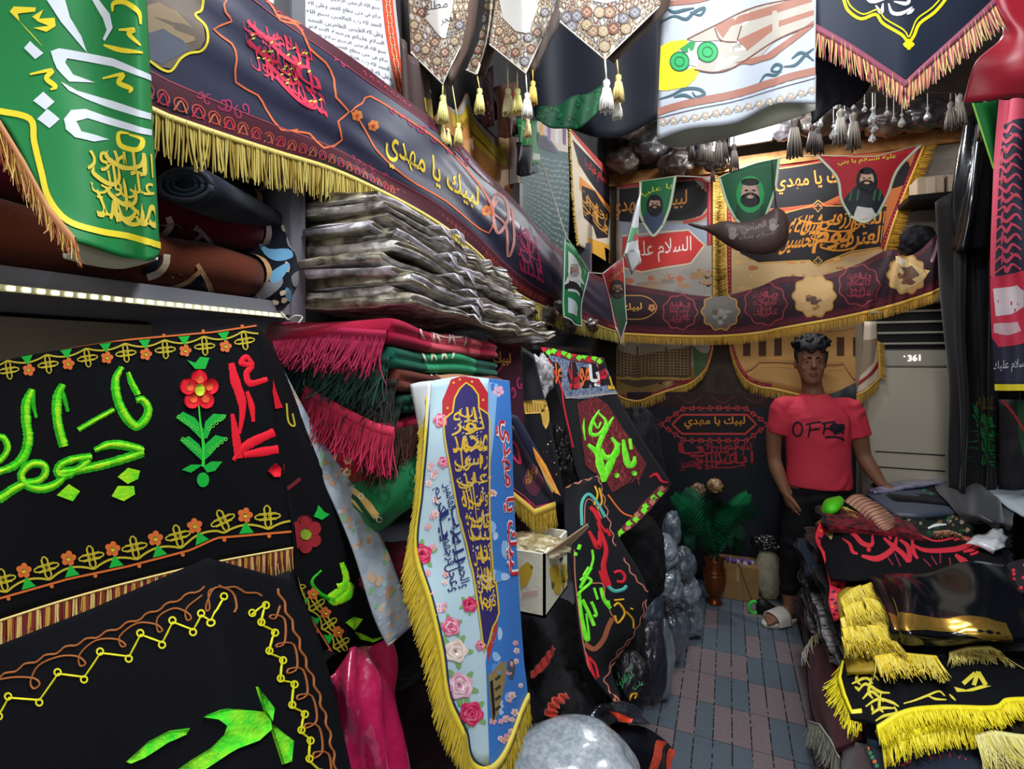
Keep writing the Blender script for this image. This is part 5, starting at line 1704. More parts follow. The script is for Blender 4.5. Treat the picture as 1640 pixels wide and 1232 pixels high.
B().box((XL + .012, -.51, .93), (XL + .03, .78, 1.63), M('a1957c', .6, var=.1, vscale=4)).obj('back_panel', su, smooth=False, label='beige back panel')
led = B().box((XS - .001, -.5, 1.632), (XS + .006, .76, 1.640), M('c9c9a8', .4))
ls = led.obj('led_strip', label='lit warm white LED strip along the front edge of the grey shelf', cat='light strip', smooth=False)
b = B()
for i in range(84):
    y = -.49 + i * .0148
    b.box((XS + .0055, y, 1.6335), (XS + .0085, y + .007, 1.6385), M('fff6d2', .4, emit=3.2))
b.obj('diodes', ls, smooth=False, label='row of small glowing diodes')
B().tube(spline([W(450, 500, .97), W(462, 512, .97), W(472, 506, .97), W(484, 508, .98), W(478, 518, .97)], 6), .0018, M('b8b4a8', .4), 5).obj('cable_end', ls)
lamp('led_strip_light', 'AREA', (XS + .0, .12, 1.625), 1.1, (1.0, .93, .74), .02, 1.2, aim=(XS - .12, .12, 1.0))

# --- rolled rugs on the shelf
TAN, NAVY_, CRM = VEL('a9865c'), VEL('121420'), VEL('c9b9a0')


def roll(x, z, y0, y1, a, h, mat, lab, endm=TAN, dec=None):
    b = B()
    secs = []
    for k in range(15):
        t = k / 14
        e = 1 if 0 < k < 14 else .9
        w_ = .003 * math.sin(k * 1.9 + z * 50)
        secs.append((Vector((x, y0 + (y1 - y0) * t, z + w_)), Vector((a * e, 0, 0)), Vector((0, 0, h * e))))
    V, F = loft(b, secs, mat, 28)
    o = b.obj('rolled_rug', label=lab, cat='rug', group='rolled rugs on the shelf')
    e = B()
    P = [Vector((x + a * .86 * (1 - t / 40) * math.cos(t * .5), y1 + .002, z + h * .86 * (1 - t / 40) * math.sin(t * .5))) for t in range(36)]
    e.tube(P, .004, endm, 5)
    loft(e, [((x, y1 - .012, z), (a * 1.03, 0, 0), (0, 0, h * 1.05)), ((x, y1 + .001, z), (a * 1.03, 0, 0), (0, 0, h * 1.05))], endm, 24, caps=False)
    e.obj('bound_end', o, label='tan bound end showing the spiral of the roll')
    if dec:
        dc = Decal(V, F)
        dec(dc)
        dc.b.obj('woven_pattern', o)
    return o


def dk1(d):
    d.poly(zh([(140, 975), (360, 850), (420, 870), (480, 1015), (300, 1000)]), NAVY_)
    d.stroke(zh([(130, 970), (260, 920), (375, 830)]), 7, TAN, .002)
    d.stroke(zh([(340, 790), (380, 850), (430, 930), (465, 1020)]), 7, TAN, .002)
    d.stroke(zh([(375, 860), (400, 900), (440, 1000)]), 2, CRM, .0024)
    d.stroke(zh([(250, 990), (300, 975), (350, 990), (330, 1000)]), 2, TAN, .0024)
    d.stroke(zh([(-20, 880), (60, 850), (110, 790), (120, 720)]), 11, CRM, .002)
    d.stroke(zh([(-60, 850), (20, 800), (60, 720)]), 12, NAVY_, .002)


def dk2(d):
    d.poly(zh([(150, 690), (390, 575), (450, 640), (500, 775), (350, 740)]), NAVY_)
    d.stroke(zh([(130, 690), (280, 650), (390, 560)]), 7, VEL('8f8088'), .002)
    d.stroke(zh([(350, 530), (420, 600), (480, 680), (520, 770)]), 7, VEL('8f8088'), .002)
    d.stroke(zh([(390, 570), (440, 630), (490, 740)]), 2, CRM, .0024)
    d.stroke(zh([(310, 700), (340, 685), (380, 715), (430, 700)]), 2, VEL('7a6a70'), .0024)
    d.stroke(zh([(50, 590), (110, 560), (150, 500), (130, 440)]), 10, CRM, .002)


def dk3(d):
    d.stroke(zh([(480, 550), (560, 480), (610, 440)]), 9, CRM, .002)
    d.stroke(zh([(520, 560), (600, 510), (670, 465)]), 8, VEL('4a1420'), .002)
    d.stroke(zh([(60, 200), (110, 260), (150, 350), (215, 440)]), 9, TAN, .002)
    d.stroke(zh([(270, 470), (360, 420), (440, 380)]), 9, TAN, .002)
    d.stroke(zh([(160, 240), (230, 330), (300, 345), (350, 325)]), 3, CRM, .002)


roll(-.865, 1.712, .05, .735, .062, .044, VEL('5c2c1c', .15), 'brown rolled rug with tan zigzag, lowest of the pile on the shelf', TAN, dk1)
roll(-.875, 1.797, .05, .745, .060, .041, VEL('521020', .15), 'maroon rolled rug with grey zigzag, just above the brown one', VEL('7a6a6a'), dk2)
roll(-.905, 1.868, .05, .755, .055, .030, VEL('38101a', .15), 'dark maroon rolled rug with cream stripes and torn tan end', TAN, dk3)
roll(-.875, 1.915, .35, .765, .042, .026, VEL('2a3138', .2), 'slate grey rolled rug lying near the top of the pile', VEL('8a7a66'))
roll(-.965, 1.95, .30, .79 - .02, .05, .03, VEL('1c2428', .2), 'dark teal rolled rug with tan end, highest at the back', TAN)
# a big roll seen end-on
e = B()
c0 = W(300, 297, .80)
secs = [((c0.x - .10 * t, c0.y + .22 * t, c0.z + .01 * t), (.046, .02, 0), (0, 0, .030)) for t in np.linspace(0, 1, 6)]
loft(e, secs, VEL('20242e', .2), 26)
o = e.obj('rolled_rug', label='navy rolled rug seen end-on as a dark spiral, at the top left of the shelf', cat='rug', group='rolled rugs on the shelf')
e = B()
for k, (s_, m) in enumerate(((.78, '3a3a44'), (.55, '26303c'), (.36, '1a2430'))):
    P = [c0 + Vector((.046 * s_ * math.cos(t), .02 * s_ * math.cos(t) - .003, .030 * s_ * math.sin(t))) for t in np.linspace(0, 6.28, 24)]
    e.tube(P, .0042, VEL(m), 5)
e.obj('spiral_end', o)
# patterned blanket squeezed against the upright
pb = Cloth([[onx(360, 335, -.86), onx(420, 345, -.84), onx(462, 365, -.82), onx(488, 365, -.815)], [onx(390, 400, -.85), onx(430, 405, -.82), onx(465, 410, -.80), onx(489, 412, -.805)],
            [onx(405, 455, -.84), onx(430, 460, -.805), onx(460, 460, -.785), onx(486, 445, -.80)], [onx(412, 480, -.83), onx(430, 497, -.815), onx(448, 496, -.80), onx(470, 478, -.805)]], 20, 24, wr=.006, wf=4, seed=2, thick=.02)
LB, LG, LT = VEL('5f8fb0'), VEL('77767c'), VEL('a89a86')
for p, m in (([(790, 620), (870, 680), (1010, 680), (1040, 740), (930, 770), (840, 720)], LB), ([(870, 870), (980, 790), (1020, 800), (960, 900), (900, 930)], LB), ([(780, 930), (880, 920), (960, 890), (960, 950), (850, 1040), (770, 1030)], LG),
             ([(1000, 590), (1070, 640), (1120, 650), (1140, 800), (1080, 720), (1010, 660)], LG), ([(1040, 520), (1130, 530), (1140, 620), (1080, 610)], LB), ([(960, 505), (1030, 510), (1010, 550), (970, 550)], LT), ([(1010, 610), (1070, 610), (1060, 660), (1010, 650)], LT),
             ([(1030, 880), (1100, 830), (1130, 850), (1060, 960)], LG), ([(990, 960), (1030, 990), (1020, 1060), (990, 1040)], LB), ([(790, 1070), (830, 1060), (860, 1100), (820, 1120)], CRM), ([(950, 990), (990, 980), (985, 1010), (955, 1020)], CRM),
             ([(900, 1050), (940, 1060), (930, 1085), (895, 1080)], CRM), ([(965, 1035), (1000, 1040), (990, 1070), (960, 1070)], CRM), ([(990, 770), (1020, 800), (1010, 850), (985, 830)], LT), ([(840, 1110), (890, 1100), (880, 1130), (840, 1135)], CRM)):
    pb.poly(zh(p), m, .0012 + .0001 * rng.random(), smooth=3)
pb.build('folded_blanket', VEL('11131e'), label='navy blanket with blue and grey swirls stuffed against the shelf upright', cat='blanket')

# --- plastic-wrapped packs on the shelf
PK_ = [PLASTIC('aca38e', hex2='4a463c', vs=30), PLASTIC('cfc9c6', hex2='66615c', vs=34), PLASTIC('8f8770', hex2='3d392f', vs=26), PLASTIC('dcd8e2', hex2='78747c', vs=30)]  # pale lavender patches put the wrapper's glints into the colour
lbs = ['bottom', 'second', 'third', 'fourth', 'fifth', 'sixth', 'seventh', 'eighth', 'ninth', 'tenth', 'topmost']
for i in range(11):
    rg = random.Random(i)
    z_ = 1.627 + .0195 * i
    far = .72 - .012 * i
    o = folded('wrapped_pack', (-.675 + rg.uniform(-.02, .02) - .007 * i, 1.17 + rg.uniform(-.02, .02) - .004 * i, z_), (.06 + rg.uniform(-.04, .04), 1, 0), (1, 0, 0), (far, .27 + rg.uniform(-.02, .03), .021), [PK_[i % 4], PK_[(i + 1) % 4]], folds=2, seed=i,
               wave=.005, tilt=.05 + .004 * i, n=56, crumple=.022, label='clear plastic wrapped grey cloth pack, %s layer of the crinkled pile on the shelf' % lbs[i] if i not in (0, 10) else 'clear plastic wrapped grey cloth pack, %s of the crinkled pile on the shelf' % lbs[i],
               cat='pack', group='plastic-wrapped packs on the shelf')
    e = B()
    for k in range(1):      # loose flap of the wrapper
        y = 1.05 + .3 * k + rg.uniform(-.05, .05)
        x = -.535 - .006 * i
        h = rg.uniform(.012, .03)
        zz_ = z_ + .012 - (.05 + .004 * i) * (y - 1.17) / far
        P = [(x - .02, y - .04, zz_), (x + .012, y - .02, zz_ + h * .3), (x + .022, y + .01, zz_ - h), (x - .02, y + .045, zz_), (x + .006, y + .03, zz_ + .006)]
        e.add(P + [(p[0], p[1], p[2] - .0015) for p in P], [[0, 1, 4], [1, 2, 4], [2, 3, 4], [9, 6, 5], [9, 7, 6], [9, 8, 7], [0, 5, 6, 1], [1, 6, 7, 2], [2, 7, 8, 3]], PK_[3])
    e.obj('wrapper_flap', o)
b_ = [(822, 500, .10), (862, 505, .09), (900, 520, .09), (885, 490, .07), (938, 520, .08), (850, 535, .08)]
for i, (px, py, r) in enumerate(b_):
    p = onx(px, py, -.80 + .01 * i)
    blob('wrapped_bundle', p, (r * .8, r * 1.3, r * .6), PLASTIC('6a625c', hex2='1f1b1e', vs=10), seed=i + 30, amp=.25, seg=20, crease=.25, label='grey plastic bundle jammed on the shelf under the sagging valance', cat='bundle', group='bundles under the valance')

# --- folded prayer mats with fringes
RED_, GRN_, BRW_, DGR = VEL('9c1838', .15), VEL('125040', .15), VEL('5a2c24', .15), VEL('0d3a30', .15)
FR = [[M('a8214a', .7), M('861538', .7)], [M('1c4038', .7), M('122a26', .7)], [M('2e2a28', .7), M('1c2a26', .7)], [M('163028', .7), M('2a2420', .7)], [M('b8284a', .7), M('941c3a', .7)]]
mats_ = [('red folded prayer mat with pink fringe, top of the mat pile', 1.563, .045, RED_, 0), ('green folded prayer mat with dark fringe, under the red one', 1.519, .043, GRN_, 1),
         ('brown folded prayer mat with dark fringe, third of the mat pile', 1.477, .041, BRW_, 2), ('dark green folded prayer mat just above the sagging red-fringed one', 1.437, .039, DGR, 3)]
for k, (lab, z_, t, m, f) in enumerate(mats_):
    rg = random.Random(k + 3)
    c = Vector((-.70 + rg.uniform(-.012, .012), 1.0 + .01 * k, z_))
    sz = (.46, .30, t)
    b0 = len(bpy.data.objects)
    o = folded('prayer_mat', c, (.0, 1, 0), (1, 0, 0), sz, [m, m], folds=2, seed=k, wave=.004, tilt=.03, n=24, band=[(.28, .80, VEL('c9505c')), (.24, .72, VEL('2a9064')), (.28, .66, VEL('a07658')), None][k], label=lab, cat='prayer mat', group='folded prayer mats')
    me = o.data
    Vw = [v.co + o.location for v in me.vertices]
    dc = Decal(Vw, [list(p.vertices) for p in me.polygons])
    q = [[(720, 610), (930, 652), (930, 722), (740, 690)], [(725, 700), (872, 715), (872, 782), (745, 795)], [(760, 790), (880, 790), (880, 850), (775, 872)], None][k]
    zk = zm(440, 320, 3.0808)
    if q:
        q = zk(q)
        for s_ in range(6):
            a = np.array(q[0]) * (1 - s_ / 5) + np.array(q[1]) * s_ / 5
            d_ = np.array(q[3]) * (1 - s_ / 5) + np.array(q[2]) * s_ / 5
            mid_ = (a + d_) / 2 + [(4 if s_ % 2 else -4), 0]
            dc.stroke([a, mid_, d_], 3.2, VEL('e0c4bc') if k != 1 else VEL('c8d0b0'), .002)
        dc.stroke([(q[0][0] * .7 + q[3][0] * .3, q[0][1] * .7 + q[3][1] * .3), ((q[0][0] + q[2][0]) / 2, (q[0][1] + q[2][1]) / 2 + 4), (q[1][0], q[1][1] * .6 + q[2][1] * .4)], 2, VEL('d0b0a8'), .0022)
        dc.b.obj('woven_pattern', o, label='pale woven lattice band')
    x0, x1 = c.x - .15, c.x + .145
    E = [Vector((x0 + (x1 - x0) * s_, c.y - .228 + .006 * math.sin(5 * s_), z_ + t - .004 + .006 * math.sin(4 * s_ + k))) for s_ in np.linspace(0, 1, 9)]
    fringe(E, .085 if k == 0 else .10, 150, FR[f], o, down=(-.12, -.30, -1), seed=k, jit=.3, band=.010, curl=.16, w=.0024, label='tangled thread fringe')
    fringe([p + Vector((0, -.008, -.018)) for p in E], .08, 110, FR[f], o, down=(-.2, -.45, -1), seed=k + 9, jit=.4, band=0, curl=.25, w=.0022, name='under_fringe')
o = folded('prayer_mat', (-.70, .99, 1.37), (0, 1, 0), (1, 0, .1), (.46, .29, .055), [VEL('a01f3c', .15)] * 2, folds=2, seed=8, wave=.006, tilt=.05, sag=.02, label='sagging crimson prayer mat with long pink fringe, bottom of the mat pile', cat='prayer mat', group='folded prayer mats')
E = [W(488, 622, .99), W(520, 640, .965), W(560, 662, .94), W(600, 682, .915), W(632, 690, .905)]
fringe(E, .085, 200, FR[4], o, down=(-.02, -.15, -1), seed=5, jit=.25, band=.016, curl=.10, w=.0026, label='pink knotted fringe')
fringe([p + Vector((.0, -.006, -.01)) for p in E], .075, 120, FR[4], o, down=(-.1, -.25, -1), seed=6, jit=.3, band=0, curl=.2, w=.0024, name='under_fringe')

# --- lower rugs
o = folded('folded_rug', (-.66, 1.02, 1.285), (0, 1, 0), (1, 0, 0), (.50, .24, .07), [VEL('3d2018', .25)] * 2, folds=4, seed=4, wave=.008, tilt=.02, label='dark brown folded rug with shaggy fringe behind the blue floral banner', cat='rug')
fringe([W(588, 690, .93), W(615, 692, .92), W(650, 684, .93), W(700, 676, .98)], .10, 150, [M('4a2c20', .8), M('35201a', .8)], o, down=(-.15, -.2, -1), seed=3, jit=.35, band=0, curl=.18, w=.0026, lens=[.10, .11, .10, .05])
c = Cloth([[W(500, 690, 1.0), W(540, 695, .97), W(585, 712, .95)], [W(506, 735, 1.0), W(545, 735, .95), W(590, 745, .94)], [W(520, 762, 1.0), W(555, 770, .965), W(592, 770, .95)]], 12, 12, thick=.02, wr=.006)
for i in range(14):
    q = (505 + rng.random() * 85, 695 + rng.random() * 72)
    c.flower(q, 7, VEL('c9b488'), VEL('a03a2a'), n=5, a0=i)
c.build('folded_rug', VEL('8a1420', .2), label='red folded rug with cream flowers below the crimson mat', cat='rug')
gb = Cloth([[W(525, 775, 1.0), W(575, 770, .96), W(630, 745, .94), W(672, 722, .95), W(700, 712, 1.0)], [W(540, 795, .97), W(590, 795, .92), W(640, 775, .90), W(680, 750, .93), W(705, 735, 1.0)],
            [W(560, 815, .95), W(600, 828, .90), W(645, 808, .90), W(684, 780, .93), W(705, 765, 1.0)], [W(585, 835, .96), W(605, 852, .94), W(650, 820, .93), W(684, 795, .96), W(705, 785, 1.0)]], 24, 18, thick=.02, wr=.004)
for p, m in (([(320, 690), (370, 665), (440, 720), (500, 790), (520, 810), (480, 845), (420, 790)], 'b89a5c'), ([(330, 705), (360, 740), (420, 830), (470, 880), (455, 905), (400, 850), (350, 770)], 'b08a44')):
    gb.poly(zf(p), VEL(m), .0013)
gb.stroke(zf([(330, 700), (400, 735), (450, 800), (490, 850)]), 7, VEL('12402a'), .0018)
for i in range(10):
    gb.ring((600 + rng.random() * 80, 745 + rng.random() * 60), 9, 2.2, VEL('0e4a2a'), .0015, n=12)
for q in ((430, 725), (515, 835)):
    gb.ring(zf([q])[0], 4, 1.6, VEL('d8ccb0'), .002, n=8)
gb.build('folded_blanket', VEL('145c34', .15), label='green plush folded blanket with tan bands, below the mats', cat='blanket')
blob('folded_cloth', onx(618, 902, -.62), (.07, .10, .03), VEL('5a1020', .3), seed=4, amp=.2, label='dark red folded cloth peeping out left of the yellow banner fringe', cat='cloth')

# ================================================================ black embroidered cloths at the left
LIME = M('55d61c', .8, var=.3, hex2='a8e024', vscale=70, spec=.15, bump=.5, bscale=300, bdist=.002)
GRNE = M('17a83a', .8, spec=.2, bump=.3, bscale=300, bdist=.001)
REDE = M('d8182c', .75, spec=.2, bump=.3, bscale=300, bdist=.001)
OLV, ORE, BRE, YLE =  M('b3a428', .7), M('c8642a', .7), M('9a5a2c', .7), M('d3cf1e', .6)


GRNE2 = M('2aa81e', .85, var=.25, vscale=90, spec=.1, bump=.5, bscale=300, bdist=.002)


def knot(c, q, r, a=0.0, m=OLV, px=True):
    th = np.linspace(0, 2 * math.pi, 60, endpoint=False)
    rr = r * (.55 + .45 * np.cos(4 * th))
    x, y = rr * np.cos(th) * 1.15, rr * np.sin(th)
    c.stroke(np.stack([q[0] + x * math.cos(a) - y * math.sin(a), q[1] + x * math.sin(a) + y * math.cos(a)], 1), r * .13, m, .0018, px, True, n=1)
    for s_ in (-.28, .28):
        for dx, dy in (((-.8, s_), (.8, s_)), ((s_, -.8), (s_, .8))):
            P = [(dx[0] * r, dx[1] * r), (0, s_ * r if dx[0] != s_ else 0), (dy[0] * r, dy[1] * r)]
            c.stroke([(q[0] + x * math.cos(a) - y * math.sin(a), q[1] + x * math.sin(a) + y * math.cos(a)) for x, y in (P[0], P[2])], r * .13, m, .0021, px, n=2)


def emb_border(c, path, n, size, up=-1, px=True):
    """orange cord with olive scallops, knots, coral sprigs and green wedges"""
    E = resample([(x, y, 0) for x, y in path], 8 * n + 1)[:, :2]
    T = np.gradient(E, axis=0)
    T /= np.linalg.norm(T, axis=1, keepdims=True)
    N = np.stack([-T[:, 1], T[:, 0]], 1) * (1 if up > 0 else -1)
    if px and N[len(N) // 2][1] * up < 0:
        N = -N
    c.stroke(E, size * .10, ORE, .0016, px, n=1)
    sc = E + N * (size * (.22 + .28 * abs(np.cos(np.arange(len(E)) * math.pi / 8))))[:, None]
    c.stroke(sc, size * .10, OLV, .0018, px, n=2)
    for i in range(n):
        k = 8 * i
        a = math.atan2(T[k][1], T[k][0])
        p = E[k]
        c.poly([p + N[k] * size * .1 - T[k] * size * .35, p + N[k] * size * .1 + T[k] * size * .35, p + N[k] * size * .65], GRNE, .002, px)
        c.flower(p + N[k] * size * .95, size * .36, ORE, OLV, .0022, px, n=5, a0=a)
        kk = min(8 * i + 4, len(E) - 1)
        knot(c, E[kk] + N[kk] * size * .80, size * .52, a, OLV, px)
        c.ring(E[kk] - N[kk] * size * .12, size * .10, 0, None, .0018, px, n=8, fill=ORE)


l1 = Cloth([[(-70, 592, .58), (120, 556, .64), (280, 532, .72), (410, 517, .82)], [(-70, 700, .575), (130, 690, .635), (300, 670, .715), (438, 650, .81)],
            [(-70, 860, .57), (130, 840, .635), (310, 815, .715), (460, 790, .80)], [(-70, 1018, .565), (130, 953, .635), (310, 908, .71), (470, 878, .79)]], 30, 26, wr=.003, wf=4, seed=4)
emb_border(l1, zd([(-60, 545), (240, 500), (520, 455), (800, 430), (1050, 408), (1290, 372)]), 7, 27, up=1)
for p, w_ in (([(600, 580), (570, 640), (575, 720), (600, 790), (640, 850), (680, 870), (720, 830), (730, 780), (700, 740), (670, 745)], [8, 13, 14, 14, 13, 13, 12, 9]), ([(630, 605), (650, 660), (680, 715)], [6, 10, 10]), ([(385, 890), (470, 840), (560, 790)], 8),
              ([(310, 665), (285, 720), (280, 800), (290, 880), (315, 970)], [10, 15, 14, 15]), ([(160, 690), (130, 760), (130, 850), (140, 940), (110, 1030), (40, 1080), (-80, 1110)], [10, 15, 15, 15, 15, 12, 10]), ([(-60, 940), (10, 925), (38, 980), (0, 1040), (-60, 1060)], 10),
              ([(465, 990), (540, 962), (620, 968), (705, 990)], [8, 13, 14, 12]), ([(705, 1000), (600, 1035), (480, 1068), (380, 1088), (290, 1100)], [14, 14, 13, 14]), ([(450, 1022), (360, 1035), (295, 1065), (285, 1105), (340, 1110), (440, 1040)], 12),
              ([(330, 1110), (270, 1160), (200, 1180), (130, 1160), (105, 1110), (150, 1060), (210, 1060), (225, 1100), (190, 1140), (120, 1155), (60, 1185), (0, 1225), (-80, 1250)], [9, 13, 13, 12, 12, 12, 12, 11, 12, 14, 15, 14])):
    l1.stroke(zd(p), np.array(w_) * 1.08, GRNE2, .0006, puff=.0006, n=16, rag=.10)
    l1.stroke([(x + 1.5, y) for x, y in zd(p)], np.array(w_) * .66, LIME, .0014, puff=.0008, n=16, rag=.22)
l1.stroke(zd([(170, 690), (165, 760), (180, 830)]), [3, 8, 4], GRNE2, .001, puff=.001, n=10, rag=.15)
l1.stroke(zd([(300, 670), (320, 740), (335, 800)]), [3, 8, 5], GRNE2, .001, puff=.001, n=10, rag=.15)
for p in ([(580, 1120), (630, 1075), (690, 1090), (680, 1130), (630, 1155)], [(550, 1215), (580, 1165), (660, 1165), (665, 1205), (610, 1240)], [(280, 1210), (340, 1155), (395, 1190), (360, 1240)]):
    l1.poly(zd(p), LIME, .0021)
fc = zd([(980, 695)])[0]
for k in range(5):
    a = -math.pi / 2 + k * 1.2566
    q = (fc[0] + 19 * math.cos(a), fc[1] + 20 * math.sin(a))
    l1.ring(q, 12.5, 0, None, .003 + .0002 * k, fill=REDE, n=16, ry=13)
    l1.ring((fc[0] + 16 * math.cos(a), fc[1] + 17 * math.sin(a)), 6.5, 0, None, .0045, fill=M('e0562e', .8), n=12)
l1.ring(fc, 8, 0, None, .0055, fill=M('b8d02a', .8), n=14, ry=9.5)
for p in ([(920, 545), (960, 560), (985, 530), (1030, 535), (1010, 590), (960, 590)], [(990, 935), (930, 875), (865, 830), (900, 800), (960, 830), (1002, 885)], [(995, 935), (1010, 850), (1050, 810), (1115, 815), (1100, 842), (1050, 860), (1020, 930)],
          [(1000, 1045), (950, 1000), (885, 940), (930, 920), (980, 960), (1005, 1010)], [(1005, 1040), (1010, 960), (1060, 915), (1120, 930), (1080, 960), (1040, 1010)], [(1000, 1060), (940, 1100), (895, 1085), (940, 1060)], [(1000, 1070), (1040, 1045), (1095, 1045), (1060, 1090), (1020, 1100)]):
    l1.poly(zd(p), GRNE, .0021)
for s_, t_ in (((880, 825), (990, 900)), ((1100, 825), (1010, 900)), ((900, 935), (1000, 1010)), ((1110, 935), (1010, 1010))):
    for k in range(5):
        f = k / 5
        l1.ring(zd([(s_[0] * (1 - f) + t_[0] * f, s_[1] * (1 - f) + t_[1] * f)])[0], 2.6, 1.1, M('63d24a', .8), .0026, n=8)
l1.ring(zd([(1000, 1135)])[0], 10, 0, None, .0021, fill=GRNE, n=12, ry=12)
l1.stroke(zd([(975, 740), (985, 850), (1000, 960), (1000, 1070)]), [2, 3, 5, 5], M('2fc23a', .8), .0026)
for p, w_ in (([(1140, 560), (1160, 650), (1190, 740), (1195, 810), (1182, 910)], [9, 14, 13, 9, 4]), ([(1145, 810), (1160, 900), (1178, 1030)], [5, 11, 13]), ([(1150, 1040), (1220, 965), (1352, 900)], [5, 14, 12]), ([(1200, 1015), (1280, 1000), (1372, 985)], [8, 13, 12]),
              ([(1250, 570), (1215, 530), (1190, 560), (1240, 575), (1215, 612), (1235, 660), (1318, 640)], [5, 8, 8, 8, 9, 10, 7]), ([(1218, 700), (1240, 770), (1250, 850)], [5, 9, 5])):
    l1.stroke(zd(p), np.array(w_) * 1.1, REDE, .0008, puff=.0010, n=12, rag=.10)
l1.poly(zd([(1320, 1090), (1360, 1055), (1385, 1080), (1380, 1120), (1350, 1122)]), REDE, .0032)
emb_border(l1, ze([(-60, 500), (0, 485), (300, 400), (560, 345), (830, 275), (945, 222), (1270, 195)]), 7, 34, up=-1)
lo = l1.build('embroidered_cloth', BLK, label='black cloth embroidered with big lime script and a red flower, draped at the left', cat='cloth', grid=(2, 2))
fringe([p + Vector((0, 0, .001)) for p in l1.edge('b')], .055, 260, [M('d9c178', .5), M('7d2a2c', .6), M('c9a24a', .5), M('8a3a30', .6)], lo, down=(.05, -.05, -1), seed=9, group=3, jit=.1, band=.0018, w=.0022, curl=.05, lens=[.062, .055, .05, .045, .035], label='maroon and gold striped fringe')
sd = Cloth([[(410, 517, .82), (424, 535, .90), (440, 560, .99)], [(438, 650, .81), (470, 668, .90), (505, 692, .99)], [(460, 790, .80), (515, 800, .89), (572, 790, .98)], [(470, 878, .79), (530, 930, .87), (615, 900, .98)], [(476, 925, .785), (520, 1040, .855), (610, 1030, .97)]], 16, 26, wr=.003, seed=5)
DRD = M('6a1420', .8)
for q, r in ((ze([(1328, 208)])[0], 27),):
    for k in range(6):
        a = k * 1.047 + .5
        sd.ring((q[0] + .6 * r * math.cos(a), q[1] + .72 * r * math.sin(a)), r * .42, 0, None, .0022 + .0001 * k, n=12, fill=M('8a1a24', .8))
    sd.ring(q, 9, 0, None, .0032, n=12, fill=M('7f9a24', .8))
sd.poly(ze([(1365, 130), (1385, 80), (1410, 110), (1435, 120), (1400, 145)]), GRNE, .0021)
sd.stroke(ze([(1400, 365), (1360, 415), (1400, 470), (1460, 495)]), [3, 5, 7, 9], GRNE2, .001, puff=.001)
sd.stroke(ze([(1490, 330), (1510, 400), (1490, 450), (1450, 480), (1460, 500), (1520, 470), (1520, 430), (1470, 440)]), [8, 14, 14, 12], LIME, .001, puff=.001, n=14, rag=.15)
for p in ([(350, 510), (390, 480), (430, 490), (390, 545)], [(395, 555), (420, 560), (480, 590), (545, 575), (480, 605), (420, 590)]):
    sd.poly(zg(p), LIME, .003)
emb_border(sd, zg([(120, 410), (180, 500), (240, 590), (300, 690)]), 3, 26, up=-1)
knot(sd, ze([(1285, 435)])[0], 14)
for p in ([(1340, 640), (1390, 780), (1330, 790)],):
    sd.poly(zd(p), REDE, .002)
sd.stroke(zd([(1410, 760), (1420, 850), (1450, 870), (1440, 810)]), 3, OLV)
sd.stroke(zd([(1390, 1060), (1400, 1180), (1480, 1130)]), 6, DRD, .0014)
sd.build('side_fold', BLK, parent=lo, label='side fold falling away towards the shelf')
ln = Cloth([[(428, 572, .955), (440, 566, .965)], [(478, 690, .93), (503, 682, .96)], [(528, 792, .91), (568, 778, .955)], [(566, 882, .90), (608, 852, .95)], [(598, 985, .89), (642, 938, .94)], [(622, 1036, .89), (663, 1000, .94)]], 8, 30)
for i in range(130):
    x, y = rng.random() * ln.Wm, rng.random() * ln.Hm
    ln.ring((x, y), rng.uniform(.003, .008), 0, None, .0008 + .0002 * rng.random(), False, n=7, fill=M(rng.choice(['a88468', '6d9a74', '8896a4', 'b59a84', '9aa6ae']), .8), lobes=3)
ln.build('lining', M('8f9aa6', .8, var=.2, vscale=25), parent=lo, label='grey floral lining turned outwards')

l2 = Cloth([[(-70, 1060, .53), (140, 978, .58), (333, 893, .635), (400, 912, .68), (472, 932, .74)], [(-70, 1150, .52), (150, 1110, .56), (352, 1050, .60), (432, 1060, .66), (518, 1050, .735)],
            [(-70, 1310, .50), (150, 1310, .535), (395, 1310, .565), (478, 1310, .63), (582, 1310, .71)]], 40, 24, us=[0, .35, .70, .825, 1], lu=True, fold=lambda u, v: .004 * np.sin(7 * u + 3 * v) * v)


def wavy(P, amp, n):
    E = resample([(x, y, 0) for x, y in P], n)[:, :2]
    T = np.gradient(E, axis=0)
    T /= np.linalg.norm(T, axis=1, keepdims=True)
    return E + np.stack([-T[:, 1], T[:, 0]], 1) * (amp * np.sin(np.arange(n) * 1.55))[:, None]


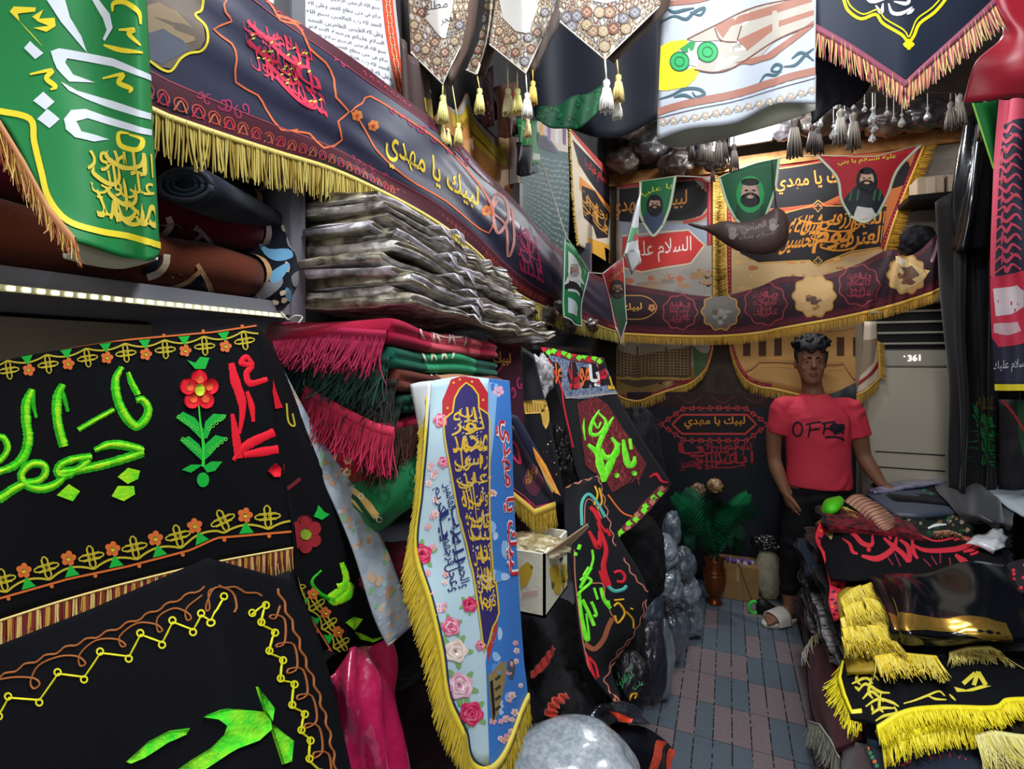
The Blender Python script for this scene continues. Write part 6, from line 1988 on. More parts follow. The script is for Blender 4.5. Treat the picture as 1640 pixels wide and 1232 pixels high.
for P, n in (([(-40, 850), (130, 770), (320, 690), (470, 635), (620, 570), (760, 500), (895, 438)], 44), ([(950, 430), (1050, 450), (1140, 478)], 9), ([(1212, 445), (1240, 520), (1290, 640), (1330, 760), (1380, 880), (1430, 1050), (1465, 1240)], 40)):
    l2.stroke(wavy(ze(P), 2.4, n), 3.4, BRE, .0012, puff=.001, n=3)
for P in ([(-40, 850), (0, 840), (70, 830), (150, 835), (175, 860), (150, 880), (135, 850), (170, 780), (260, 740), (340, 740), (375, 770), (350, 780), (350, 730), (420, 670), (510, 665), (550, 690), (530, 695), (525, 650), (600, 595), (680, 600), (710, 625), (690, 630), (690, 570), (760, 530), (820, 550), (835, 575), (815, 580), (815, 530), (885, 472)],
          [(945, 440), (910, 460), (915, 530), (900, 540), (905, 500), (940, 440), (1010, 460), (1030, 520), (1020, 550)],
          [(1220, 520), (1200, 575), (1175, 570), (1190, 560), (1240, 580), (1240, 680), (1205, 700), (1215, 685), (1280, 690), (1295, 790), (1255, 815), (1260, 795), (1320, 800), (1340, 900), (1300, 930), (1300, 910), (1360, 915), (1380, 1020), (1330, 1055), (1335, 1035), (1390, 1050), (1405, 1150), (1370, 1185), (1370, 1160), (1430, 1165), (1445, 1245)]):
    l2.stroke(ze(P), 3, BRE, .0012, puff=.001, n=4)
for P in ([(-30, 1030), (0, 990), (40, 920), (175, 930), (255, 815), (370, 830), (440, 725), (565, 740), (615, 645), (710, 680), (755, 590), (845, 625), (880, 560), (920, 585), (972, 488)], [(1095, 560), (1155, 510), (1135, 600), (1195, 630), (1170, 725), (1230, 750), (1220, 845), (1280, 855), (1270, 960), (1325, 985), (1310, 1070), (1350, 1100), (1345, 1195), (1395, 1240)]):
    l2.stroke(ze(P), 3.4, YLE, .0012, puff=.001, lin_=True, n=2)
    for k, q in enumerate(P):
        l2.ring(ze([(q[0], q[1] + (8 if k % 2 else -8))])[0], 5.2, 2.8, YLE, .0022, n=12)
for p in ([(895, 1000), (960, 975), (1140, 985), (1170, 1020), (1175, 1060), (1120, 1110), (1000, 1160), (880, 1240), (740, 1260), (830, 1195), (920, 1140), (980, 1080), (990, 1040), (960, 1010)], [(1115, 875), (1150, 920), (1187, 970), (1178, 1025), (1150, 980)],
          [(1172, 1035), (1272, 1110), (1262, 1200), (1230, 1212), (1200, 1120)], [(558, 1192), (650, 1110), (740, 1065), (828, 1053), (820, 1075), (740, 1110), (640, 1175), (580, 1200)]):
    l2.poly(ze(p), M('2fcf2a', .8, var=.3, hex2='86dc2a', vscale=60, spec=.15, bump=.6, bscale=260, bdist=.003), .0042)
l2.build('embroidered_cloth', M('0a0b11', .85, spec=.12, bump=.2, bscale=400, bdist=.001), label='black cloth with a yellow looped zigzag, pinned to a peak in the front left corner', cat='cloth', grid=(2, 2))

# ================================================================ blue floral banner over the mats
fb = Cloth([[(684, 611, .95), (748, 603, 1.02), (816, 610, 1.14)], [(680, 700, .92), (758, 700, .98), (820, 700, 1.11)], [(672, 790, .91), (764, 800, .97), (823, 800, 1.10)], [(664, 878, .90), (767, 890, .965), (829, 890, 1.09)],
            [(687, 962, .89), (773, 970, .955), (834, 960, 1.08)], [(704, 1043, .88), (779, 1060, .945), (842, 1055, 1.07)], [(716, 1124, .87), (782, 1150, .935), (847, 1090, 1.06)], [(736, 1172, .87), (784, 1224, .925), (850, 1112, 1.06)]], 26, 44, us=[0, .55, 1],
           vs=[0, .16, .33, .48, .63, .78, .92, 1], fold=lambda u, v: .007 * np.sin(9 * u + 2 * v) * v)
PALE, BLU, BLU2 = C('b4cfdb'), C('3a76c4'), C('7fb0de')
fb.poly(zf([(1055, 120), (1170, 150), (1210, 1232), (1215, 1250), (1100, 1250), (1056, 800)]) + [], BLU, .0008)
fb.poly(zg([(1095, 350), (1216, 350), (1262, 860), (1060, 1230), (1040, 700)]), BLU, .0008)
fb.poly(zf([(1050, 160), (1100, 170), (1080, 420), (1056, 600)]), BLU2, .0010)
for i in range(16):
    q = zf([(rng.uniform(1060, 1180), rng.uniform(700, 1200))])[0] if i % 2 else zg([(rng.uniform(1070, 1200), rng.uniform(450, 950))])[0]
    fb.ring(q, rng.uniform(3, 8), 0, None, .0010 + .00005 * i, n=9, ry=rng.uniform(5, 14), fill=C(rng.choice(['8fb8e4', '5a92d6', 'a9c8ea'])), lobes=3)
fb.poly(zf([(826, 345), (826, 250), (868, 148), (920, 132), (1005, 145), (1050, 215), (1050, 325), (1000, 300), (940, 180), (880, 258), (872, 318)]), C('b22430'), .0013)
for q in ((880, 165), (970, 160), (850, 290), (1025, 250), (910, 150)):
    fb.flower(zf([q])[0], 7, C('eee6e6'), C('d8a040'))
up_ = zf([(940, 165), (1000, 225), (1003, 290), (1050, 320), (1056, 420), (1056, 800), (1078, 1150)]) + zg([(1085, 300), (1102, 460), (1072, 530), (1034, 650)])
dn_ = zg([(1010, 500), (975, 260), (915, 10)]) + zf([(905, 820), (870, 620), (836, 430), (836, 345), (875, 310), (885, 240)])
fb.poly(up_ + dn_, C('332a66'), .0016)
fb.stroke(up_ + dn_, 2.6, C('d8b83a'), .0022, closed=True, n=2, lin_=False)
GC = C('d9b23c')
for k, (q, w_) in enumerate([(zf([(885, 285), (1005, 285), (1040, 420), (870, 430)]), ['الله', 'نور']), (zf([(870, 430), (1045, 420), (1045, 600), (890, 610)]), ['محمد', 'رسول']), (zf([(890, 610), (1045, 600), (1048, 790), (930, 790)]), ['علي', 'ولي الله']),
                             (zf([(930, 790), (1050, 790), (1060, 960), (965, 960)]), ['فاطمة', 'بنت']), (zf([(965, 960), (1062, 960), (1075, 1180), (1000, 1180)]), ['الحسن', 'المهدي']), (zg([(985, 280), (1078, 280), (1090, 460), (1020, 460)]), ['عجل', 'فرجه'])]):
    fb.callig(q, w_, GC, C('c9c0b0'), seed=k + 1, rows=2, h=.002, sweeps=2, w=.03)
qv = zf([(1170, 345), (1206, 1112), (1132, 1118), (1085, 350)])
fb.text('لبيك يا مهدي', qv, C('f0e8ea'), .0016, bold=.055)
fb.text('لبيك يا مهدي', qv, C('c8202c'), .0020, bold=.015)
fb.callig(zf([(865, 645), (965, 1160), (850, 1200), (775, 690)]), ['والحمد لله رب العالمين', 'وعجل فرجهم يا كريم'], C('25306a'), seed=6, rows=2, sweeps=2)
P1 = [C('d86a8c'), C('e59ab0'), C('cf4a74'), C('f0c0cc')]
P2 = [C('d02a5c'), C('e0487a'), C('b81c48'), C('e0708c')]
P3 = [C('e8d0c8'), C('f0e2d8'), C('dcb4ac'), C('f2e8e0')]
P4 = [C('e3a9bf'), C('f0cdd8'), C('d890aa'), C('f5dde4')]
LF = C('7fa86a')
for q, r in ((zf([(730, 1010)])[0], 17), (zg([(720, 175)])[0], 12), (zg([(890, 650)])[0], 20), (zg([(910, 825)])[0], 22), (zg([(965, 960)])[0], 20), (zg([(865, 530)])[0], 15), (zg([(960, 420)])[0], 12)):
    for k in range(5):
        a = k * 1.3 + q[0]
        fb.ring((q[0] + r * 1.05 * math.cos(a), q[1] + r * 1.05 * math.sin(a)), r * .42, 0, None, .0011, n=9, ry=r * .22, a=a, fill=LF)
for q, r, m in ((zf([(725, 1010)])[0], 16, P2), (zg([(890, 650)])[0], 18, P3), (zg([(910, 825)])[0], 21, P4), (zg([(965, 960)])[0], 19, P2), (zg([(865, 530)])[0], 15, P1), (zg([(960, 420)])[0], 12, P2), (zf([(815, 350)])[0], 11, P1), (zf([(832, 555)])[0], 9, P1), (zg([(1015, 620)])[0], 8, P1)):
    fb.rose(q, r, m, .0016, seed=int(q[0]))
for i in range(46):
    z_, (a, b_) = [(zf, (rng.uniform(745, 800), rng.uniform(560, 1000))), (zf, (rng.uniform(1045, 1080), rng.uniform(520, 1000))), (zg, (rng.uniform(750, 850), rng.uniform(230, 480))), (zg, (rng.uniform(1150, 1230), rng.uniform(450, 960))), (zg, (rng.uniform(1060, 1180), rng.uniform(980, 1100)))][i % 5]
    fb.flower(z_([(a, b_)])[0], rng.uniform(4, 6.5), P4[i % 2], C('e0b060'), .0014, n=5, a0=i)
fb.flower(zf([(1102, 205)])[0], 9, P4[0], C('d8a0c0'))
fb.poly(zg([(1050, 770), (1080, 740), (1110, 705), (1140, 700), (1135, 800), (1100, 960), (1070, 1010), (1060, 900)]), C('8d7c50'), .0014)
fb.poly(zg([(1058, 800), (1072, 790), (1085, 960), (1075, 1000)]), C('1c1c22'), .0018)
for k in range(4):
    fb.stroke(zg([(1085, 790 + 50 * k), (1110, 770 + 50 * k)]), 4, C('3a3428'), .0018)
fb.ring(zg([(1165, 740)])[0], 6, 0, None, .0016, fill=C('4a4e5c'), ry=16)
fb.poly(zg([(1062, 560), (1098, 470), (1092, 560), (1050, 700), (1045, 640)]), C('b03a34'), .0014)
edg = fb.pg[3:, 0].tolist() + fb.pg[-1, :13].tolist()
fb.stroke([(x + 4, y - 1) for x, y in edg], 3, C('22305a'), .0018, n=1)
fo = fb.build('floral_banner', PALE, C('d8dde2'), label='light blue banner with roses, violet script panel and red vertical script, over the mats', cat='banner', grid=(2, 2))
hm = Cloth([[(656, 616, .965), (672, 612, .955), (690, 610, .945)], [(664, 655, .945), (676, 660, .93), (686, 655, .925)], [(672, 700, .93), (677, 700, .92), (682, 700, .915)]], 6, 10)
hm.build('hem', C('d3dade'), parent=fo, label='plain white turned hem')
EL = [Vector(p) + Vector((0.004, -.004, 0)) for p in fb.G[2:, 0]] + [Vector(p) + Vector((.004, -.004, 0)) for p in fb.G[-1, 1:14]]
fringe(EL, .06, 620, [YEL, YEL2, M('d8c25a', .5)], fo, down=[(-.30, -.12, -1)] * 3 + [(-.45, -.2, -1), (-.4, -.16, -1), (-.3, -.14, -1), (-.2, -.1, -1), (-.1, -.08, -1)], seed=12, jit=.15, band=.01, w=.0028, curl=.07, lens=[.045, .05, .055, .065, .07, .065, .06, .055], label='yellow thread fringe')
fringe([Vector(p) + Vector((.004, -.004, 0)) for p in fb.G[-1, 13:]], .055, 110, [M('c9b64e', .5), YEL2], fo, down=(.12, 0, -1), seed=13, jit=.15, band=.012, w=.003, name='hem_fringe')

# ================================================================ goods hung and heaped along the left side, towards the back
zM, zN, zP = zm(780, 660, 3.6238), zm(780, 900, 3.1538), zm(1180, 500, 2.281)
LIM2 = M('52e01e', .75, var=.2, hex2='8af03a', vscale=60)
COR, TEAL, ORG, YLO = M('b5705e', .8), M('4fa8a0', .8), M('d8682c', .75), M('d8a422', .75)
RDN = M('c81f2e', .75)


def at_(rows):
    return [[W(*p) for p in r] for r in rows]


# small banner tucked behind the mats
sb_ = Cloth([[(782, 532, 1.50), (806, 535, 1.52), (832, 545, 1.56)], [(786, 620, 1.47), (810, 625, 1.50), (838, 632, 1.54)], [(800, 715, 1.46), (815, 712, 1.48), (842, 712, 1.52)]], 12, 14)
sb_.ring(zb([(-105, 690)])[0], 18, 2.5, C('a83a58'), .0016, n=20, lobes=0, ry=14, fill=C('20131c'))
sb_.text('لبيك', [(789, 562), (817, 566), (818, 586), (790, 586)], C('d9a24a'), .002, bold=.02)
scrib(sb_, [(790, 600), (835, 605), (838, 640), (795, 640)], MG, 4, 2)
sb_.stroke([(784, 545), (834, 555)], 4, C('7a2030'))
sb_.build('small_banner', C('3a1424'), label='small maroon banner with a gold-lettered plate peeping out behind the prayer mats', cat='banner')
bh = Cloth([[(822, 545, 1.60), (842, 556, 1.64), (858, 585, 1.68)], [(820, 630, 1.56), (850, 640, 1.60), (878, 650, 1.66)], [(822, 720, 1.55), (862, 725, 1.60), (895, 735, 1.66)], [(838, 800, 1.55), (872, 810, 1.60), (912, 815, 1.66)]], 14, 24, fold=lambda u, v: .01 * np.sin(10 * u))
bh.callig(zb([(0, 800), (50, 800), (55, 925), (5, 925)]), ['يا', 'علي'], C('c9cf4a'), seed=3, rows=2)
bh.poly(zb([(50, 872), (130, 864), (182, 856), (205, 930), (165, 1010), (150, 985), (140, 930), (62, 935)]), M('c9a04a', .6), .0024)
for k in range(7):
    bh.stroke(zb([(70 + 14 * k, 880), (72 + 14 * k, 925)]), 1.2, M('8a6a2a', .6), .003, n=2)
for k in range(20):
    bh.ring((840 + rng.random() * 60, 700 + rng.random() * 90), rng.uniform(.6, 1.8), 0, None, .0015, n=6, fill=C(rng.choice(['c97a4a', '8a4a5a', 'd9b08a'])))
bh.build('black_cloth', C('12131c'), label='black cloth with a gold fringe patch hanging left of the navy letter-strip cloth', cat='cloth')
blob('plastic_pack', W(862, 606, 1.72), (.045, .06, .075), PLASTIC('c9c9cc', hex2='77757a', vs=14), seed=2, amp=.25, crease=.3, label='silvery plastic pack behind the black cloth with the gold patch', cat='pack')
blob('plastic_pack', W(905, 735, 1.85), (.06, .06, .11), PLASTIC('4a4a4e', hex2='15151a', vs=10), seed=6, amp=.25, crease=.3, label='dark crinkled plastic pack between two black hanging cloths', cat='pack')

# small black pennant with fire print and gold fringe
cp = Cloth([[(812, 680, 1.36), (832, 684, 1.40), (846, 700, 1.46)], [(817, 745, 1.34), (842, 752, 1.38), (872, 760, 1.44)], [(819, 786, 1.33), (857, 818, 1.36), (890, 806, 1.42)]], 14, 14, lu=True)
cp.stroke(zM([(135, 455), (210, 510), (240, 530), (280, 575), (320, 550), (390, 545)]), 3, C('b03a58'), .0018, lin_=True)
cp.stroke(zM([(140, 435), (215, 490), (280, 550), (385, 525)]), 1.5, C('b03a58'), .0018, lin_=True)
cp.poly(zM([(200, 400), (240, 310), (300, 290), (330, 340), (320, 440), (280, 490), (230, 460)]), C('4d2438'), .0012)
cp.callig(zM([(220, 340), (290, 310), (300, 370), (225, 430)]), ['الزهراء'], C('a8783a'), seed=4, rows=1)
cp.stroke(zM([(130, 160), (170, 200), (190, 300), (140, 250)]), 4, C('b8284c'))
co = cp.build('pennant', C('1d1a28'), label='small black pennant with pink outline and gold fringe beside the blue floral banner', cat='pennant')
fringe([p + Vector((0, -.004, 0)) for p in cp.edge('b')], .06, 130, [M('d3b54a', .5), M('b3932f', .6)], co, down=(.05, 0, -1), seed=4, jit=.15, band=.014, lens=[.05, .06, .07, .07])
fs = Cloth([[(816, 668, 1.33), (822, 664, 1.34), (830, 668, 1.36)], [(846, 724, 1.36), (856, 722, 1.37), (864, 726, 1.39)], [(884, 790, 1.40), (892, 792, 1.40), (898, 796, 1.42)]], 8, 18)
fs.poly(zM([(262, 200), (300, 250), (340, 310), (400, 430), (425, 490), (395, 470), (330, 370), (280, 270)]), M('d8742a', .6, var=.3, hex2='e8b04a', vscale=30), .0014)
fs.poly(zM([(300, 300), (330, 350), (390, 450), (380, 470), (340, 400)]), C('f0c87a'), .0018)
fs.build('folded_banner', C('1a1e38'), label='rolled navy strip with a fiery orange print crossing the small black pennant', cat='banner')

# --- black cloth A
ca_ = Cloth([[(865, 556, 1.75), (915, 565, 1.85), (965, 574, 1.98)], [(880, 590, 1.74), (925, 597, 1.85), (974, 602, 1.98)], [(893, 640, 1.73), (940, 642, 1.85), (990, 636, 1.98)], [(912, 720, 1.72), (965, 715, 1.84), (1030, 702, 2.0)], [(937, 790, 1.70), (1000, 785, 1.85), (1076, 770, 2.05)], [(985, 868, 1.70), (1034, 826, 1.87), (1077, 784, 2.05)]],
             24, 40, vs=[0, .11, .27, .52, .78, 1], fold=lambda u, v: .008 * np.sin(8 * u + 4 * v))
ca_.poly(zb([(140, 598), (440, 650), (448, 690), (170, 640)]), M('7a2a34', .8), .0012)
for k in range(12):
    q = zb([(155 + 25 * k, 620 + 4.4 * k + (6 if k % 2 else -6))])[0]
    ca_.ring(q, 4.5, 0, None, .0018, n=9, lobes=4, amp=.3, fill=LIM2 if k % 3 else RDN)
ca_.poly(zb([(178, 645), (448, 692), (470, 720), (525, 832), (262, 856)]), M('28385c', .85, var=.4, vscale=120, hex2='8a94a8'), .0012)
for (x, y, m, t, h) in ((215, 735, ORG, 'عل', 110), (300, 745, RDN, 'سلا', 130), (355, 755, ORG, 'مو', 100), (402, 745, M('d8d8da', .7), 'يا', 110), (440, 742, RDN, 'حسن', 100), (492, 780, YLO, 'مد', 70)):
    q = [(x - 26, y - h / 2), (x + 26, y - h / 2), (x + 32, y + h / 2), (x - 20, y + h / 2)]
    ca_.poly(zb([(x - 30, y), (x - 15, y - h * .55), (x + 12, y - h * .5), (x + 32, y), (x + 26, y + h * .5), (x - 8, y + h * .55)]), M('141018', .8), .0016)
    ca_.text(t, zb(q), m, .0022, bold=.03)
ca_.stroke(zb([(262, 856), (400, 842), (525, 832)]), 2, M('b0a090', .7), .002)
ca_.stroke(zb([(175, 660), (240, 800), (255, 900), (300, 1100)]), 2.5, RDN, .0018)
pan = zM([(520, -50), (590, -80), (640, -85), (700, -40), (740, 20), (790, 100), (850, 190), (925, 300), (905, 340), (880, 400), (850, 370), (825, 410), (775, 440), (725, 470), (690, 400), (570, 310), (545, 120)])
ca_.poly(pan, M('7d2a30', .85, var=.35, vscale=160, hex2='3a1014'), .0013)
for k in range(60):
    x, y = rng.uniform(560, 900), rng.uniform(-60, 400)
    ca_.stroke(zM([(x, y), (x + rng.uniform(-30, 30), y + 40)]), .8, M('b04a4c', .8), .0017, n=2) if y > (x - 640) * 1.1 - 60 and y < 330 + (x - 600) * .25 else None
for P, w_ in (([(560, 40), (560, 100), (568, 165)], [2, 5, 2]), ([(650, -10), (608, 60), (600, 125), (650, 128), (690, 60), (645, 5)], [3, 7, 8, 7, 6, 3]), ([(732, 30), (690, 100), (652, 180), (645, 240), (655, 300)], [3, 8, 10, 9, 5]), ([(583, 188), (640, 240), (655, 310), (680, 405)], [6, 14, 16, 8]),
              ([(678, 405), (700, 330), (725, 275), (765, 180)], [6, 15, 13, 7]), ([(660, 215), (690, 265), (742, 250), (755, 200), (722, 148)], [6, 10, 11, 9, 5]), ([(790, 160), (800, 240), (820, 305), (850, 300), (856, 258)], [5, 11, 12, 10, 5]), ([(828, 155), (836, 218)], 6), ([(615, 50), (640, 95), (660, 60)], 4)):
    ca_.stroke(zM(P), w_, LIM2, .0016, puff=.0015)
for q in ((750, 368), (852, 356)):
    ca_.ring(zM([q])[0], 4.2, 0, None, .003, n=8, fill=LIM2)
ca_.poly(zM([(1000, 428), (1052, 434), (1040, 462), (760, 768), (722, 745), (850, 600), (940, 490)]), M('6a2a2c', .85), .0014)
for k in range(13):
    f = k / 12
    ca_.ring(zM([(1020 - 285 * f + (8 if k % 2 else -8), 448 + 300 * f)])[0], 5, 0, None, .0019, n=9, lobes=4, amp=.3, fill=LIM2 if k % 3 else COR)
ca_.stroke(zM([(940, 380), (980, 360), (1010, 400), (1050, 410)]), [2, 5, 4, 2], RDN)
ca_.stroke(zM([(700, 480), (780, 580), (850, 610)]), 2.5, ORG)
ca_.stroke(zM([(945, 190), (1010, 280), (1070, 330)]), [2, 4, 6], RDN)
ca_.build('embroidered_cloth', M('0d0e15', .85), label='black cloth with lime script on a red patch under a navy letter strip', cat='cloth', grid=(2, 2))

# --- black cloth B
cb = Cloth([[(903, 781, 1.60), (930, 770, 1.60), (959, 761, 1.62)], [(905, 850, 1.50), (945, 850, 1.52), (987, 850, 1.60)], [(917, 920, 1.45), (970, 930, 1.50), (1038, 946, 1.60)], [(926, 1000, 1.42), (975, 1010, 1.46), (1020, 1012, 1.56)], [(942, 1068, 1.40), (962, 1073, 1.43), (982, 1068, 1.5)], [(984, 1124, 1.40), (988, 1126, 1.41), (993, 1122, 1.43)]], 24, 40, wr=.004, wf=4)
cb.stroke(zM([(550, 660), (550, 530), (590, 478), (640, 530), (685, 610)]), 5, TEAL, .0016, puff=.001)
cb.stroke(zM([(565, 650), (568, 540), (592, 505), (630, 545), (665, 620)]), 1.5, COR)
for P, w_ in (([(598, 550), (640, 600), (655, 660)], [6, 8, 4]), ([(590, 690), (640, 780), (655, 750), (650, 690)], [4, 10, 8, 4]), ([(620, 580), (650, 640), (690, 700)], 4), ([(640, 640), (690, 790), (675, 900), (705, 1012)], [3, 7, 9, 10]), ([(648, 920), (680, 980), (708, 1010)], [3, 9, 6]),
              ([(735, 935), (770, 925), (798, 950), (790, 985), (750, 985)], 5), ([(690, 680), (715, 720)], 5)):
    cb.stroke(zM(P), w_, RDN, .0015, puff=.001)
for P, w_ in (([(540, 770), (530, 800)], 6), ([(515, 815), (512, 835)], 6), ([(610, 800), (615, 860), (590, 930), (560, 950), (590, 900)], 4), ([(540, 980), (570, 960), (605, 985), (545, 1040), (525, 1070)], 5)):
    cb.stroke(zM(P), w_, LIM2, .0015, puff=.0015)
for P, w_ in (([(465, 150), (475, 270), (500, 385), (515, 380), (500, 260)], [5, 7, 8, 4, 3]), ([(480, 190), (510, 250), (540, 322)], 6), ([(525, 200), (540, 230), (552, 270), (535, 275)], 5), ([(575, 130), (590, 190), (622, 235)], 6), ([(540, 130), (558, 190)], 4), ([(470, 135), (490, 95), (530, 30)], [5, 6, 3]), ([(585, 180), (615, 225), (610, 195)], 5)):
    cb.stroke(zN(P), w_, LIM2, .0015, puff=.0015)
cb.stroke(zM([(700, 1010), (740, 1040), (790, 1030), (810, 1010)]), 6, TEAL, .0016, puff=.001)
for P, w_ in (([(640, 225), (665, 210), (695, 260), (660, 310), (645, 270)], 3.5), ([(640, 195), (690, 190)], 3), ([(700, 250), (735, 290), (740, 335)], 3), ([(720, 235), (735, 240)], 3)):
    cb.stroke(zN(P), w_, YLO, .0015, puff=.001)
for P in ([(625, 430), (640, 480), (620, 540)], [(650, 440), (665, 520), (640, 560)], [(700, 540), (740, 590), (735, 640)]):
    cb.stroke(zM(P), 3, YLO, .0015)
for P, w_, n_ in (([(690, -20), (730, 60), (780, 120), (825, 160)], 2.2, 16), ([(803, 190), (800, 270), (750, 380), (680, 450), (622, 540), (588, 600), (622, 660), (670, 706)], 2.4, 34), ([(790, 200), (785, 270), (735, 375), (665, 445), (610, 535)], 1.6, 24)):
    cb.stroke(wavy(zN(P), 1.6, n_), w_, COR, .0016, n=2)
cb.stroke(zN([(440, -60), (445, 100), (475, 350), (500, 480), (540, 620), (600, 690), (668, 706)]), 2, COR, .0016)
cb.stroke(wavy(zM([(455, 435), (550, 400), (645, 370)]), 2.2, 14), 2.5, COR, .0016, n=2)
cb.stroke(wavy(zM([(650, 380), (690, 560), (740, 780)]), 2, 24), 2, COR, .0016, n=2)
cb.stroke(zN([(490, 412), (540, 440), (585, 395), (610, 330), (632, 285)]), 8, M('96563a', .8), .0014)
for P in ([(495, 455), (520, 520), (545, 600)], [(510, 480), (545, 520), (560, 585)], [(500, 500), (530, 560)]):
    cb.stroke(zN(P), 4, RDN, .0015)
cb.stroke(wavy(zN([(470, 130), (580, 100), (600, 190), (640, 290)]), 1.5, 16), 1.8, COR, n=2)
cb.build('embroidered_cloth', M('0d0e15', .85), label='pointed black cloth with red, lime and yellow script, hanging right of the fruit carton', cat='cloth', grid=(2, 2))

# --- fruit carton with packages on top
kx, ky = -.405, 1.178
fbx = empty('fruit_carton', (kx - .125, ky + .095, .93), label='white fruit carton printed with yellow pears, one flap open', cat='carton')
CW = M('d9d6c4', .7, bump=.1)
bd_ = B()
for a, b_ in (((kx - .25, ky, .93), (kx, ky + .006, 1.084)), ((kx - .25, ky + .184, .93), (kx, ky + .19, 1.084)), ((kx - .25, ky, .93), (kx - .244, ky + .19, 1.084)), ((kx - .006, ky, .93), (kx, ky + .19, 1.084)), ((kx - .25, ky, .93), (kx, ky + .19, .936))):
    bd_.box(a, b_, CW)
bo_ = bd_.obj('box_body', fbx, smooth=False)
dc = Decal(bd_.V, bd_.F)
for P, m in (([(190, 905), (235, 868), (268, 900), (262, 940), (232, 1005), (200, 1020)], 'c9a832'), ([(238, 875), (268, 895), (262, 915)], '5c7a30'), ([(360, 905), (405, 880), (430, 950), (425, 1060), (395, 1050), (372, 980)], 'd0ae34'), ([(425, 890), (455, 880), (468, 960), (440, 1040)], 'c4a238'),
             ([(372, 990), (392, 985), (394, 1015), (378, 1025)], '3a3226'), ([(415, 830), (435, 815), (440, 850), (425, 870)], '2c2a26'), ([(425, 920), (450, 910), (452, 990), (430, 990)], '8a9a74')):  # two near-black patches paint the shade inside the carton's holes
    dc.poly(zM(P), C(m), .0013)
for y in (1052, 1062, 1075):
    dc.stroke(zM([(205, y), (260, y - 8), (300, y - 12)]), 1.4, C('c98a9a'))
dc.b.obj('pears_and_painted_holes', fbx)
pf = [W(*p) for p in ((874, 886, 1.25), (941, 838, 1.30), (943, 843, 1.32), (906, 879, 1.36))]
b = B().add([p for p in pf] + [p - Vector((0, 0, .004)) for p in pf], [[0, 1, 2, 3], [7, 6, 5, 4], [0, 4, 5, 1], [1, 5, 6, 2], [2, 6, 7, 3], [3, 7, 4, 0]], M('c9ab8c', .8))
b.obj('open_flap', fbx, smooth=False, label='brown inner side of the open flap')
blob('sweet_pack', W(858, 876, 1.33), (.085, .055, .026), PLASTIC('d9cfb0', hex2='8a7a4a', vs=26), seed=3, amp=.2, crease=.2, rot=.3, label='cream plastic-wrapped pack lying on the fruit carton', cat='pack')
blob('sweet_pack', W(838, 866, 1.36), (.06, .04, .022), PLASTIC('c9b48a', hex2='7a5a3a', vs=20), seed=5, amp=.2, crease=.2, label='tan plastic-wrapped pack behind the cream one on the carton', cat='pack')
blob('brown_bundle', W(826, 842, 1.42), (.04, .05, .05), VEL('2c1c18', .3), seed=7, amp=.15, label='dark brown bundle under the gold pennant fringe', cat='bundle')

# --- dark heap below (each bundle a thing of its own)
BK2 = M('0c0c12', .8, bump=.6, bscale=22, spec=.3, bdist=.02)
BK3 = M('15141b', .45, bump=.8, bscale=14, spec=.5, bdist=.03)
heap = [(872, 1085, 1.62, (.20, .15, .25), BK2, 'large black cloth bundle under the fruit carton'), (890, 1140, 1.50, (.13, .12, .15), BK2, 'black cloth bundle with red ruffles below the carton bundle'), (970, 1040, 1.78, (.13, .15, .26), BK2, 'black cloth bundle behind the pointed embroidered cloth'),
        (1000, 900, 2.15, (.16, .2, .24), BK2, 'black cloth bundle behind the lime-bordered cloth'), (700, 1130, 1.25, (.16, .18, .2), VEL('1a0c12', .4), 'dark maroon bundle left of the blue banner foot'), (645, 1000, 1.20, (.12, .14, .12), VEL('120c10', .4), 'dark bundle in the gap left of the yellow fringe'),
        (1008, 1090, 1.60, (.065, .07, .085), BK3, 'dark shiny bundle with green lettering at the foot of the pointed cloth'), (1042, 1062, 1.90, (.06, .10, .15), M('24252e', .35, bump=.7, bscale=12, spec=.5, bdist=.03), 'dark slate plastic bag drooping beside the aisle'), (1034, 985, 2.10, (.075, .1, .15), M('39424c', .35, bump=.8, bscale=12, spec=.5, bdist=.03), 'grey plastic bag behind the tip of the pointed cloth'),
        (895, 820, 2.05, (.07, .10, .12), BK2, 'black cloth bundle in shade above the fruit carton'), (760, 1160, 1.45, (.18, .18, .26), BK2, 'black bundle hidden mostly behind the blue banner'), (975, 1215, 1.62, (.14, .12, .10), BK3, 'black bundle under the striped satin'), (1020, 760, 2.35, (.12, .12, .3), BK2, 'tall black bundle in front of the wall corner')]
hb = []
for i, (px, py, d, r, m, lab) in enumerate(heap):
    hb.append(blob('cloth_bundle', W(px, py, d), r, m, seed=i + 3, amp=.12, freq=1.2, crease=.12, label=lab, cat='bundle', group='dark bundles heaped along the left'))
for j, (P, m) in enumerate((([(225, 590, 1.37), (300, 530, 1.40), (345, 440, 1.42), (330, 425, 1.43), (270, 500, 1.41), (215, 565, 1.38)], 'b02a26'), ([(290, 770, 1.36), (330, 700, 1.36), (400, 660, 1.38), (410, 690, 1.38), (360, 740, 1.37), (355, 780, 1.37)], 'd0402c'))):
    pts = [W(*zN([p[:2]])[0], p[2]) for p in P]
    c = Cloth([[pts[5], pts[4], pts[3]], [pts[0], pts[1], pts[2]]], 24, 8, fold=lambda u, v: .006 * np.sin(26 * u + 3 * v))
    c.build('red_ruffle', M(m, .6, sheen=.3), parent=hb[1], label='red satin ruffle')
dcb = Decal([v.co + hb[6].location for v in hb[6].data.vertices], [list(p.vertices) for p in hb[6].data.polygons])
dcb.text('الزهراء', [(985, 1080), (1012, 1066), (1016, 1090), (990, 1108)], M('3a9a5c', .7))
dcb.text('علي', [(1012, 1094), (1030, 1088), (1032, 1102), (1014, 1106)], M('4aa87a', .7))
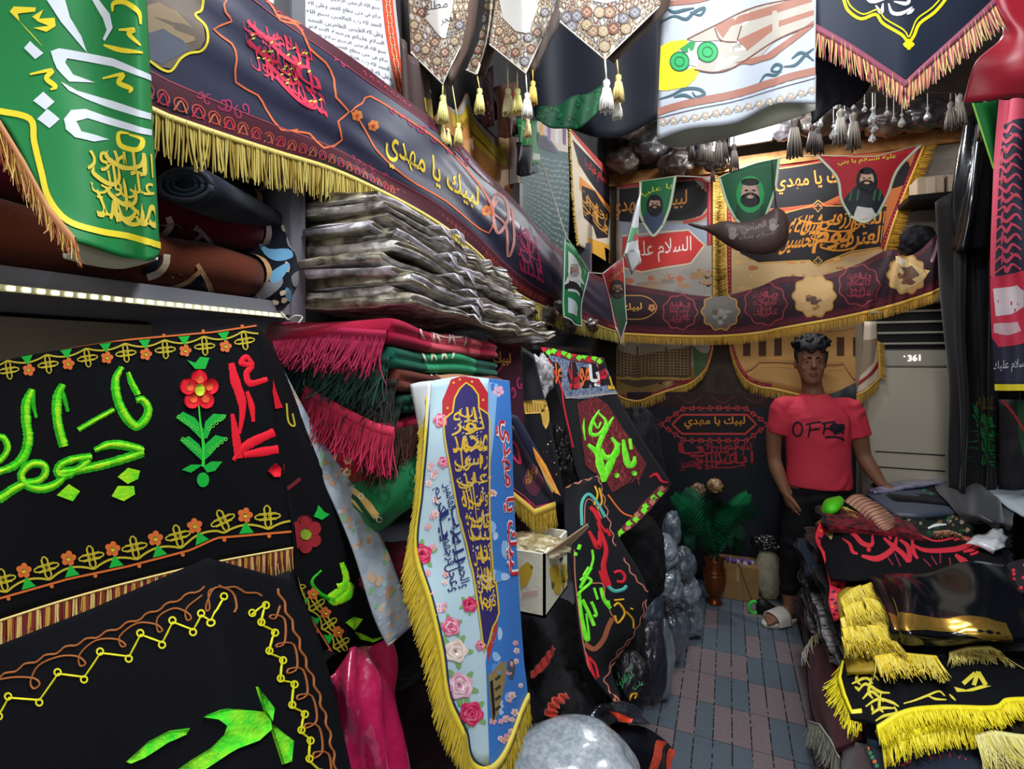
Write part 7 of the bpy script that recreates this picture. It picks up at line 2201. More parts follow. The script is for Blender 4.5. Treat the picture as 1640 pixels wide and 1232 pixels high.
dcb.stroke(zN([(720, 700), (730, 670), (755, 665), (745, 690)]), 3, YLO)
dcb.b.obj('embroidery', hb[6])
# magenta satin bag, clear bag, striped satin, black plastic
mg = Cloth([[(532, 1085, .84), (562, 1042, .88), (592, 1030, .92), (604, 1036, .95)], [(538, 1120, .83), (575, 1095, .85), (608, 1080, .90), (628, 1080, .94)], [(548, 1180, .82), (590, 1160, .84), (620, 1150, .88), (634, 1140, .92)], [(560, 1260, .81), (600, 1260, .83), (640, 1260, .86), (650, 1250, .9)]], 24, 28, wr=.018, wf=7, seed=3, thick=.01)
mg.build('satin_bag', M('a8164c', .3, coat=.8, spec=.5, bump=.6, bscale=14, bdist=.02), label='magenta satin bag in clear plastic, between the black cloth and the blue banner', cat='bag')
blob('clear_bag', W(912, 1262, 1.28), (.19, .17, .135), M('aeb7c0', .25, coat=1, var=.2, vscale=85, hex2='8b95a0', bump=.3, bscale=6, spec=.6, bdist=.03), seed=5, amp=.10, freq=1.0, crease=.03, rot=.5, label='bulging clear plastic bag of pale speckled goods at the bottom edge', cat='bag')
st = Cloth([[(930, 1192, 1.46), (975, 1168, 1.48), (1020, 1164, 1.52), (1066, 1186, 1.60), (1080, 1200, 1.64)], [(945, 1215, 1.42), (985, 1200, 1.44), (1030, 1196, 1.48), (1062, 1212, 1.56), (1078, 1225, 1.60)], [(960, 1260, 1.38), (1000, 1260, 1.40), (1035, 1260, 1.44), (1052, 1262, 1.50), (1076, 1262, 1.56)]], 20, 16, wr=.008, wf=5, seed=6, thick=.012)
st.poly(zN([(858, 898), (908, 908), (880, 980), (850, 1060), (810, 1060), (840, 960)]), M('e0523a', .45, bump=.5, bscale=60), .0016)
st.poly(zN([(918, 940), (947, 950), (940, 1060), (900, 1060)]), M('e0523a', .45, bump=.5, bscale=60), .0016)
st.build('satin_cloth', M('14161d', .3, spec=.6), label='black satin cloth with two coral stripes by the aisle at the bottom', cat='cloth')
bl_ = Cloth([[(905, 1150, 1.40), (945, 1135, 1.44), (990, 1122, 1.50), (1018, 1128, 1.56)], [(905, 1170, 1.36), (940, 1158, 1.40), (985, 1140, 1.46), (1035, 1148, 1.54)], [(922, 1190, 1.34), (955, 1182, 1.38), (985, 1160, 1.44), (1038, 1160, 1.52)]], 30, 14, wr=.014, wf=10, seed=9, thick=.008)
bl_.poly(zN([(620, 755), (680, 770), (735, 795), (725, 812), (660, 800)]), M('e0482e', .5), .003)
bl_.build('plastic_bag', M('2c2f38', .2, coat=1, spec=.7, bump=.9, bscale=20, bdist=.02), label='crumpled black plastic bag with white glints and a coral patch, above the striped satin', cat='bag')
wst = W(700, 1225, .98)
# --- silver plastic bags and a pink one
SV = [PLASTIC('77838f', hex2='4f5a66', vs=6), PLASTIC('8892a0', hex2='5c6672', vs=5), PLASTIC('606a76', hex2='3d4650', vs=6)]
for i, (px, py, d, rx, rz) in enumerate([(1076, 848, 2.75, .05, .10), (1058, 885, 2.55, .085, .09), (1088, 900, 2.75, .08, .085), (1064, 935, 2.55, .085, .09), (1098, 945, 2.78, .075, .075), (1070, 1015, 2.62, .085, .15), (1104, 990, 2.9, .07, .10), (1056, 1050, 2.35, .06, .20), (1086, 1010, 2.78, .06, .12)]):
    blob('silver_bag', W(px, py, d), (rx, rx, rz), SV[i % 3], seed=i + 11, amp=.20, freq=1.1, crease=.12, label='crumpled silver-grey plastic bag in the heap beside the aisle, near the plant', cat='bag', group='silver plastic bags in the heap')
pk = blob('pink_bag', W(1024, 900, 2.35), (.075, .07, .115), M('c2485f', .3, coat=1, var=.4, vscale=14, hex2='e09aa8', bump=.7, bscale=14, spec=.6, bdist=.02), seed=4, amp=.2, crease=.2, label='pink plastic bag with white patches between the black cloths and silver bags', cat='bag')
dcp = Decal([v.co + pk.location for v in pk.data.vertices], [list(p.vertices) for p in pk.data.polygons])
dcp.poly(zM([(870, 760), (910, 750), (935, 850), (905, 860)]), C('ded3d6'), .003)
dcp.poly(zM([(880, 960), (960, 955), (965, 985), (900, 985)]), C('e4d9dc'), .003)
dcp.b.obj('white_patch', pk)

# --- plant in a copper vase
va_ = onz(1144, 966, 0)
pot = empty('potted_plant', va_, label='feathery green fern in a tall copper vase by the back wall', cat='plant')
COP = M('7d4426', .35, metal=.7, bump=.1, bscale=30)
b = B().lathe(va_, [(.045, .0), (.05, .008), (.032, .02), (.028, .045), (.045, .06), (.062, .10), (.070, .16), (.066, .21), (.056, .25), (.060, .275), (.064, .285), (.055, .283), (.048, .24)], COP, 32)
b.obj('vase', pot, label='copper vase')
for z_ in (.19, .215):
    P = [va_ + Vector((.0685 * math.cos(t), .0685 * math.sin(t), z_)) for t in np.linspace(0, 6.283, 30)]
    B().tube(P, .0025, M('a8743c', .3, metal=.8), 5).obj('ring', pot)
LFM = [M('0f5a3c', .6, var=.3, vscale=20), M('0a3d2a', .6, var=.3), M('17844c', .55, var=.2)]
tips = [(1081, 795, 2), (1078, 822, 0), (1098, 788, 0), (1196, 793, 2), (1178, 815, 2), (1123, 815, 0), (1172, 838, 0), (1150, 800, 1), (1108, 846, 1), (1188, 850, 1), (1210, 815, 1), (1086, 852, 1), (1136, 806, 1), (1162, 808, 0), (1120, 856, 0), (1170, 862, 1), (1100, 872, 1), (1190, 880, 1), (1140, 830, 0), (1155, 850, 0)]
for i, (px, py, m) in enumerate(tips):
    tip = W(px, py, 3.28 - .22 * math.sin(i * 2.1))
    base = va_ + Vector((.02 * math.cos(i), .02 * math.sin(i), .27))
    mid_ = (base + tip) / 2 + Vector((0, 0, .07 + .03 * (i % 3)))
    P = spline([tuple(base), tuple(mid_), tuple(tip)], 12)
    b = B().tube(P, .002, LFM[1], 4)
    n = len(P)
    for j in range(4, n):
        p = Vector(P[j])
        t = Vector(P[min(j + 1, n - 1)]) - Vector(P[j - 1])
        t.normalize()
        sd_ = t.cross(Vector((.2, -1, .1))).normalized()
        l = .055 * math.sin(math.pi * (j - 3) / (n - 2.2)) ** .6 + .006
        for s_ in (-1, 1):
            for q in (0, .5):
                o_ = p + t * q * .012
                e_ = o_ + sd_ * s_ * l + t * l * .55 + Vector((0, 0, -.12 * l))
                w_ = t * .005
                nn = sd_.cross(t) * .0012
                b.add([o_ - w_, o_ + w_ * .5, (o_ + e_) / 2 + w_ * 1.2 + nn, e_, (o_ + e_) / 2 - w_ * .6 - nn], [[0, 1, 2, 4], [4, 2, 3]], LFM[m])
    b.obj('frond', pot)
# things behind the plant
def carton(name, a, d_, w_, dp, h, m, **tags):
    """box standing on the floor: left front corner at pixel a (floor), width along the back wall"""
    p = onz(a[0], a[1], 0)
    b = B().box((p.x, p.y, .0), (p.x + w_, p.y + dp, h), m, .004)
    o = b.obj(name, smooth=False, **tags)
    B().box((p.x + w_ * .46, p.y - .0015, h * .55), (p.x + w_ * .54, p.y + .001, h - .002), M('a88a5c', .4)).obj('tape', o, smooth=False)
    return o, p


o, p = carton('carton', (1150, 957), 0, .24, .20, .22, M('8a6a42', .85, bump=.1, var=.1), label='brown cardboard carton standing behind the copper vase', cat='carton')
for i in range(9):
    blob('purple_blossom', (p.x + .03 + .022 * i, p.y + .05 + .02 * (i % 3), .225 + .012 * (i % 2)), (.016, .016, .014), M('6a4a8a', .7) if i % 2 else M('a8a0c0', .7), seed=i, seg=20, amp=.4, label='small purple artificial blossom lying on the brown carton', cat='flower', group='blossoms on the carton')
blob('cloth_bundle', onz(1218, 905, .16) + Vector((0, .12, .12)), (.16, .08, .09), VEL('5c2a20', .4), seed=5, amp=.25, crease=.2, label='reddish brown crumpled cloth behind the carton and the plant', cat='bundle')
for i, (px, py, r, m) in enumerate([(1118, 785, .05, '8a6a4a'), (1145, 778, .05, 'b08a5c'), (1105, 800, .05, '9a98a0')]):
    blob('small_package', ony(px, py, 3.80), (r, r * .8, r), PLASTIC(m, vs=20), seed=i + 3, amp=.25, seg=20, label=['brown small package above the fern, left', 'tan small package above the fern, right', 'silvery small package lowest beside the fern tips'][i], cat='package')
p = onz(1232, 965, 0)
sk = blob('white_sack', p + Vector((0, .06, .16)), (.085, .06, .17), M('a8a28a', .9, bump=.5, bscale=120, var=.15), seed=8, amp=.08, flat=.92, label='off-white woven sack standing behind the man', cat='sack')
blob('black_bag', p + Vector((0, .06, .36)), (.10, .06, .055), M('17171c', .25, coat=.8, bump=.8, bscale=20, bdist=.02), seed=3, amp=.25, crease=.3, label='black plastic bag on top of the woven sack', cat='bag')
# shoe with lime trim
ps_ = onz(1206, 982, 0)
sh = empty('shoe', ps_, label='black shoe with a lime green heel loop lying by the sack', cat='shoe')
b = B()
secs = []
for k in range(11):
    t = k / 10
    w_ = .034 * (math.sin(math.pi * min(1, t * .9 + .12)) ** .5)
    h = .018 + .03 * math.exp(-((t - .15) / .3) ** 2)
    secs.append((ps_ + Vector((.02 + .22 * t * .95, .05 * t, h)), Vector((-.15 * w_, w_, 0)), Vector((0, 0, h))))
loft(b, secs, M('121214', .5), 16)
b.obj('upper', sh)
P = [ps_ + Vector((.005 + .028 * math.cos(t), -.005 + .01 * math.cos(t), .038 + .036 * math.sin(t))) for t in np.linspace(0, 6.283, 20)]
B().tube(P, .009, M('3fd04a', .5), 8).obj('heel_loop', sh, label='lime green heel loop')
B().tube([ps_ + Vector((-.08, .12, .25)), ps_ + Vector((-.03, .05, .12)), ps_ + Vector((0, 0, .06))], .003, M('15301c', .7), 5).obj('cord', sh)

# ================================================================ goods table at the right
zQ, zR = zm(1240, 740, 4.1), zm(1240, 940, 4.1)
dt = empty('display_table', (.83, 2.1, 0), label='low dark table under the heap of folded cloth on the right', cat='table')
B().box((.37, 1.0, .09), (1.32, 3.52, .12), M('2a2624', .7), .004).obj('tabletop', dt, smooth=False)
for x in (.42, 1.27):
    for y in (1.05, 3.47):
        B().box((x - .025, y - .025, 0), (x + .025, y + .025, .09), M('2a2624', .7)).obj('leg', dt, smooth=False)
CL = {'black': VEL('0d0e14'), 'grey': VEL('5c6168', .3), 'white patterned': VEL('a9a6a4', .5, '2a2a30', 30), 'brown': VEL('4a2a28', .4, '1a1416', 25), 'maroon': VEL('5c0f22', .2), 'navy': VEL('1c2536'), 'off-white': VEL('b9b4a4', .2), 'plum': VEL('3a1a2c', .4, '17101a', 25), 'speckled': VEL('a09a9c', .6, '2a272c', 45)}
where = ['nearest the camera', 'second from the camera', 'third from the camera', 'nearest the man']
stacks = [(1.27, .50, ['off-white', 'black', 'maroon', 'maroon', 'navy', 'maroon', 'black', 'navy']), (1.78, .48, ['black', 'maroon', 'grey', 'plum', 'maroon', 'brown', 'white patterned', 'black']),
          (2.28, .48, ['speckled', 'brown', 'white patterned', 'brown', 'speckled', 'white patterned', 'speckled', 'grey', 'black']), (2.80, .50, ['black', 'speckled', 'grey', 'plum', 'white patterned', 'grey', 'speckled', 'white patterned', 'black', 'navy', 'brown'])]
ord_ = ['lowest', 'second', 'third', 'fourth', 'fifth', 'sixth', 'seventh', 'eighth', 'ninth', 'tenth', 'eleventh']
for k, (yc, L, cols) in enumerate(stacks):
    n = len(cols)
    t = (.70 - .12) / n
    for i, cn in enumerate(cols):
        rg = random.Random(100 * k + i)
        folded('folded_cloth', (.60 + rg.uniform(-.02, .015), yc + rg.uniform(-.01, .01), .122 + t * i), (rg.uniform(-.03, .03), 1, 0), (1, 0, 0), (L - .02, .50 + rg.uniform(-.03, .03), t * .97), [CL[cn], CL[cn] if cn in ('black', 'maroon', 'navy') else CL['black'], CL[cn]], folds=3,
               seed=100 * k + i, wave=.006, n=18, crumple=.008, label='%s folded cloth, %s layer up in the table stack %s' % (cn, ord_[i], where[k]), cat='folded cloth', group='folded cloths stacked under the table display')
# the stack the man leans on stands higher
for i, cn in enumerate(['brown', 'black']):
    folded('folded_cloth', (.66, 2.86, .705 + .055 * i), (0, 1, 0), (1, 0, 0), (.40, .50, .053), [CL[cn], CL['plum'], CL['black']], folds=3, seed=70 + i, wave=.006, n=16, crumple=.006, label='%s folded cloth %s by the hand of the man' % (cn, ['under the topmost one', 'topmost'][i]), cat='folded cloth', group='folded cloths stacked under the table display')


def flat(rows, nu=24, nv=18, **k):
    return Cloth([[onz(*p) for p in r] for r in rows], nu, nv, **k)


# side hangings: maroon velvet with white fringe, sequinned red edge
sv = Cloth([[onx(1288, 1048, .325), onx(1306, 1036, .33), onx(1326, 1030, .335)], [onx(1290, 1095, .315), onx(1318, 1100, .325), onx(1345, 1110, .33)], [onx(1302, 1150, .31), onx(1335, 1160, .32), onx(1370, 1165, .325)], [onx(1330, 1215, .305), onx(1350, 1200, .315), onx(1378, 1180, .325)]], 18, 22, wr=.008, wf=6, seed=2, thick=.006)
sv.stroke(zR([(335, 715), (405, 800), (435, 770)]), 3, M('c9a86a', .6), .002)
sv.poly(zR([(320, 650), (345, 640), (360, 665), (335, 675)]), M('d8d4d0', .7), .002)
svo = sv.build('velvet_cloth', VEL('6a0f26', .2), label='maroon velvet cloth hanging down the side of the goods table', cat='cloth')
fringe([onx(1296, 1155, .30), onx(1312, 1160, .30), onx(1330, 1185, .305), onx(1345, 1215, .31)], .10, 160, [M('c9c9b4', .7), M('a3a894', .7)], svo, down=(-.1, -.12, -1), seed=5, jit=.35, band=.006, curl=.22, w=.0026, label='shaggy pale fringe')
wsq = Cloth([[onx(1345, 1200, .32), onx(1372, 1190, .325), onx(1395, 1195, .33)], [onx(1340, 1260, .31), onx(1372, 1260, .315), onx(1410, 1260, .32)]], 8, 8, wr=.004)
wsq.poly([(1362, 1205), (1385, 1198), (1400, 1240), (1370, 1245)], VEL('d0b8c0'), .0014)
wsq.build('pale_cloth', VEL('b9b4bc'), label='pale lilac cloth corner at the bottom of the table side', cat='cloth')
fringe([W(1285, 1045, 2.0), W(1300, 1020, 2.1), W(1318, 1010, 2.2), W(1330, 1030, 1.95)], .06, 70, [M('d0c08a', .6), M('b9a878', .6), M('dcdcd4', .6)], svo, seed=6, jit=.5, curl=.4, band=0, w=.003, name='stray_fringe')

for i, cn in enumerate(['black', 'grey', 'brown', 'black', 'speckled', 'navy', 'plum', 'black']):
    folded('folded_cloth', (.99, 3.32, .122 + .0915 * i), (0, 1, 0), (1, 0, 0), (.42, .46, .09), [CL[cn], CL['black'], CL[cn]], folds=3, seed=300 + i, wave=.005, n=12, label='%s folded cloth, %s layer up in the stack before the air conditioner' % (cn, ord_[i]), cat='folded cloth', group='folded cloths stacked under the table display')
# cloth with red script
t2 = flat([[(1306, 845, .77), (1345, 836, .80), (1410, 832, .81), (1500, 846, .81), (1592, 858, .80)], [(1315, 885, .78), (1350, 880, .81), (1410, 880, .82), (1505, 884, .82), (1605, 885, .81)], [(1330, 928, .78), (1358, 930, .80), (1412, 926, .81), (1510, 914, .82), (1615, 902, .82)]], 36, 24, us=[0, .12, .35, .68, 1], wr=.004, wf=5, seed=3)
RS = M('c8283a', .7)
for P, w_ in (([(455, 435), (525, 478), (580, 535), (640, 545), (645, 480)], [4, 7, 8, 7, 3]), ([(450, 505), (495, 540), (515, 590), (550, 605)], [2, 5, 6, 3]), ([(575, 618), (680, 635), (780, 570), (805, 495)], [5, 10, 9, 4]), ([(720, 500), (770, 545), (840, 600), (885, 650), (880, 560), (825, 512)], [4, 7, 8, 8, 8, 4]),
              ([(905, 505), (915, 590), (945, 640)], [4, 7, 4]), ([(900, 540), (1000, 582), (1200, 572), (1300, 525), (1240, 500), (1180, 515)], [3, 7, 9, 8, 5, 3]), ([(1240, 592), (1300, 575), (1372, 540)], [3, 7, 6]), ([(1190, 610), (1240, 650), (1290, 680)], [5, 11, 6]), ([(1285, 610), (1320, 600), (1340, 590)], 4),
              ([(700, 440), (740, 470), (770, 510)], 4), ([(950, 480), (1060, 520), (1180, 500)], 3)):
    t2.stroke(zQ(P), w_, RS, .0016, puff=.001)
for P in ([(740, 620), (780, 680)], [(790, 600), (830, 690)], [(850, 640), (900, 660)], [(980, 640), (1030, 690)], [(1030, 620), (1070, 680)], [(1090, 600), (1090, 670)], [(1150, 630), (1160, 690)]):
    t2.stroke(zQ(P), 2.4, M('7a1c34', .7))
t2.ring(zQ([(620, 580)])[0], 4, 0, None, .003, fill=RS, n=8)
t2.poly(zQ([(330, 470), (360, 400), (400, 390), (410, 430), (375, 515)]), M('a8935c', .6), .0016)
t2o = t2.build('embroidered_cloth', BLK, label='black cloth with bold red script lying on the goods table', cat='cloth', grid=(2, 2))
he = Cloth([[(1312, 836, 2.36), (1330, 834, 2.38)], [(1306, 862, 2.22), (1332, 872, 2.22)], [(1318, 890, 2.02), (1345, 900, 2.02)], [(1328, 935, 1.84), (1354, 930, 1.84)], [(1327, 965, 1.76), (1345, 965, 1.75)], [(1335, 995, 1.68), (1347, 990, 1.66)]], 6, 30)
for i in range(24):
    y = he.Hm * (i + .5) / 24
    x = he.Wm * (.3 if i % 2 else .62)
    he.poly([(x - .011, y), (x, y + .012), (x + .011, y), (x, y - .012)], C('171219') if i % 3 else C('e0682c'), .0014, px=False)
he.build('sequin_edge', M('c8283c', .5), parent=t2o, label='red edge with orange and black diamonds')
# flat navy pack, crumpled garment, papers, plastic sleeve at the back of the table
nb = flat([[(1388, 790, .84), (1430, 784, .85), (1476, 781, .85)], [(1412, 808, .84), (1460, 806, .85), (1520, 800, .85)], [(1434, 823, .84), (1480, 824, .85), (1539, 820, .84)]], 14, 10, thick=.022)
for k in range(5):
    nb.ring(zQ([(985 + 45 * k, 185 + 27 * k)])[0], 3, 0, None, .0014, n=8, fill=C(['1f7a44', '1f7a44', 'b03a34', 'c98a3a', 'b03a34'][k]))
nb.build('folded_cloth', M('3d4656', .5, spec=.5), label='smooth slate folded cloth with a flowered corner lying flat near the back of the table', cat='folded cloth')
ps2 = flat([[(1390, 783, .85), (1460, 768, .87), (1545, 757, .88)], [(1400, 790, .85), (1470, 778, .87), (1550, 770, .88)]], 30, 8, wr=.006, wf=8, seed=3, thick=.012)
ps2.build('plastic_sleeve', PLASTIC('9a96b4', hex2='5c5c7a', vs=24), label='lilac plastic sleeve of cloth along the back of the table', cat='pack')
cg = flat([[(1495, 775, .86), (1540, 762, .88), (1590, 775, .87), (1612, 800, .85)], [(1505, 792, .87), (1555, 785, .90), (1600, 800, .89), (1618, 822, .85)], [(1530, 818, .85), (1560, 822, .88), (1600, 835, .87), (1622, 838, .84)], [(1545, 835, .82), (1580, 842, .83), (1605, 845, .83), (1622, 848, .82)]], 30, 24, wr=.018, wf=9, seed=7, thick=.01)
cg.build('crumpled_garment', M('242833', .4, spec=.5, sheen=.2), label='dark slate crumpled garment at the back right of the table', cat='garment')
pp = flat([[(1566, 768, .90), (1610, 757, .92), (1680, 745, .93)], [(1600, 800, .89), (1645, 790, .91), (1700, 780, .92)], [(1634, 826, .87), (1665, 835, .88), (1720, 830, .88)]], 12, 12, thick=.012, wr=.003)
pp.build('paper_stack', M('a9b4bc', .6), label='pale blue-white paper sheets at the right edge of the table', cat='paper')
wp2 = flat([[(1546, 868, .84), (1580, 852, .86), (1604, 845, .86)], [(1560, 872, .84), (1590, 866, .86), (1612, 858, .85)], [(1590, 885, .83), (1600, 880, .84), (1614, 870, .83)]], 10, 8, wr=.008, wf=7, thick=.004)
wp2.build('plastic_scrap', M('c9ccd2', .25, coat=1, bump=.6, bscale=20), label='white plastic scrap between the garment and the red-script cloth', cat='plastic')
bx = flat([[(1430, 822, .82), (1490, 826, .83), (1550, 826, .82)], [(1420, 838, .81), (1490, 848, .82), (1560, 845, .81)], [(1415, 852, .80), (1490, 862, .81), (1550, 855, .80)]], 24, 10, wr=.01, wf=9, seed=4, thick=.02)
for i in range(40):
    bx.ring((1425 + rng.random() * 125, 826 + rng.random() * 30), rng.uniform(2, 5), 0, None, .001 + .0002 * rng.random(), n=7, fill=C(rng.choice(['0f3a24', '14502e', '6a5a2c', '2a1a20', '8a7a6a'])), lobes=3)
bx.stroke(zQ([(1010, 440), (1060, 420), (1130, 415)]), [3, 5, 2], C('d8dce0'), .003)
bx.stroke(zQ([(880, 430), (910, 455)]), 6, C('d8d4cc'), .003)
bxo = bx.build('dark_cloth', C('0f1714'), label='dark green brocade cloth crumpled under the slate folded cloth', cat='cloth')
fringe([onz(1495, 852, .83), onz(1520, 850, .83), onz(1540, 858, .82)], .06, 70, [M('b08a6a', .6), M('8a5a44', .6)], bxo, down=(-.1, -1, -.1), seed=3, curl=.4, jit=.4, band=.006, w=.003)
cp_ = flat([[(1314, 815, .84), (1322, 800, .86), (1345, 794, .86)], [(1316, 822, .84), (1335, 812, .875), (1352, 800, .86)], [(1322, 828, .83), (1340, 822, .85), (1352, 808, .84)]], 14, 12, thick=.006, fold=lambda u, v: .018 * np.sin(math.pi * u) * np.sin(math.pi * v))
cp_.build('lime_cap', M('4fc81e', .5), label='lime green folded cap at the back left corner of the table', cat='cap')
rr = flat([[(1352, 803, .85), (1366, 797, .86), (1378, 792, .85)], [(1378, 822, .845), (1394, 815, .865), (1408, 808, .85)], [(1398, 842, .835), (1412, 838, .855), (1430, 826, .84)], [(1412, 852, .825), (1424, 850, .84), (1442, 842, .83)]], 14, 26, thick=.016, fold=lambda u, v: .014 * np.sin(math.pi * u))
for i in range(40):
    y = rr.Hm * (i + .5) / 40
    rr.stroke([(.004, y), (rr.Wm * .5, y + rng.uniform(-.006, .006)), (rr.Wm - .004, y + rng.uniform(-.008, .008))], .0036, M(['8a4a44', 'c9a888', 'b0786a'][i % 3], .7), .001, False, n=4, puff=.002)
rro = rr.build('fringe_roll', M('b08a74', .7), label='rolled pink and beige fringe trim lying on the table', cat='trim')
blkr = fringe([onz(1326, 826, .82), onz(1352, 812, .84), onz(1372, 822, .84), onz(1398, 844, .83)], .10, 150, [M('d8c44a', .6), M('c9bc7a', .6)], rro, down=[(-.5, -.8, -.12), (-.2, -1, -.12), (-.4, -1, -.12), (-.4, -1, -.1)], seed=8, curl=.25, jit=.35, band=.008, w=.0036, name='yellow_fringe')
red_back = folded('folded_cloth', (.56, 2.72, .815), (0, 1, 0), (1, 0, 0), (.30, .34, .03), [VEL('7a1a26', .6, '1a0f14', 40), CL['black']], folds=2, seed=44, label='red and black patterned folded cloth beside the lime cap', cat='folded cloth')

# black satin with a gold band
gs = flat([[(1394, 928, .83), (1440, 918, .85), (1490, 911, .86), (1555, 905, .86), (1612, 900, .85)], [(1406, 955, .84), (1450, 950, .87), (1500, 948, .86), (1570, 945, .87), (1635, 950, .85)], [(1418, 985, .84), (1455, 984, .87), (1510, 988, .86), (1585, 992, .87), (1650, 990, .85)],
           [(1426, 1010, .83), (1460, 1012, .86), (1520, 1018, .845), (1590, 1022, .85), (1650, 1020, .84)], [(1434, 1030, .80), (1462, 1034, .82), (1520, 1036, .80), (1580, 1032, .80), (1640, 1028, .80)]], 40, 34, thick=.02, wr=.011, wf=7, seed=12, fold=lambda u, v: -.016 * np.exp(-((u - .09) / .02) ** 2))
gs.poly(zR([(748, 172), (830, 178), (1000, 196), (1150, 212), (1400, 208), (1520, 240), (1564, 342), (1560, 362), (1420, 350), (1200, 300), (1000, 285), (870, 290), (795, 285)]), M('c9a24a', .22, metal=.85), .0014)
gs.build('satin_cloth', M('090b12', .16, spec=.55), label='folded black satin with a shiny gold band on the table', cat='cloth', grid=(2, 2))
gs2 = flat([[(1466, 1040, .79), (1510, 1040, .79), (1560, 1036, .79)], [(1470, 1058, .77), (1515, 1056, .77), (1570, 1050, .77)]], 16, 8, thick=.03, wr=.003)
g2o = gs2.build('satin_cloth', SATIN, label='narrow black satin fold just under the gold-banded one', cat='cloth')
fringe([onz(1520, 1046, .785), onz(1550, 1038, .79), onz(1585, 1036, .79), onz(1602, 1044, .785)], .055, 110, [M('d3c46a', .6), M('e0d68a', .6)], g2o, down=[(-.2, -1, -.25), (0, -1, -.3), (.15, -1, -.3)], seed=3, jit=.3, curl=.3, band=.008, w=.003)

# gold fringed cloth
gf = flat([[(1340, 948, .77), (1380, 935, .785), (1408, 938, .785)], [(1344, 985, .775), (1385, 985, .79), (1418, 1000, .79)], [(1350, 1040, .77), (1395, 1040, .78), (1440, 1045, .775)], [(1356, 1075, .76), (1410, 1072, .78), (1480, 1060, .77)]], 16, 20, thick=.01, wr=.004)
gfo = gf.build('gold_fringed_cloth', M('9a7f22', .6), label='cloth smothered in shiny golden yellow fringe on the table', cat='cloth')
GF = [M('e0c838', .35, spec=.6), M('c9a824', .4, spec=.6), M('f0e07a', .35, spec=.6)]
for k, (P, L, n) in enumerate([([(1350, 975), (1366, 966), (1380, 964)], .16, 150), ([(1382, 958), (1398, 960), (1414, 968)], .15, 130), ([(1348, 1008), (1368, 1003), (1388, 1006)], .13, 150), ([(1388, 1002), (1408, 1004), (1428, 1014)], .12, 130), ([(1346, 960), (1362, 945), (1378, 938)], .17, 150), ([(1380, 940), (1395, 934), (1410, 940)], .16, 130), ([(1346, 992), (1364, 985), (1384, 988)], .17, 150), ([(1386, 980), (1402, 985), (1420, 1000)], .15, 130), ([(1348, 1022), (1368, 1018), (1392, 1022)], .10, 130),
                               ([(1394, 1018), (1420, 1020), (1440, 1030)], .10, 120), ([(1400, 1052), (1440, 1046), (1500, 1052)], .11, 170)]):
    fringe([onz(x, y, .815 - .004 * (k // 2)) for x, y in P], L, n, GF, gfo, down=(-.04 + .06 * (k % 2), -1, -.05), seed=k + 20, jit=.35, curl=.10, band=.006, w=.0030, name='gold_fringe')

# black cloth with yellow script, fringes
ys = flat([[(1346, 1062, .74), (1420, 1052, .765), (1520, 1048, .77), (1660, 1040, .77)], [(1352, 1105, .74), (1430, 1105, .76), (1540, 1098, .765), (1665, 1085, .77)], [(1362, 1150, .73), (1440, 1160, .75), (1560, 1140, .755), (1670, 1130, .76)]], 34, 22, wr=.004, wf=5, seed=8, thick=.008)
YS = M('cfc23a', .6)
for k, P in enumerate(([(485, 540), (560, 515), (620, 520)], [(480, 580), (560, 560), (640, 570), (690, 620)], [(510, 640), (600, 600), (650, 640)], [(550, 690), (600, 640), (690, 690), (760, 700)], [(580, 740), (640, 690), (720, 760)], [(600, 790), (680, 740), (770, 760), (820, 790)], [(640, 840), (700, 800), (790, 800)], [(665, 885), (720, 850), (800, 830), (790, 790)],
                       [(555, 560), (540, 610), (570, 650)], [(640, 600), (620, 690), (650, 740)], [(700, 700), (690, 790), (720, 830)], [(610, 540), (640, 560)], [(530, 660), (560, 680)], [(640, 780), (650, 830)])):
    ys.stroke(zR(P), [2, 5, 5, 2], YS, .0014, puff=.0008)
for P in ([(850, 770), (920, 750), (1000, 720), (1080, 690), (1120, 720)], [(1010, 720), (1060, 740), (1130, 745)], [(1150, 710), (1190, 750)]):
    ys.stroke(zR(P), [2, 4, 2], YS)
ys.poly(zR([(1180, 660), (1260, 680), (1360, 650), (1425, 655), (1300, 690), (1200, 695)]), YS, .0014)
for P in ([(1240, 640), (1320, 570)], [(1310, 650), (1340, 560)], [(1390, 650), (1340, 565)]):
    ys.stroke(zR(P), 7, YS)
yso = ys.build('embroidered_cloth', BLK, label='black cloth with pale yellow script lying at the front of the table', cat='cloth', grid=(2, 2))
BY = [M('e6d81c', .45, spec=.5), M('d0bd16', .5)]
fringe([onz(1350, 1060, .745), onz(1345, 1085, .74), onz(1352, 1110, .74), onz(1364, 1140, .735), onz(1380, 1138, .74)], .06, 120, BY, yso, down=[(-.4, -.4, -.6), (-.5, -.3, -.6), (-.4, -.6, -.6), (-.1, -.8, -.5)], seed=2, jit=.3, curl=.2, band=.01, w=.003, name='side_fringe')
fc2 = flat([[(1404, 1168, .745), (1450, 1142, .765), (1510, 1135, .765), (1590, 1136, .765), (1612, 1124, .77), (1660, 1122, .77)], [(1412, 1190, .73), (1460, 1172, .75), (1515, 1160, .75), (1595, 1156, .75), (1618, 1146, .755), (1665, 1150, .755)]], 30, 8, thick=.012)
fco = fc2.build('yellow_fringed_cloth', M('c9b41a', .6), label='folded cloth edge with thick bright yellow fringe across the table front', cat='cloth')
fringe([p + Vector((0, 0, .004)) for p in fc2.edge('t')], .055, 320, BY, fco, down=(0, -1, -.35), seed=5, jit=.25, curl=.12, band=.010, w=.0032)
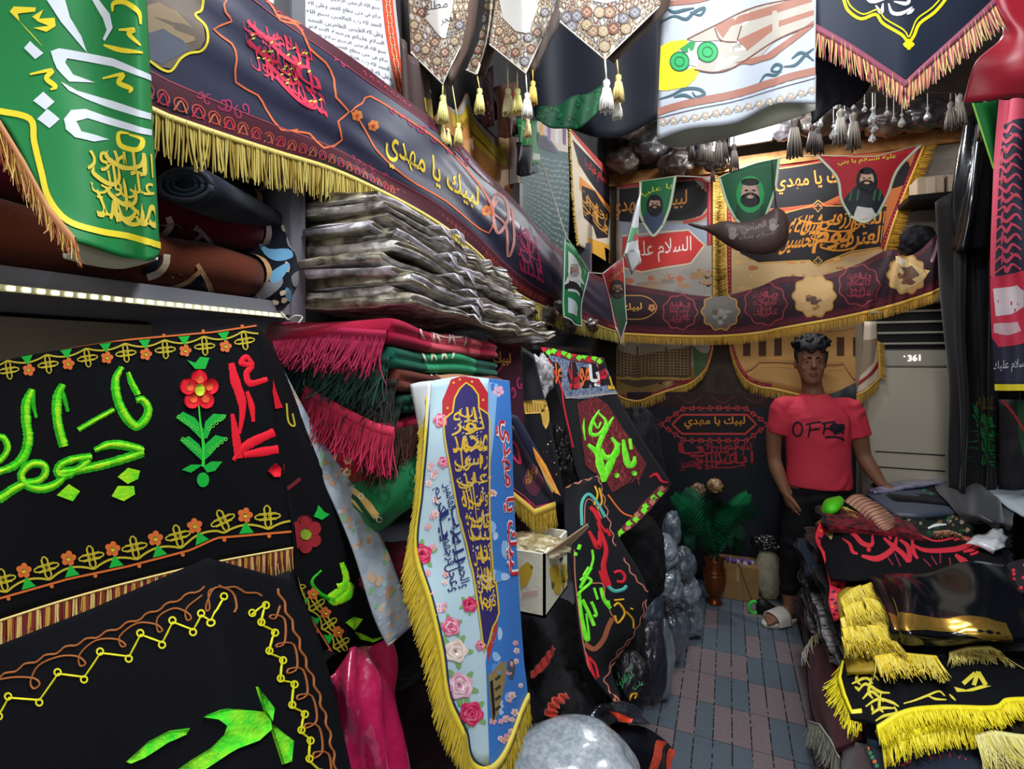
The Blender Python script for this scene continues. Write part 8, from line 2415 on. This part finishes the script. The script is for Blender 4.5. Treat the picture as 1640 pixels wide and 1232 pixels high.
fringe([p + Vector((0, -.002, 0)) for p in fc2.edge('b', 0, .55)], .05, 200, BY, fco, down=(-.05, -.8, -.7), seed=6, jit=.3, curl=.15, band=.010, w=.0032, name='lower_fringe')
bb = flat([[(1385, 1150, .70), (1450, 1172, .72), (1520, 1165, .72), (1600, 1158, .72), (1700, 1150, .72)], [(1390, 1200, .69), (1460, 1215, .70), (1530, 1210, .70), (1610, 1205, .70), (1700, 1200, .70)], [(1405, 1262, .66), (1470, 1262, .67), (1540, 1262, .68), (1620, 1262, .68), (1720, 1262, .68)]], 26, 16, wr=.004, thick=.01)
for P in ([(1010, 1110), (1060, 1160)], [(1080, 1100), (1110, 1180)], [(1150, 1090), (1160, 1170)], [(1220, 1110), (1190, 1170)], [(1260, 1130), (1220, 1190)], [(830, 1180), (900, 1150)], [(1000, 1180), (1180, 1185)]):
    bb.stroke(zR(P), 2.6, M('b03040', .7))
for P in ([(1390, 1120), (1440, 1100), (1480, 1150)], [(1400, 1150), (1460, 1170)]):
    bb.stroke(zR(P), 6, M('c83a4a', .7))
for k in range(7):
    bb.ring(zR([(585 + 15 * k, 1010 + 28 * k)])[0], 3.5, 0, None, .0016, n=8, fill=C(['17784a', 'c8642a'][k % 3 == 2]))
bbo = bb.build('embroidered_cloth', M('1c2430', .75), label='dark navy cloth with fine red pattern at the bottom right corner', cat='cloth', grid=(2, 2))
bs = flat([[(1600, 1158, .745), (1650, 1150, .75), (1700, 1145, .75)], [(1610, 1180, .74), (1655, 1175, .745), (1700, 1172, .745)]], 8, 6, thick=.012)
bs.build('satin_cloth', SATIN, label='black satin edge at the right end of the bright yellow fringe', cat='cloth')
fringe([onz(1562, 1180, .735), onz(1590, 1172, .745), onz(1625, 1178, .745), onz(1665, 1182, .745)], .11, 200, [M('d8d08a', .55, spec=.5), M('c4b84e', .55)], bbo, down=[(-.15, -1, -.2), (.05, -1, -.25), (.1, -1, -.25)], seed=9, jit=.3, curl=.16, band=.008, w=.0032, name='cream_fringe')
rg_ = flat([[(1608, 905, .84), (1640, 895, .85), (1700, 890, .85)], [(1625, 950, .84), (1650, 945, .85), (1700, 940, .85)]], 8, 8, thick=.01)
for i in range(9):
    rg_.ring((1622 + rng.random() * 25, 895 + rng.random() * 50), 3, 0, None, .0014, n=7, fill=C('c8283c'))
rg_.build('dark_cloth', C('121018'), label='black cloth with red specks at the right edge behind the satin', cat='cloth')

# ================================================================ the man
O_ = onz(1305, 1002, 0)
TH = math.radians(20)                        # turned towards the street, where the camera stands
FY = Vector((sa * math.cos(TH) - ca * math.sin(TH), -ca * math.cos(TH) - sa * math.sin(TH), 0))
RX, UZ = Vector((-FY.y, FY.x, 0)) * .90, Vector((0, 0, 1))
PXM = 277.0


def L(x, y, z):
    return O_ + RX * x + FY * y + UZ * z


def Lp(px, py, y=0.0):
    return L((px - 1305) / (PXM * 1.03), y, (1002 - py) / PXM)


def ring_secs(rows):
    """(z, x, y, half width, half depth)"""
    return [(L(x, y, z), RX * w, FY * d) for z, x, y, w, d in rows]


def limb(b, pts, mat, n=14, flat=1.0):
    """tapering limb through (point, radius)"""
    P = spline([tuple(p) for p, r in pts], 5)
    R = spline([[r] for p, r in pts], 5)[:, 0]
    b.tube(P, list(R), mat, n, flat)
    b.ball(P[0], R[0], mat, 12, 8)
    b.ball(P[-1], R[-1], mat, 12, 8)


SKN = M('8a5f48', .55, spec=.35, bump=.1, bscale=200, bdist=.001)
body = B()
# head (slightly turned), neck, torso
hx = -.025
loft(body, ring_secs([(1.408, hx, .060, .023, .018), (1.420, hx, .050, .041, .038), (1.440, hx, .036, .057, .058), (1.470, hx, .018, .069, .078), (1.505, hx, .006, .077, .090), (1.540, hx, .002, .081, .095), (1.575, hx, 0, .083, .098),
                      (1.610, hx, -.006, .080, .094), (1.640, hx, -.012, .066, .078), (1.660, hx, -.014, .034, .045)]), SKN, 28)
loft(body, [(L(hx, .094, 1.560), RX * .008, FY * .010), (L(hx, .101, 1.535), RX * .011, FY * .014), (L(hx, .108, 1.512), RX * .017, FY * .018), (L(hx, .100, 1.500), RX * .018, FY * .012)], SKN, 12)
for s_ in (-1, 1):
    body.ball(L(hx + s_ * .083, -.012, 1.530), (.012, .022, .032), SKN, 12, 8)
    body.ball(L(hx + s_ * .034, .080, 1.562), (.026, .014, .009), SKN, 10, 6)      # brow ridge
    body.ball(L(hx + s_ * .040, .066, 1.505), (.022, .018, .020), SKN, 10, 6)      # cheek
body.ball(L(hx, .088, 1.468), (.026, .014, .014), SKN, 12, 8)
body.ball(L(hx, .078, 1.430), (.022, .018, .014), SKN, 12, 8)
limb(body, [(L(hx, -.012, 1.47), .052), (L(-.012, -.018, 1.40), .054), (L(-.004, -.02, 1.34), .062), (L(0, -.02, 1.28), .07)], SKN)
loft(body, ring_secs([(.76, .02, 0, .14, .10), (.84, .02, 0, .155, .105), (.95, .02, 0, .145, .10), (1.06, .015, 0, .155, .105), (1.18, .01, 0, .17, .11), (1.27, .005, -.005, .16, .095), (1.33, 0, -.012, .10, .07)]), SKN, 28)
# his right arm (left in the picture), hanging
shR, elR, wrR = L(-.185, 0, 1.275), Lp(1238, 734, -.02), Lp(1254, 786, .05)
limb(body, [(shR, .040), (L(-.232, -.008, 1.14), .048), (elR, .040), (Lp(1243, 757, .012), .040), (wrR, .0265)], SKN)
# his left arm, reaching to the pile
shL, elL, wrL = L(.195, 0, 1.275), Lp(1383, 722, -.02), Lp(1404, 762, .055)
limb(body, [(shL, .040), (L(.243, -.005, 1.13), .048), (elL, .041), (Lp(1392, 742, .02), .039), (wrL, .027)], SKN)


def hand(b, w, d, side, nrm, curl):
    """palm and five fingers from wrist w; d = towards the fingers, side = towards the thumb, nrm = palm side"""
    d, side, nrm = d.normalized(), side.normalized(), nrm.normalized()
    loft(b, [(w - d * .005, side * .024, nrm * .018), (w + d * .03, side * .034, nrm * .017), (w + d * .065, side * .041, nrm * .015), (w + d * .088, side * .040, nrm * .012)], SKN, 16)
    for k, (o, l, r) in enumerate(((.030, .072, .0088), (.010, .080, .0092), (-.011, .074, .0088), (-.030, .058, .0078))):
        p = w + d * (.082 - .004 * abs(k - 1)) + side * o
        P, dd = [p], d + side * (o * .9)
        for j in range(3):
            dd = (dd + nrm * curl * (.7 + .25 * j)).normalized()
            p = p + dd * l * (.42, .32, .26)[j]
            P.append(p)
        b.tube(spline([tuple(q) for q in P], 4), list(np.linspace(r, r * .8, 13)), SKN, 10)
        b.ball(P[-1], r * .82, SKN, 8, 6)
    p = w + d * .022 + side * .026
    P = [p, p + d * .028 + side * .022 + nrm * .006, p + d * .056 + side * .030 + nrm * .014, p + d * .076 + side * .028 + nrm * .022]
    b.tube(spline([tuple(q) for q in P], 4), list(np.linspace(.013, .009, 13)), SKN, 10)
    b.ball(P[-1], .0092, SKN, 8, 6)


hand(body, wrR, L(.045, .03, -.14) - L(0, 0, 0), RX * .5 + FY * .9, RX * .8 - FY * .5 + UZ * .1, .42)
hand(body, wrL, RX * .9 + FY * .45 - UZ * .35, -RX * .35 + FY * .9, -UZ - FY * .1, .16)
# legs and feet
knR, anR = L(-.130, .02, .45), Lp(1263, 976, .0)
limb(body, [(L(-.065, 0, .80), .085), (L(-.10, .01, .62), .078), (knR, .055), (L(-.145, -.015, .31), .050), (anR, .034)], SKN)
knL, anL = L(.115, .02, .45), L(.12, -.03, .09)
limb(body, [(L(.105, 0, .80), .085), (L(.11, .01, .62), .078), (knL, .055), (L(.118, -.015, .31), .050), (anL, .034)], SKN)


def foot(b, an, dirv):
    dv = dirv.normalized()
    sd_ = Vector((-dv.y, dv.x, 0))
    a = Vector((an.x, an.y, 0))
    g = lambda f, z: a + dv * f + UZ * z
    loft(b, [(g(-.055, .052), sd_ * .026, UZ * .026), (g(-.03, .060), sd_ * .033, UZ * .036), (g(.02, .064), sd_ * .034, UZ * .040), (g(.08, .050), sd_ * .038, UZ * .026), (g(.13, .042), sd_ * .045, UZ * .018), (g(.155, .040), sd_ * .042, UZ * .014)], SKN, 18)
    for k in range(5):
        o = (-.034 + .017 * k)
        r = (.013, .0095, .009, .0085, .008)[k]
        q = a + dv * (.150 - .006 * k) + sd_ * (-o) + UZ * .038
        b.tube([q, q + dv * (.040 - .003 * k) - UZ * .004], [r, r * .9], SKN, 10)
        b.ball(q + dv * (.040 - .003 * k) - UZ * .004, r * .92, SKN, 8, 6)
    return a, dv, sd_


fR = foot(body, anR, -RX * .85 + FY * .62)
fL = foot(body, anL, RX * .2 + FY * .95)
V, F = remesh(body, .0052, 4, .5)
man = mk('person', V, F, [SKN], None, None, label='young man in a red T-shirt and black trousers standing behind the goods table', cat='person')

# face details
fb_ = B()
for s_ in (-1, 1):
    fb_.ball(L(hx + s_ * .033, .0835, 1.541), (.0115, .0070, .0048), M('958c84', .4), 12, 8)
    fb_.ball(L(hx + s_ * .033, .0885, 1.541), (.0056, .004, .0056), M('1c120e', .2), 10, 6)
    fb_.obj('eye', man, label='dark brown eye')
    fb_ = B()
    P = [L(hx + s_ * (.012 + .034 * t), .0965 - .012 * t * t * 1.4, 1.560 + .007 * math.sin(2.4 * t) - .004 * t) for t in np.linspace(0, 1, 7)]
    fb_.tube(P, [.0035, .005, .0052, .005, .0045, .0035, .002], M('140d0b', .9), 6)
    fb_.obj('eyebrow', man, label='thick black eyebrow')
    fb_ = B()
P = [L(hx - .024 + .008 * k, .1015 - .0011 * (k - 3) ** 2, 1.4735 + (.002 if k in (2, 4) else 0)) for k in range(7)]
fb_.tube(P, [.002, .004, .005, .0045, .005, .004, .002], M('7a4640', .5), 8)
P = [L(hx - .021 + .007 * k, .1020 - .0012 * (k - 3) ** 2, 1.4655) for k in range(7)]
fb_.tube(P, [.002, .0045, .0058, .006, .0058, .0045, .002], M('85504a', .5), 8)
fb_.obj('lips', man)
# hair: thick and wavy, short at the sides
HB = M('0d0d12', .55, spec=.35, bump=.8, bscale=90, bdist=.004)
hr = B()
hr.ball(L(hx, -.022, 1.605), (.083, .102, .075), HB, 20, 14)
loft(hr, ring_secs([(1.52, hx, -.055, .080, .050), (1.56, hx, -.035, .088, .078), (1.60, hx, -.025, .091, .092), (1.64, hx, -.02, .076, .09)]), HB, 20)
rg = random.Random(4)
for k in range(46):
    a, t = rg.uniform(0, 6.28), rg.uniform(0, 1) ** .6
    c_ = (hx + .012 + .094 * t * math.cos(a), -.012 + .092 * t * math.sin(a), 1.648 + .034 * (1 - t * t) + rg.uniform(-.006, .010))
    P = [L(c_[0] + .022 * math.cos(q + k), c_[1] + .022 * math.sin(q + k), c_[2] + .012 * math.sin(1.6 * q) - .006 * q * t) for q in np.linspace(0, 3.4, 7)]
    hr.tube(P, [.010, .014, .016, .016, .015, .012, .007], HB, 8)
for k in range(9):
    x = hx - .062 + .0155 * k
    P = [L(x, .072, 1.655), L(x - .004, .100 - 2.2 * (x - hx) ** 2, 1.630), L(x - .010, .103 - 2.4 * (x - hx) ** 2, 1.600 + .014 * math.sin(k * 1.3))]
    hr.tube(spline([tuple(p) for p in P], 4), list(np.linspace(.017, .008, 9)), HB, 8)
for s_ in (-1, 1):
    hr.tube([L(hx + s_ * .083, .022, 1.60), L(hx + s_ * .0835, .026, 1.565), L(hx + s_ * .082, .028, 1.535)], [.014, .010, .005], HB, 8)
V2, F2 = remesh(hr, .0042, 2, .4)
mk('hair', V2, F2, [HB], None, man, label='thick wavy black hair')

# T-shirt
SH = M('d43a4e', .75, bump=.15, bscale=300, bdist=.001)
ts = B()
loft(ts, ring_secs([(.815, .022, 0, .188, .125), (.86, .022, 0, .190, .128), (.95, .02, 0, .185, .125), (1.06, .015, 0, .188, .128), (1.17, .012, .002, .198, .132), (1.23, .008, 0, .200, .124), (1.275, .005, -.004, .186, .108), (1.305, .003, -.010, .150, .092), (1.335, 0, -.014, .100, .078), (1.352, -.004, -.016, .078, .070)]), SH, 36)
for sh, el, sx in ((shR, elR, -1), (shL, elL, 1)):
    d_ = (el - sh).normalized()
    P = [sh + RX * (-sx * .09) + UZ * .026, sh + UZ * .002, sh + d_ * .07, sh + d_ * .135, sh + d_ * .165]
    ts.tube(spline([tuple(p) for p in P], 3), list(np.interp(np.linspace(0, 1, 13), [0, .25, .5, .75, 1], [.034, .062, .069, .069, .069])), SH, 18)
V3, F3 = remesh(ts, .0065, 5, .5, disp=lambda p: .0035 * math.sin(38 * p[2] + 9 * noise.noise(Vector(p) * 7)) * max(0, noise.noise(Vector(p) * 4 + Vector((3, 1, 7)))) * 2)
shirt = mk('t_shirt', V3, F3, [SH], None, man, label='coral red T-shirt with scrawled black lettering')
INKB = M('24202c', .8)
dc = Decal(V3, F3)
zp = zP
for P, w_ in (([(206 + 17 + 17 * math.cos(t), 428 + 25 * math.sin(t)) for t in np.linspace(0, 6.6, 12)], 3), ([(268, 412), (266, 432), (262, 457)], 3), ([(252, 412), (280, 405), (308, 402)], 3), ([(266, 432), (285, 428), (302, 426)], 3), ([(322, 404), (320, 425), (316, 448)], 3), ([(310, 408), (335, 404), (360, 402)], 3),
              ([(320, 427), (340, 424), (356, 424)], 3), ([(322, 458), (350, 456), (378, 460), (392, 470)], 3.4)):
    dc.stroke(zp(P), w_, INKB, .0022)
dc.poly(zp([(340, 414), (356, 404), (372, 410), (392, 408), (396, 424), (388, 436), (392, 446), (372, 444), (356, 450), (350, 436), (338, 430)]), INKB, .002)
dc.b.obj('black_print', shirt)
# trousers
TR = M('0c0d11', .85, bump=.2, bscale=200, bdist=.002)
tr = B()
loft(tr, ring_secs([(.70, .02, 0, .165, .112), (.76, .02, 0, .168, .116), (.83, .022, 0, .166, .112), (.86, .022, 0, .160, .108)]), TR, 30)
limb(tr, [(L(-.062, 0, .76), .098), (L(-.092, .01, .62), .092), (knR, .070), (L(-.142, -.012, .31), .062), (L(-.150, -.004, .19), .050)], TR, 18)
limb(tr, [(L(.102, 0, .76), .098), (L(.108, .01, .62), .092), (knL, .070), (L(.118, -.012, .31), .062), (L(.12, -.02, .19), .050)], TR, 18)
V4, F4 = remesh(tr, .008, 5, .5, disp=lambda p: .004 * math.sin(30 * p[2] + 8 * noise.noise(Vector(p) * 6)))
mk('trousers', V4, F4, [TR], None, man, label='black cropped trousers')
# slide sandals
SW, SW2 = M('c9c2b6', .6), M('d8d2c8', .55, bump=.2, bscale=120)
for a, dv, sd_ in (fR, fL):
    b = B()
    V5 = []
    out = [(.205 * .5 * math.cos(t) + .068, .052 * math.sin(t) * (1.0 + .12 * math.cos(t))) for t in np.linspace(0, 6.2832, 28, endpoint=False)]
    out = [(x * 1.28 - .018, y) for x, y in out]
    for z_, k_ in ((.001, .96), (.012, 1.0), (.022, 1.0), (.026, .97)):
        for x, y in out:
            V5.append(a + dv * (.066 + (x - .066) * k_) + sd_ * y * k_ + UZ * z_)
    Fq = [[r * 28 + i, r * 28 + (i + 1) % 28, (r + 1) * 28 + (i + 1) % 28, (r + 1) * 28 + i] for r in range(3) for i in range(28)] + [list(range(28))[::-1], [84 + i for i in range(28)]]
    b.add(V5, Fq, SW)
    so = b.obj('sandal', man, label='pale slide sandal')
    V6, F6 = [], []
    for j, f in enumerate(np.linspace(.045, .135, 7)):
        for t in np.linspace(0, math.pi, 15):
            for rr in (0, .006):
                hgt = .030 + (.058 - .022 * (f - .045) / .09 + rr) * math.sin(t) ** .8
                V6.append(a + dv * f + sd_ * (.056 + rr) * math.cos(t) + UZ * (hgt if math.sin(t) > .05 else .012))
    for j in range(6):
        for t in range(14):
            for rr in (0, 1):
                i0 = (j * 15 + t) * 2 + rr
                q = [i0, i0 + 2, i0 + 32, i0 + 30]
                F6.append(q if rr == 0 else q[::-1])
    for t in range(14):
        F6 += [[t * 2, t * 2 + 1, t * 2 + 3, t * 2 + 2], [(90 + t) * 2, (90 + t) * 2 + 2, (90 + t) * 2 + 3, (90 + t) * 2 + 1]]
    B().add(V6, F6, SW2).obj('strap', so)
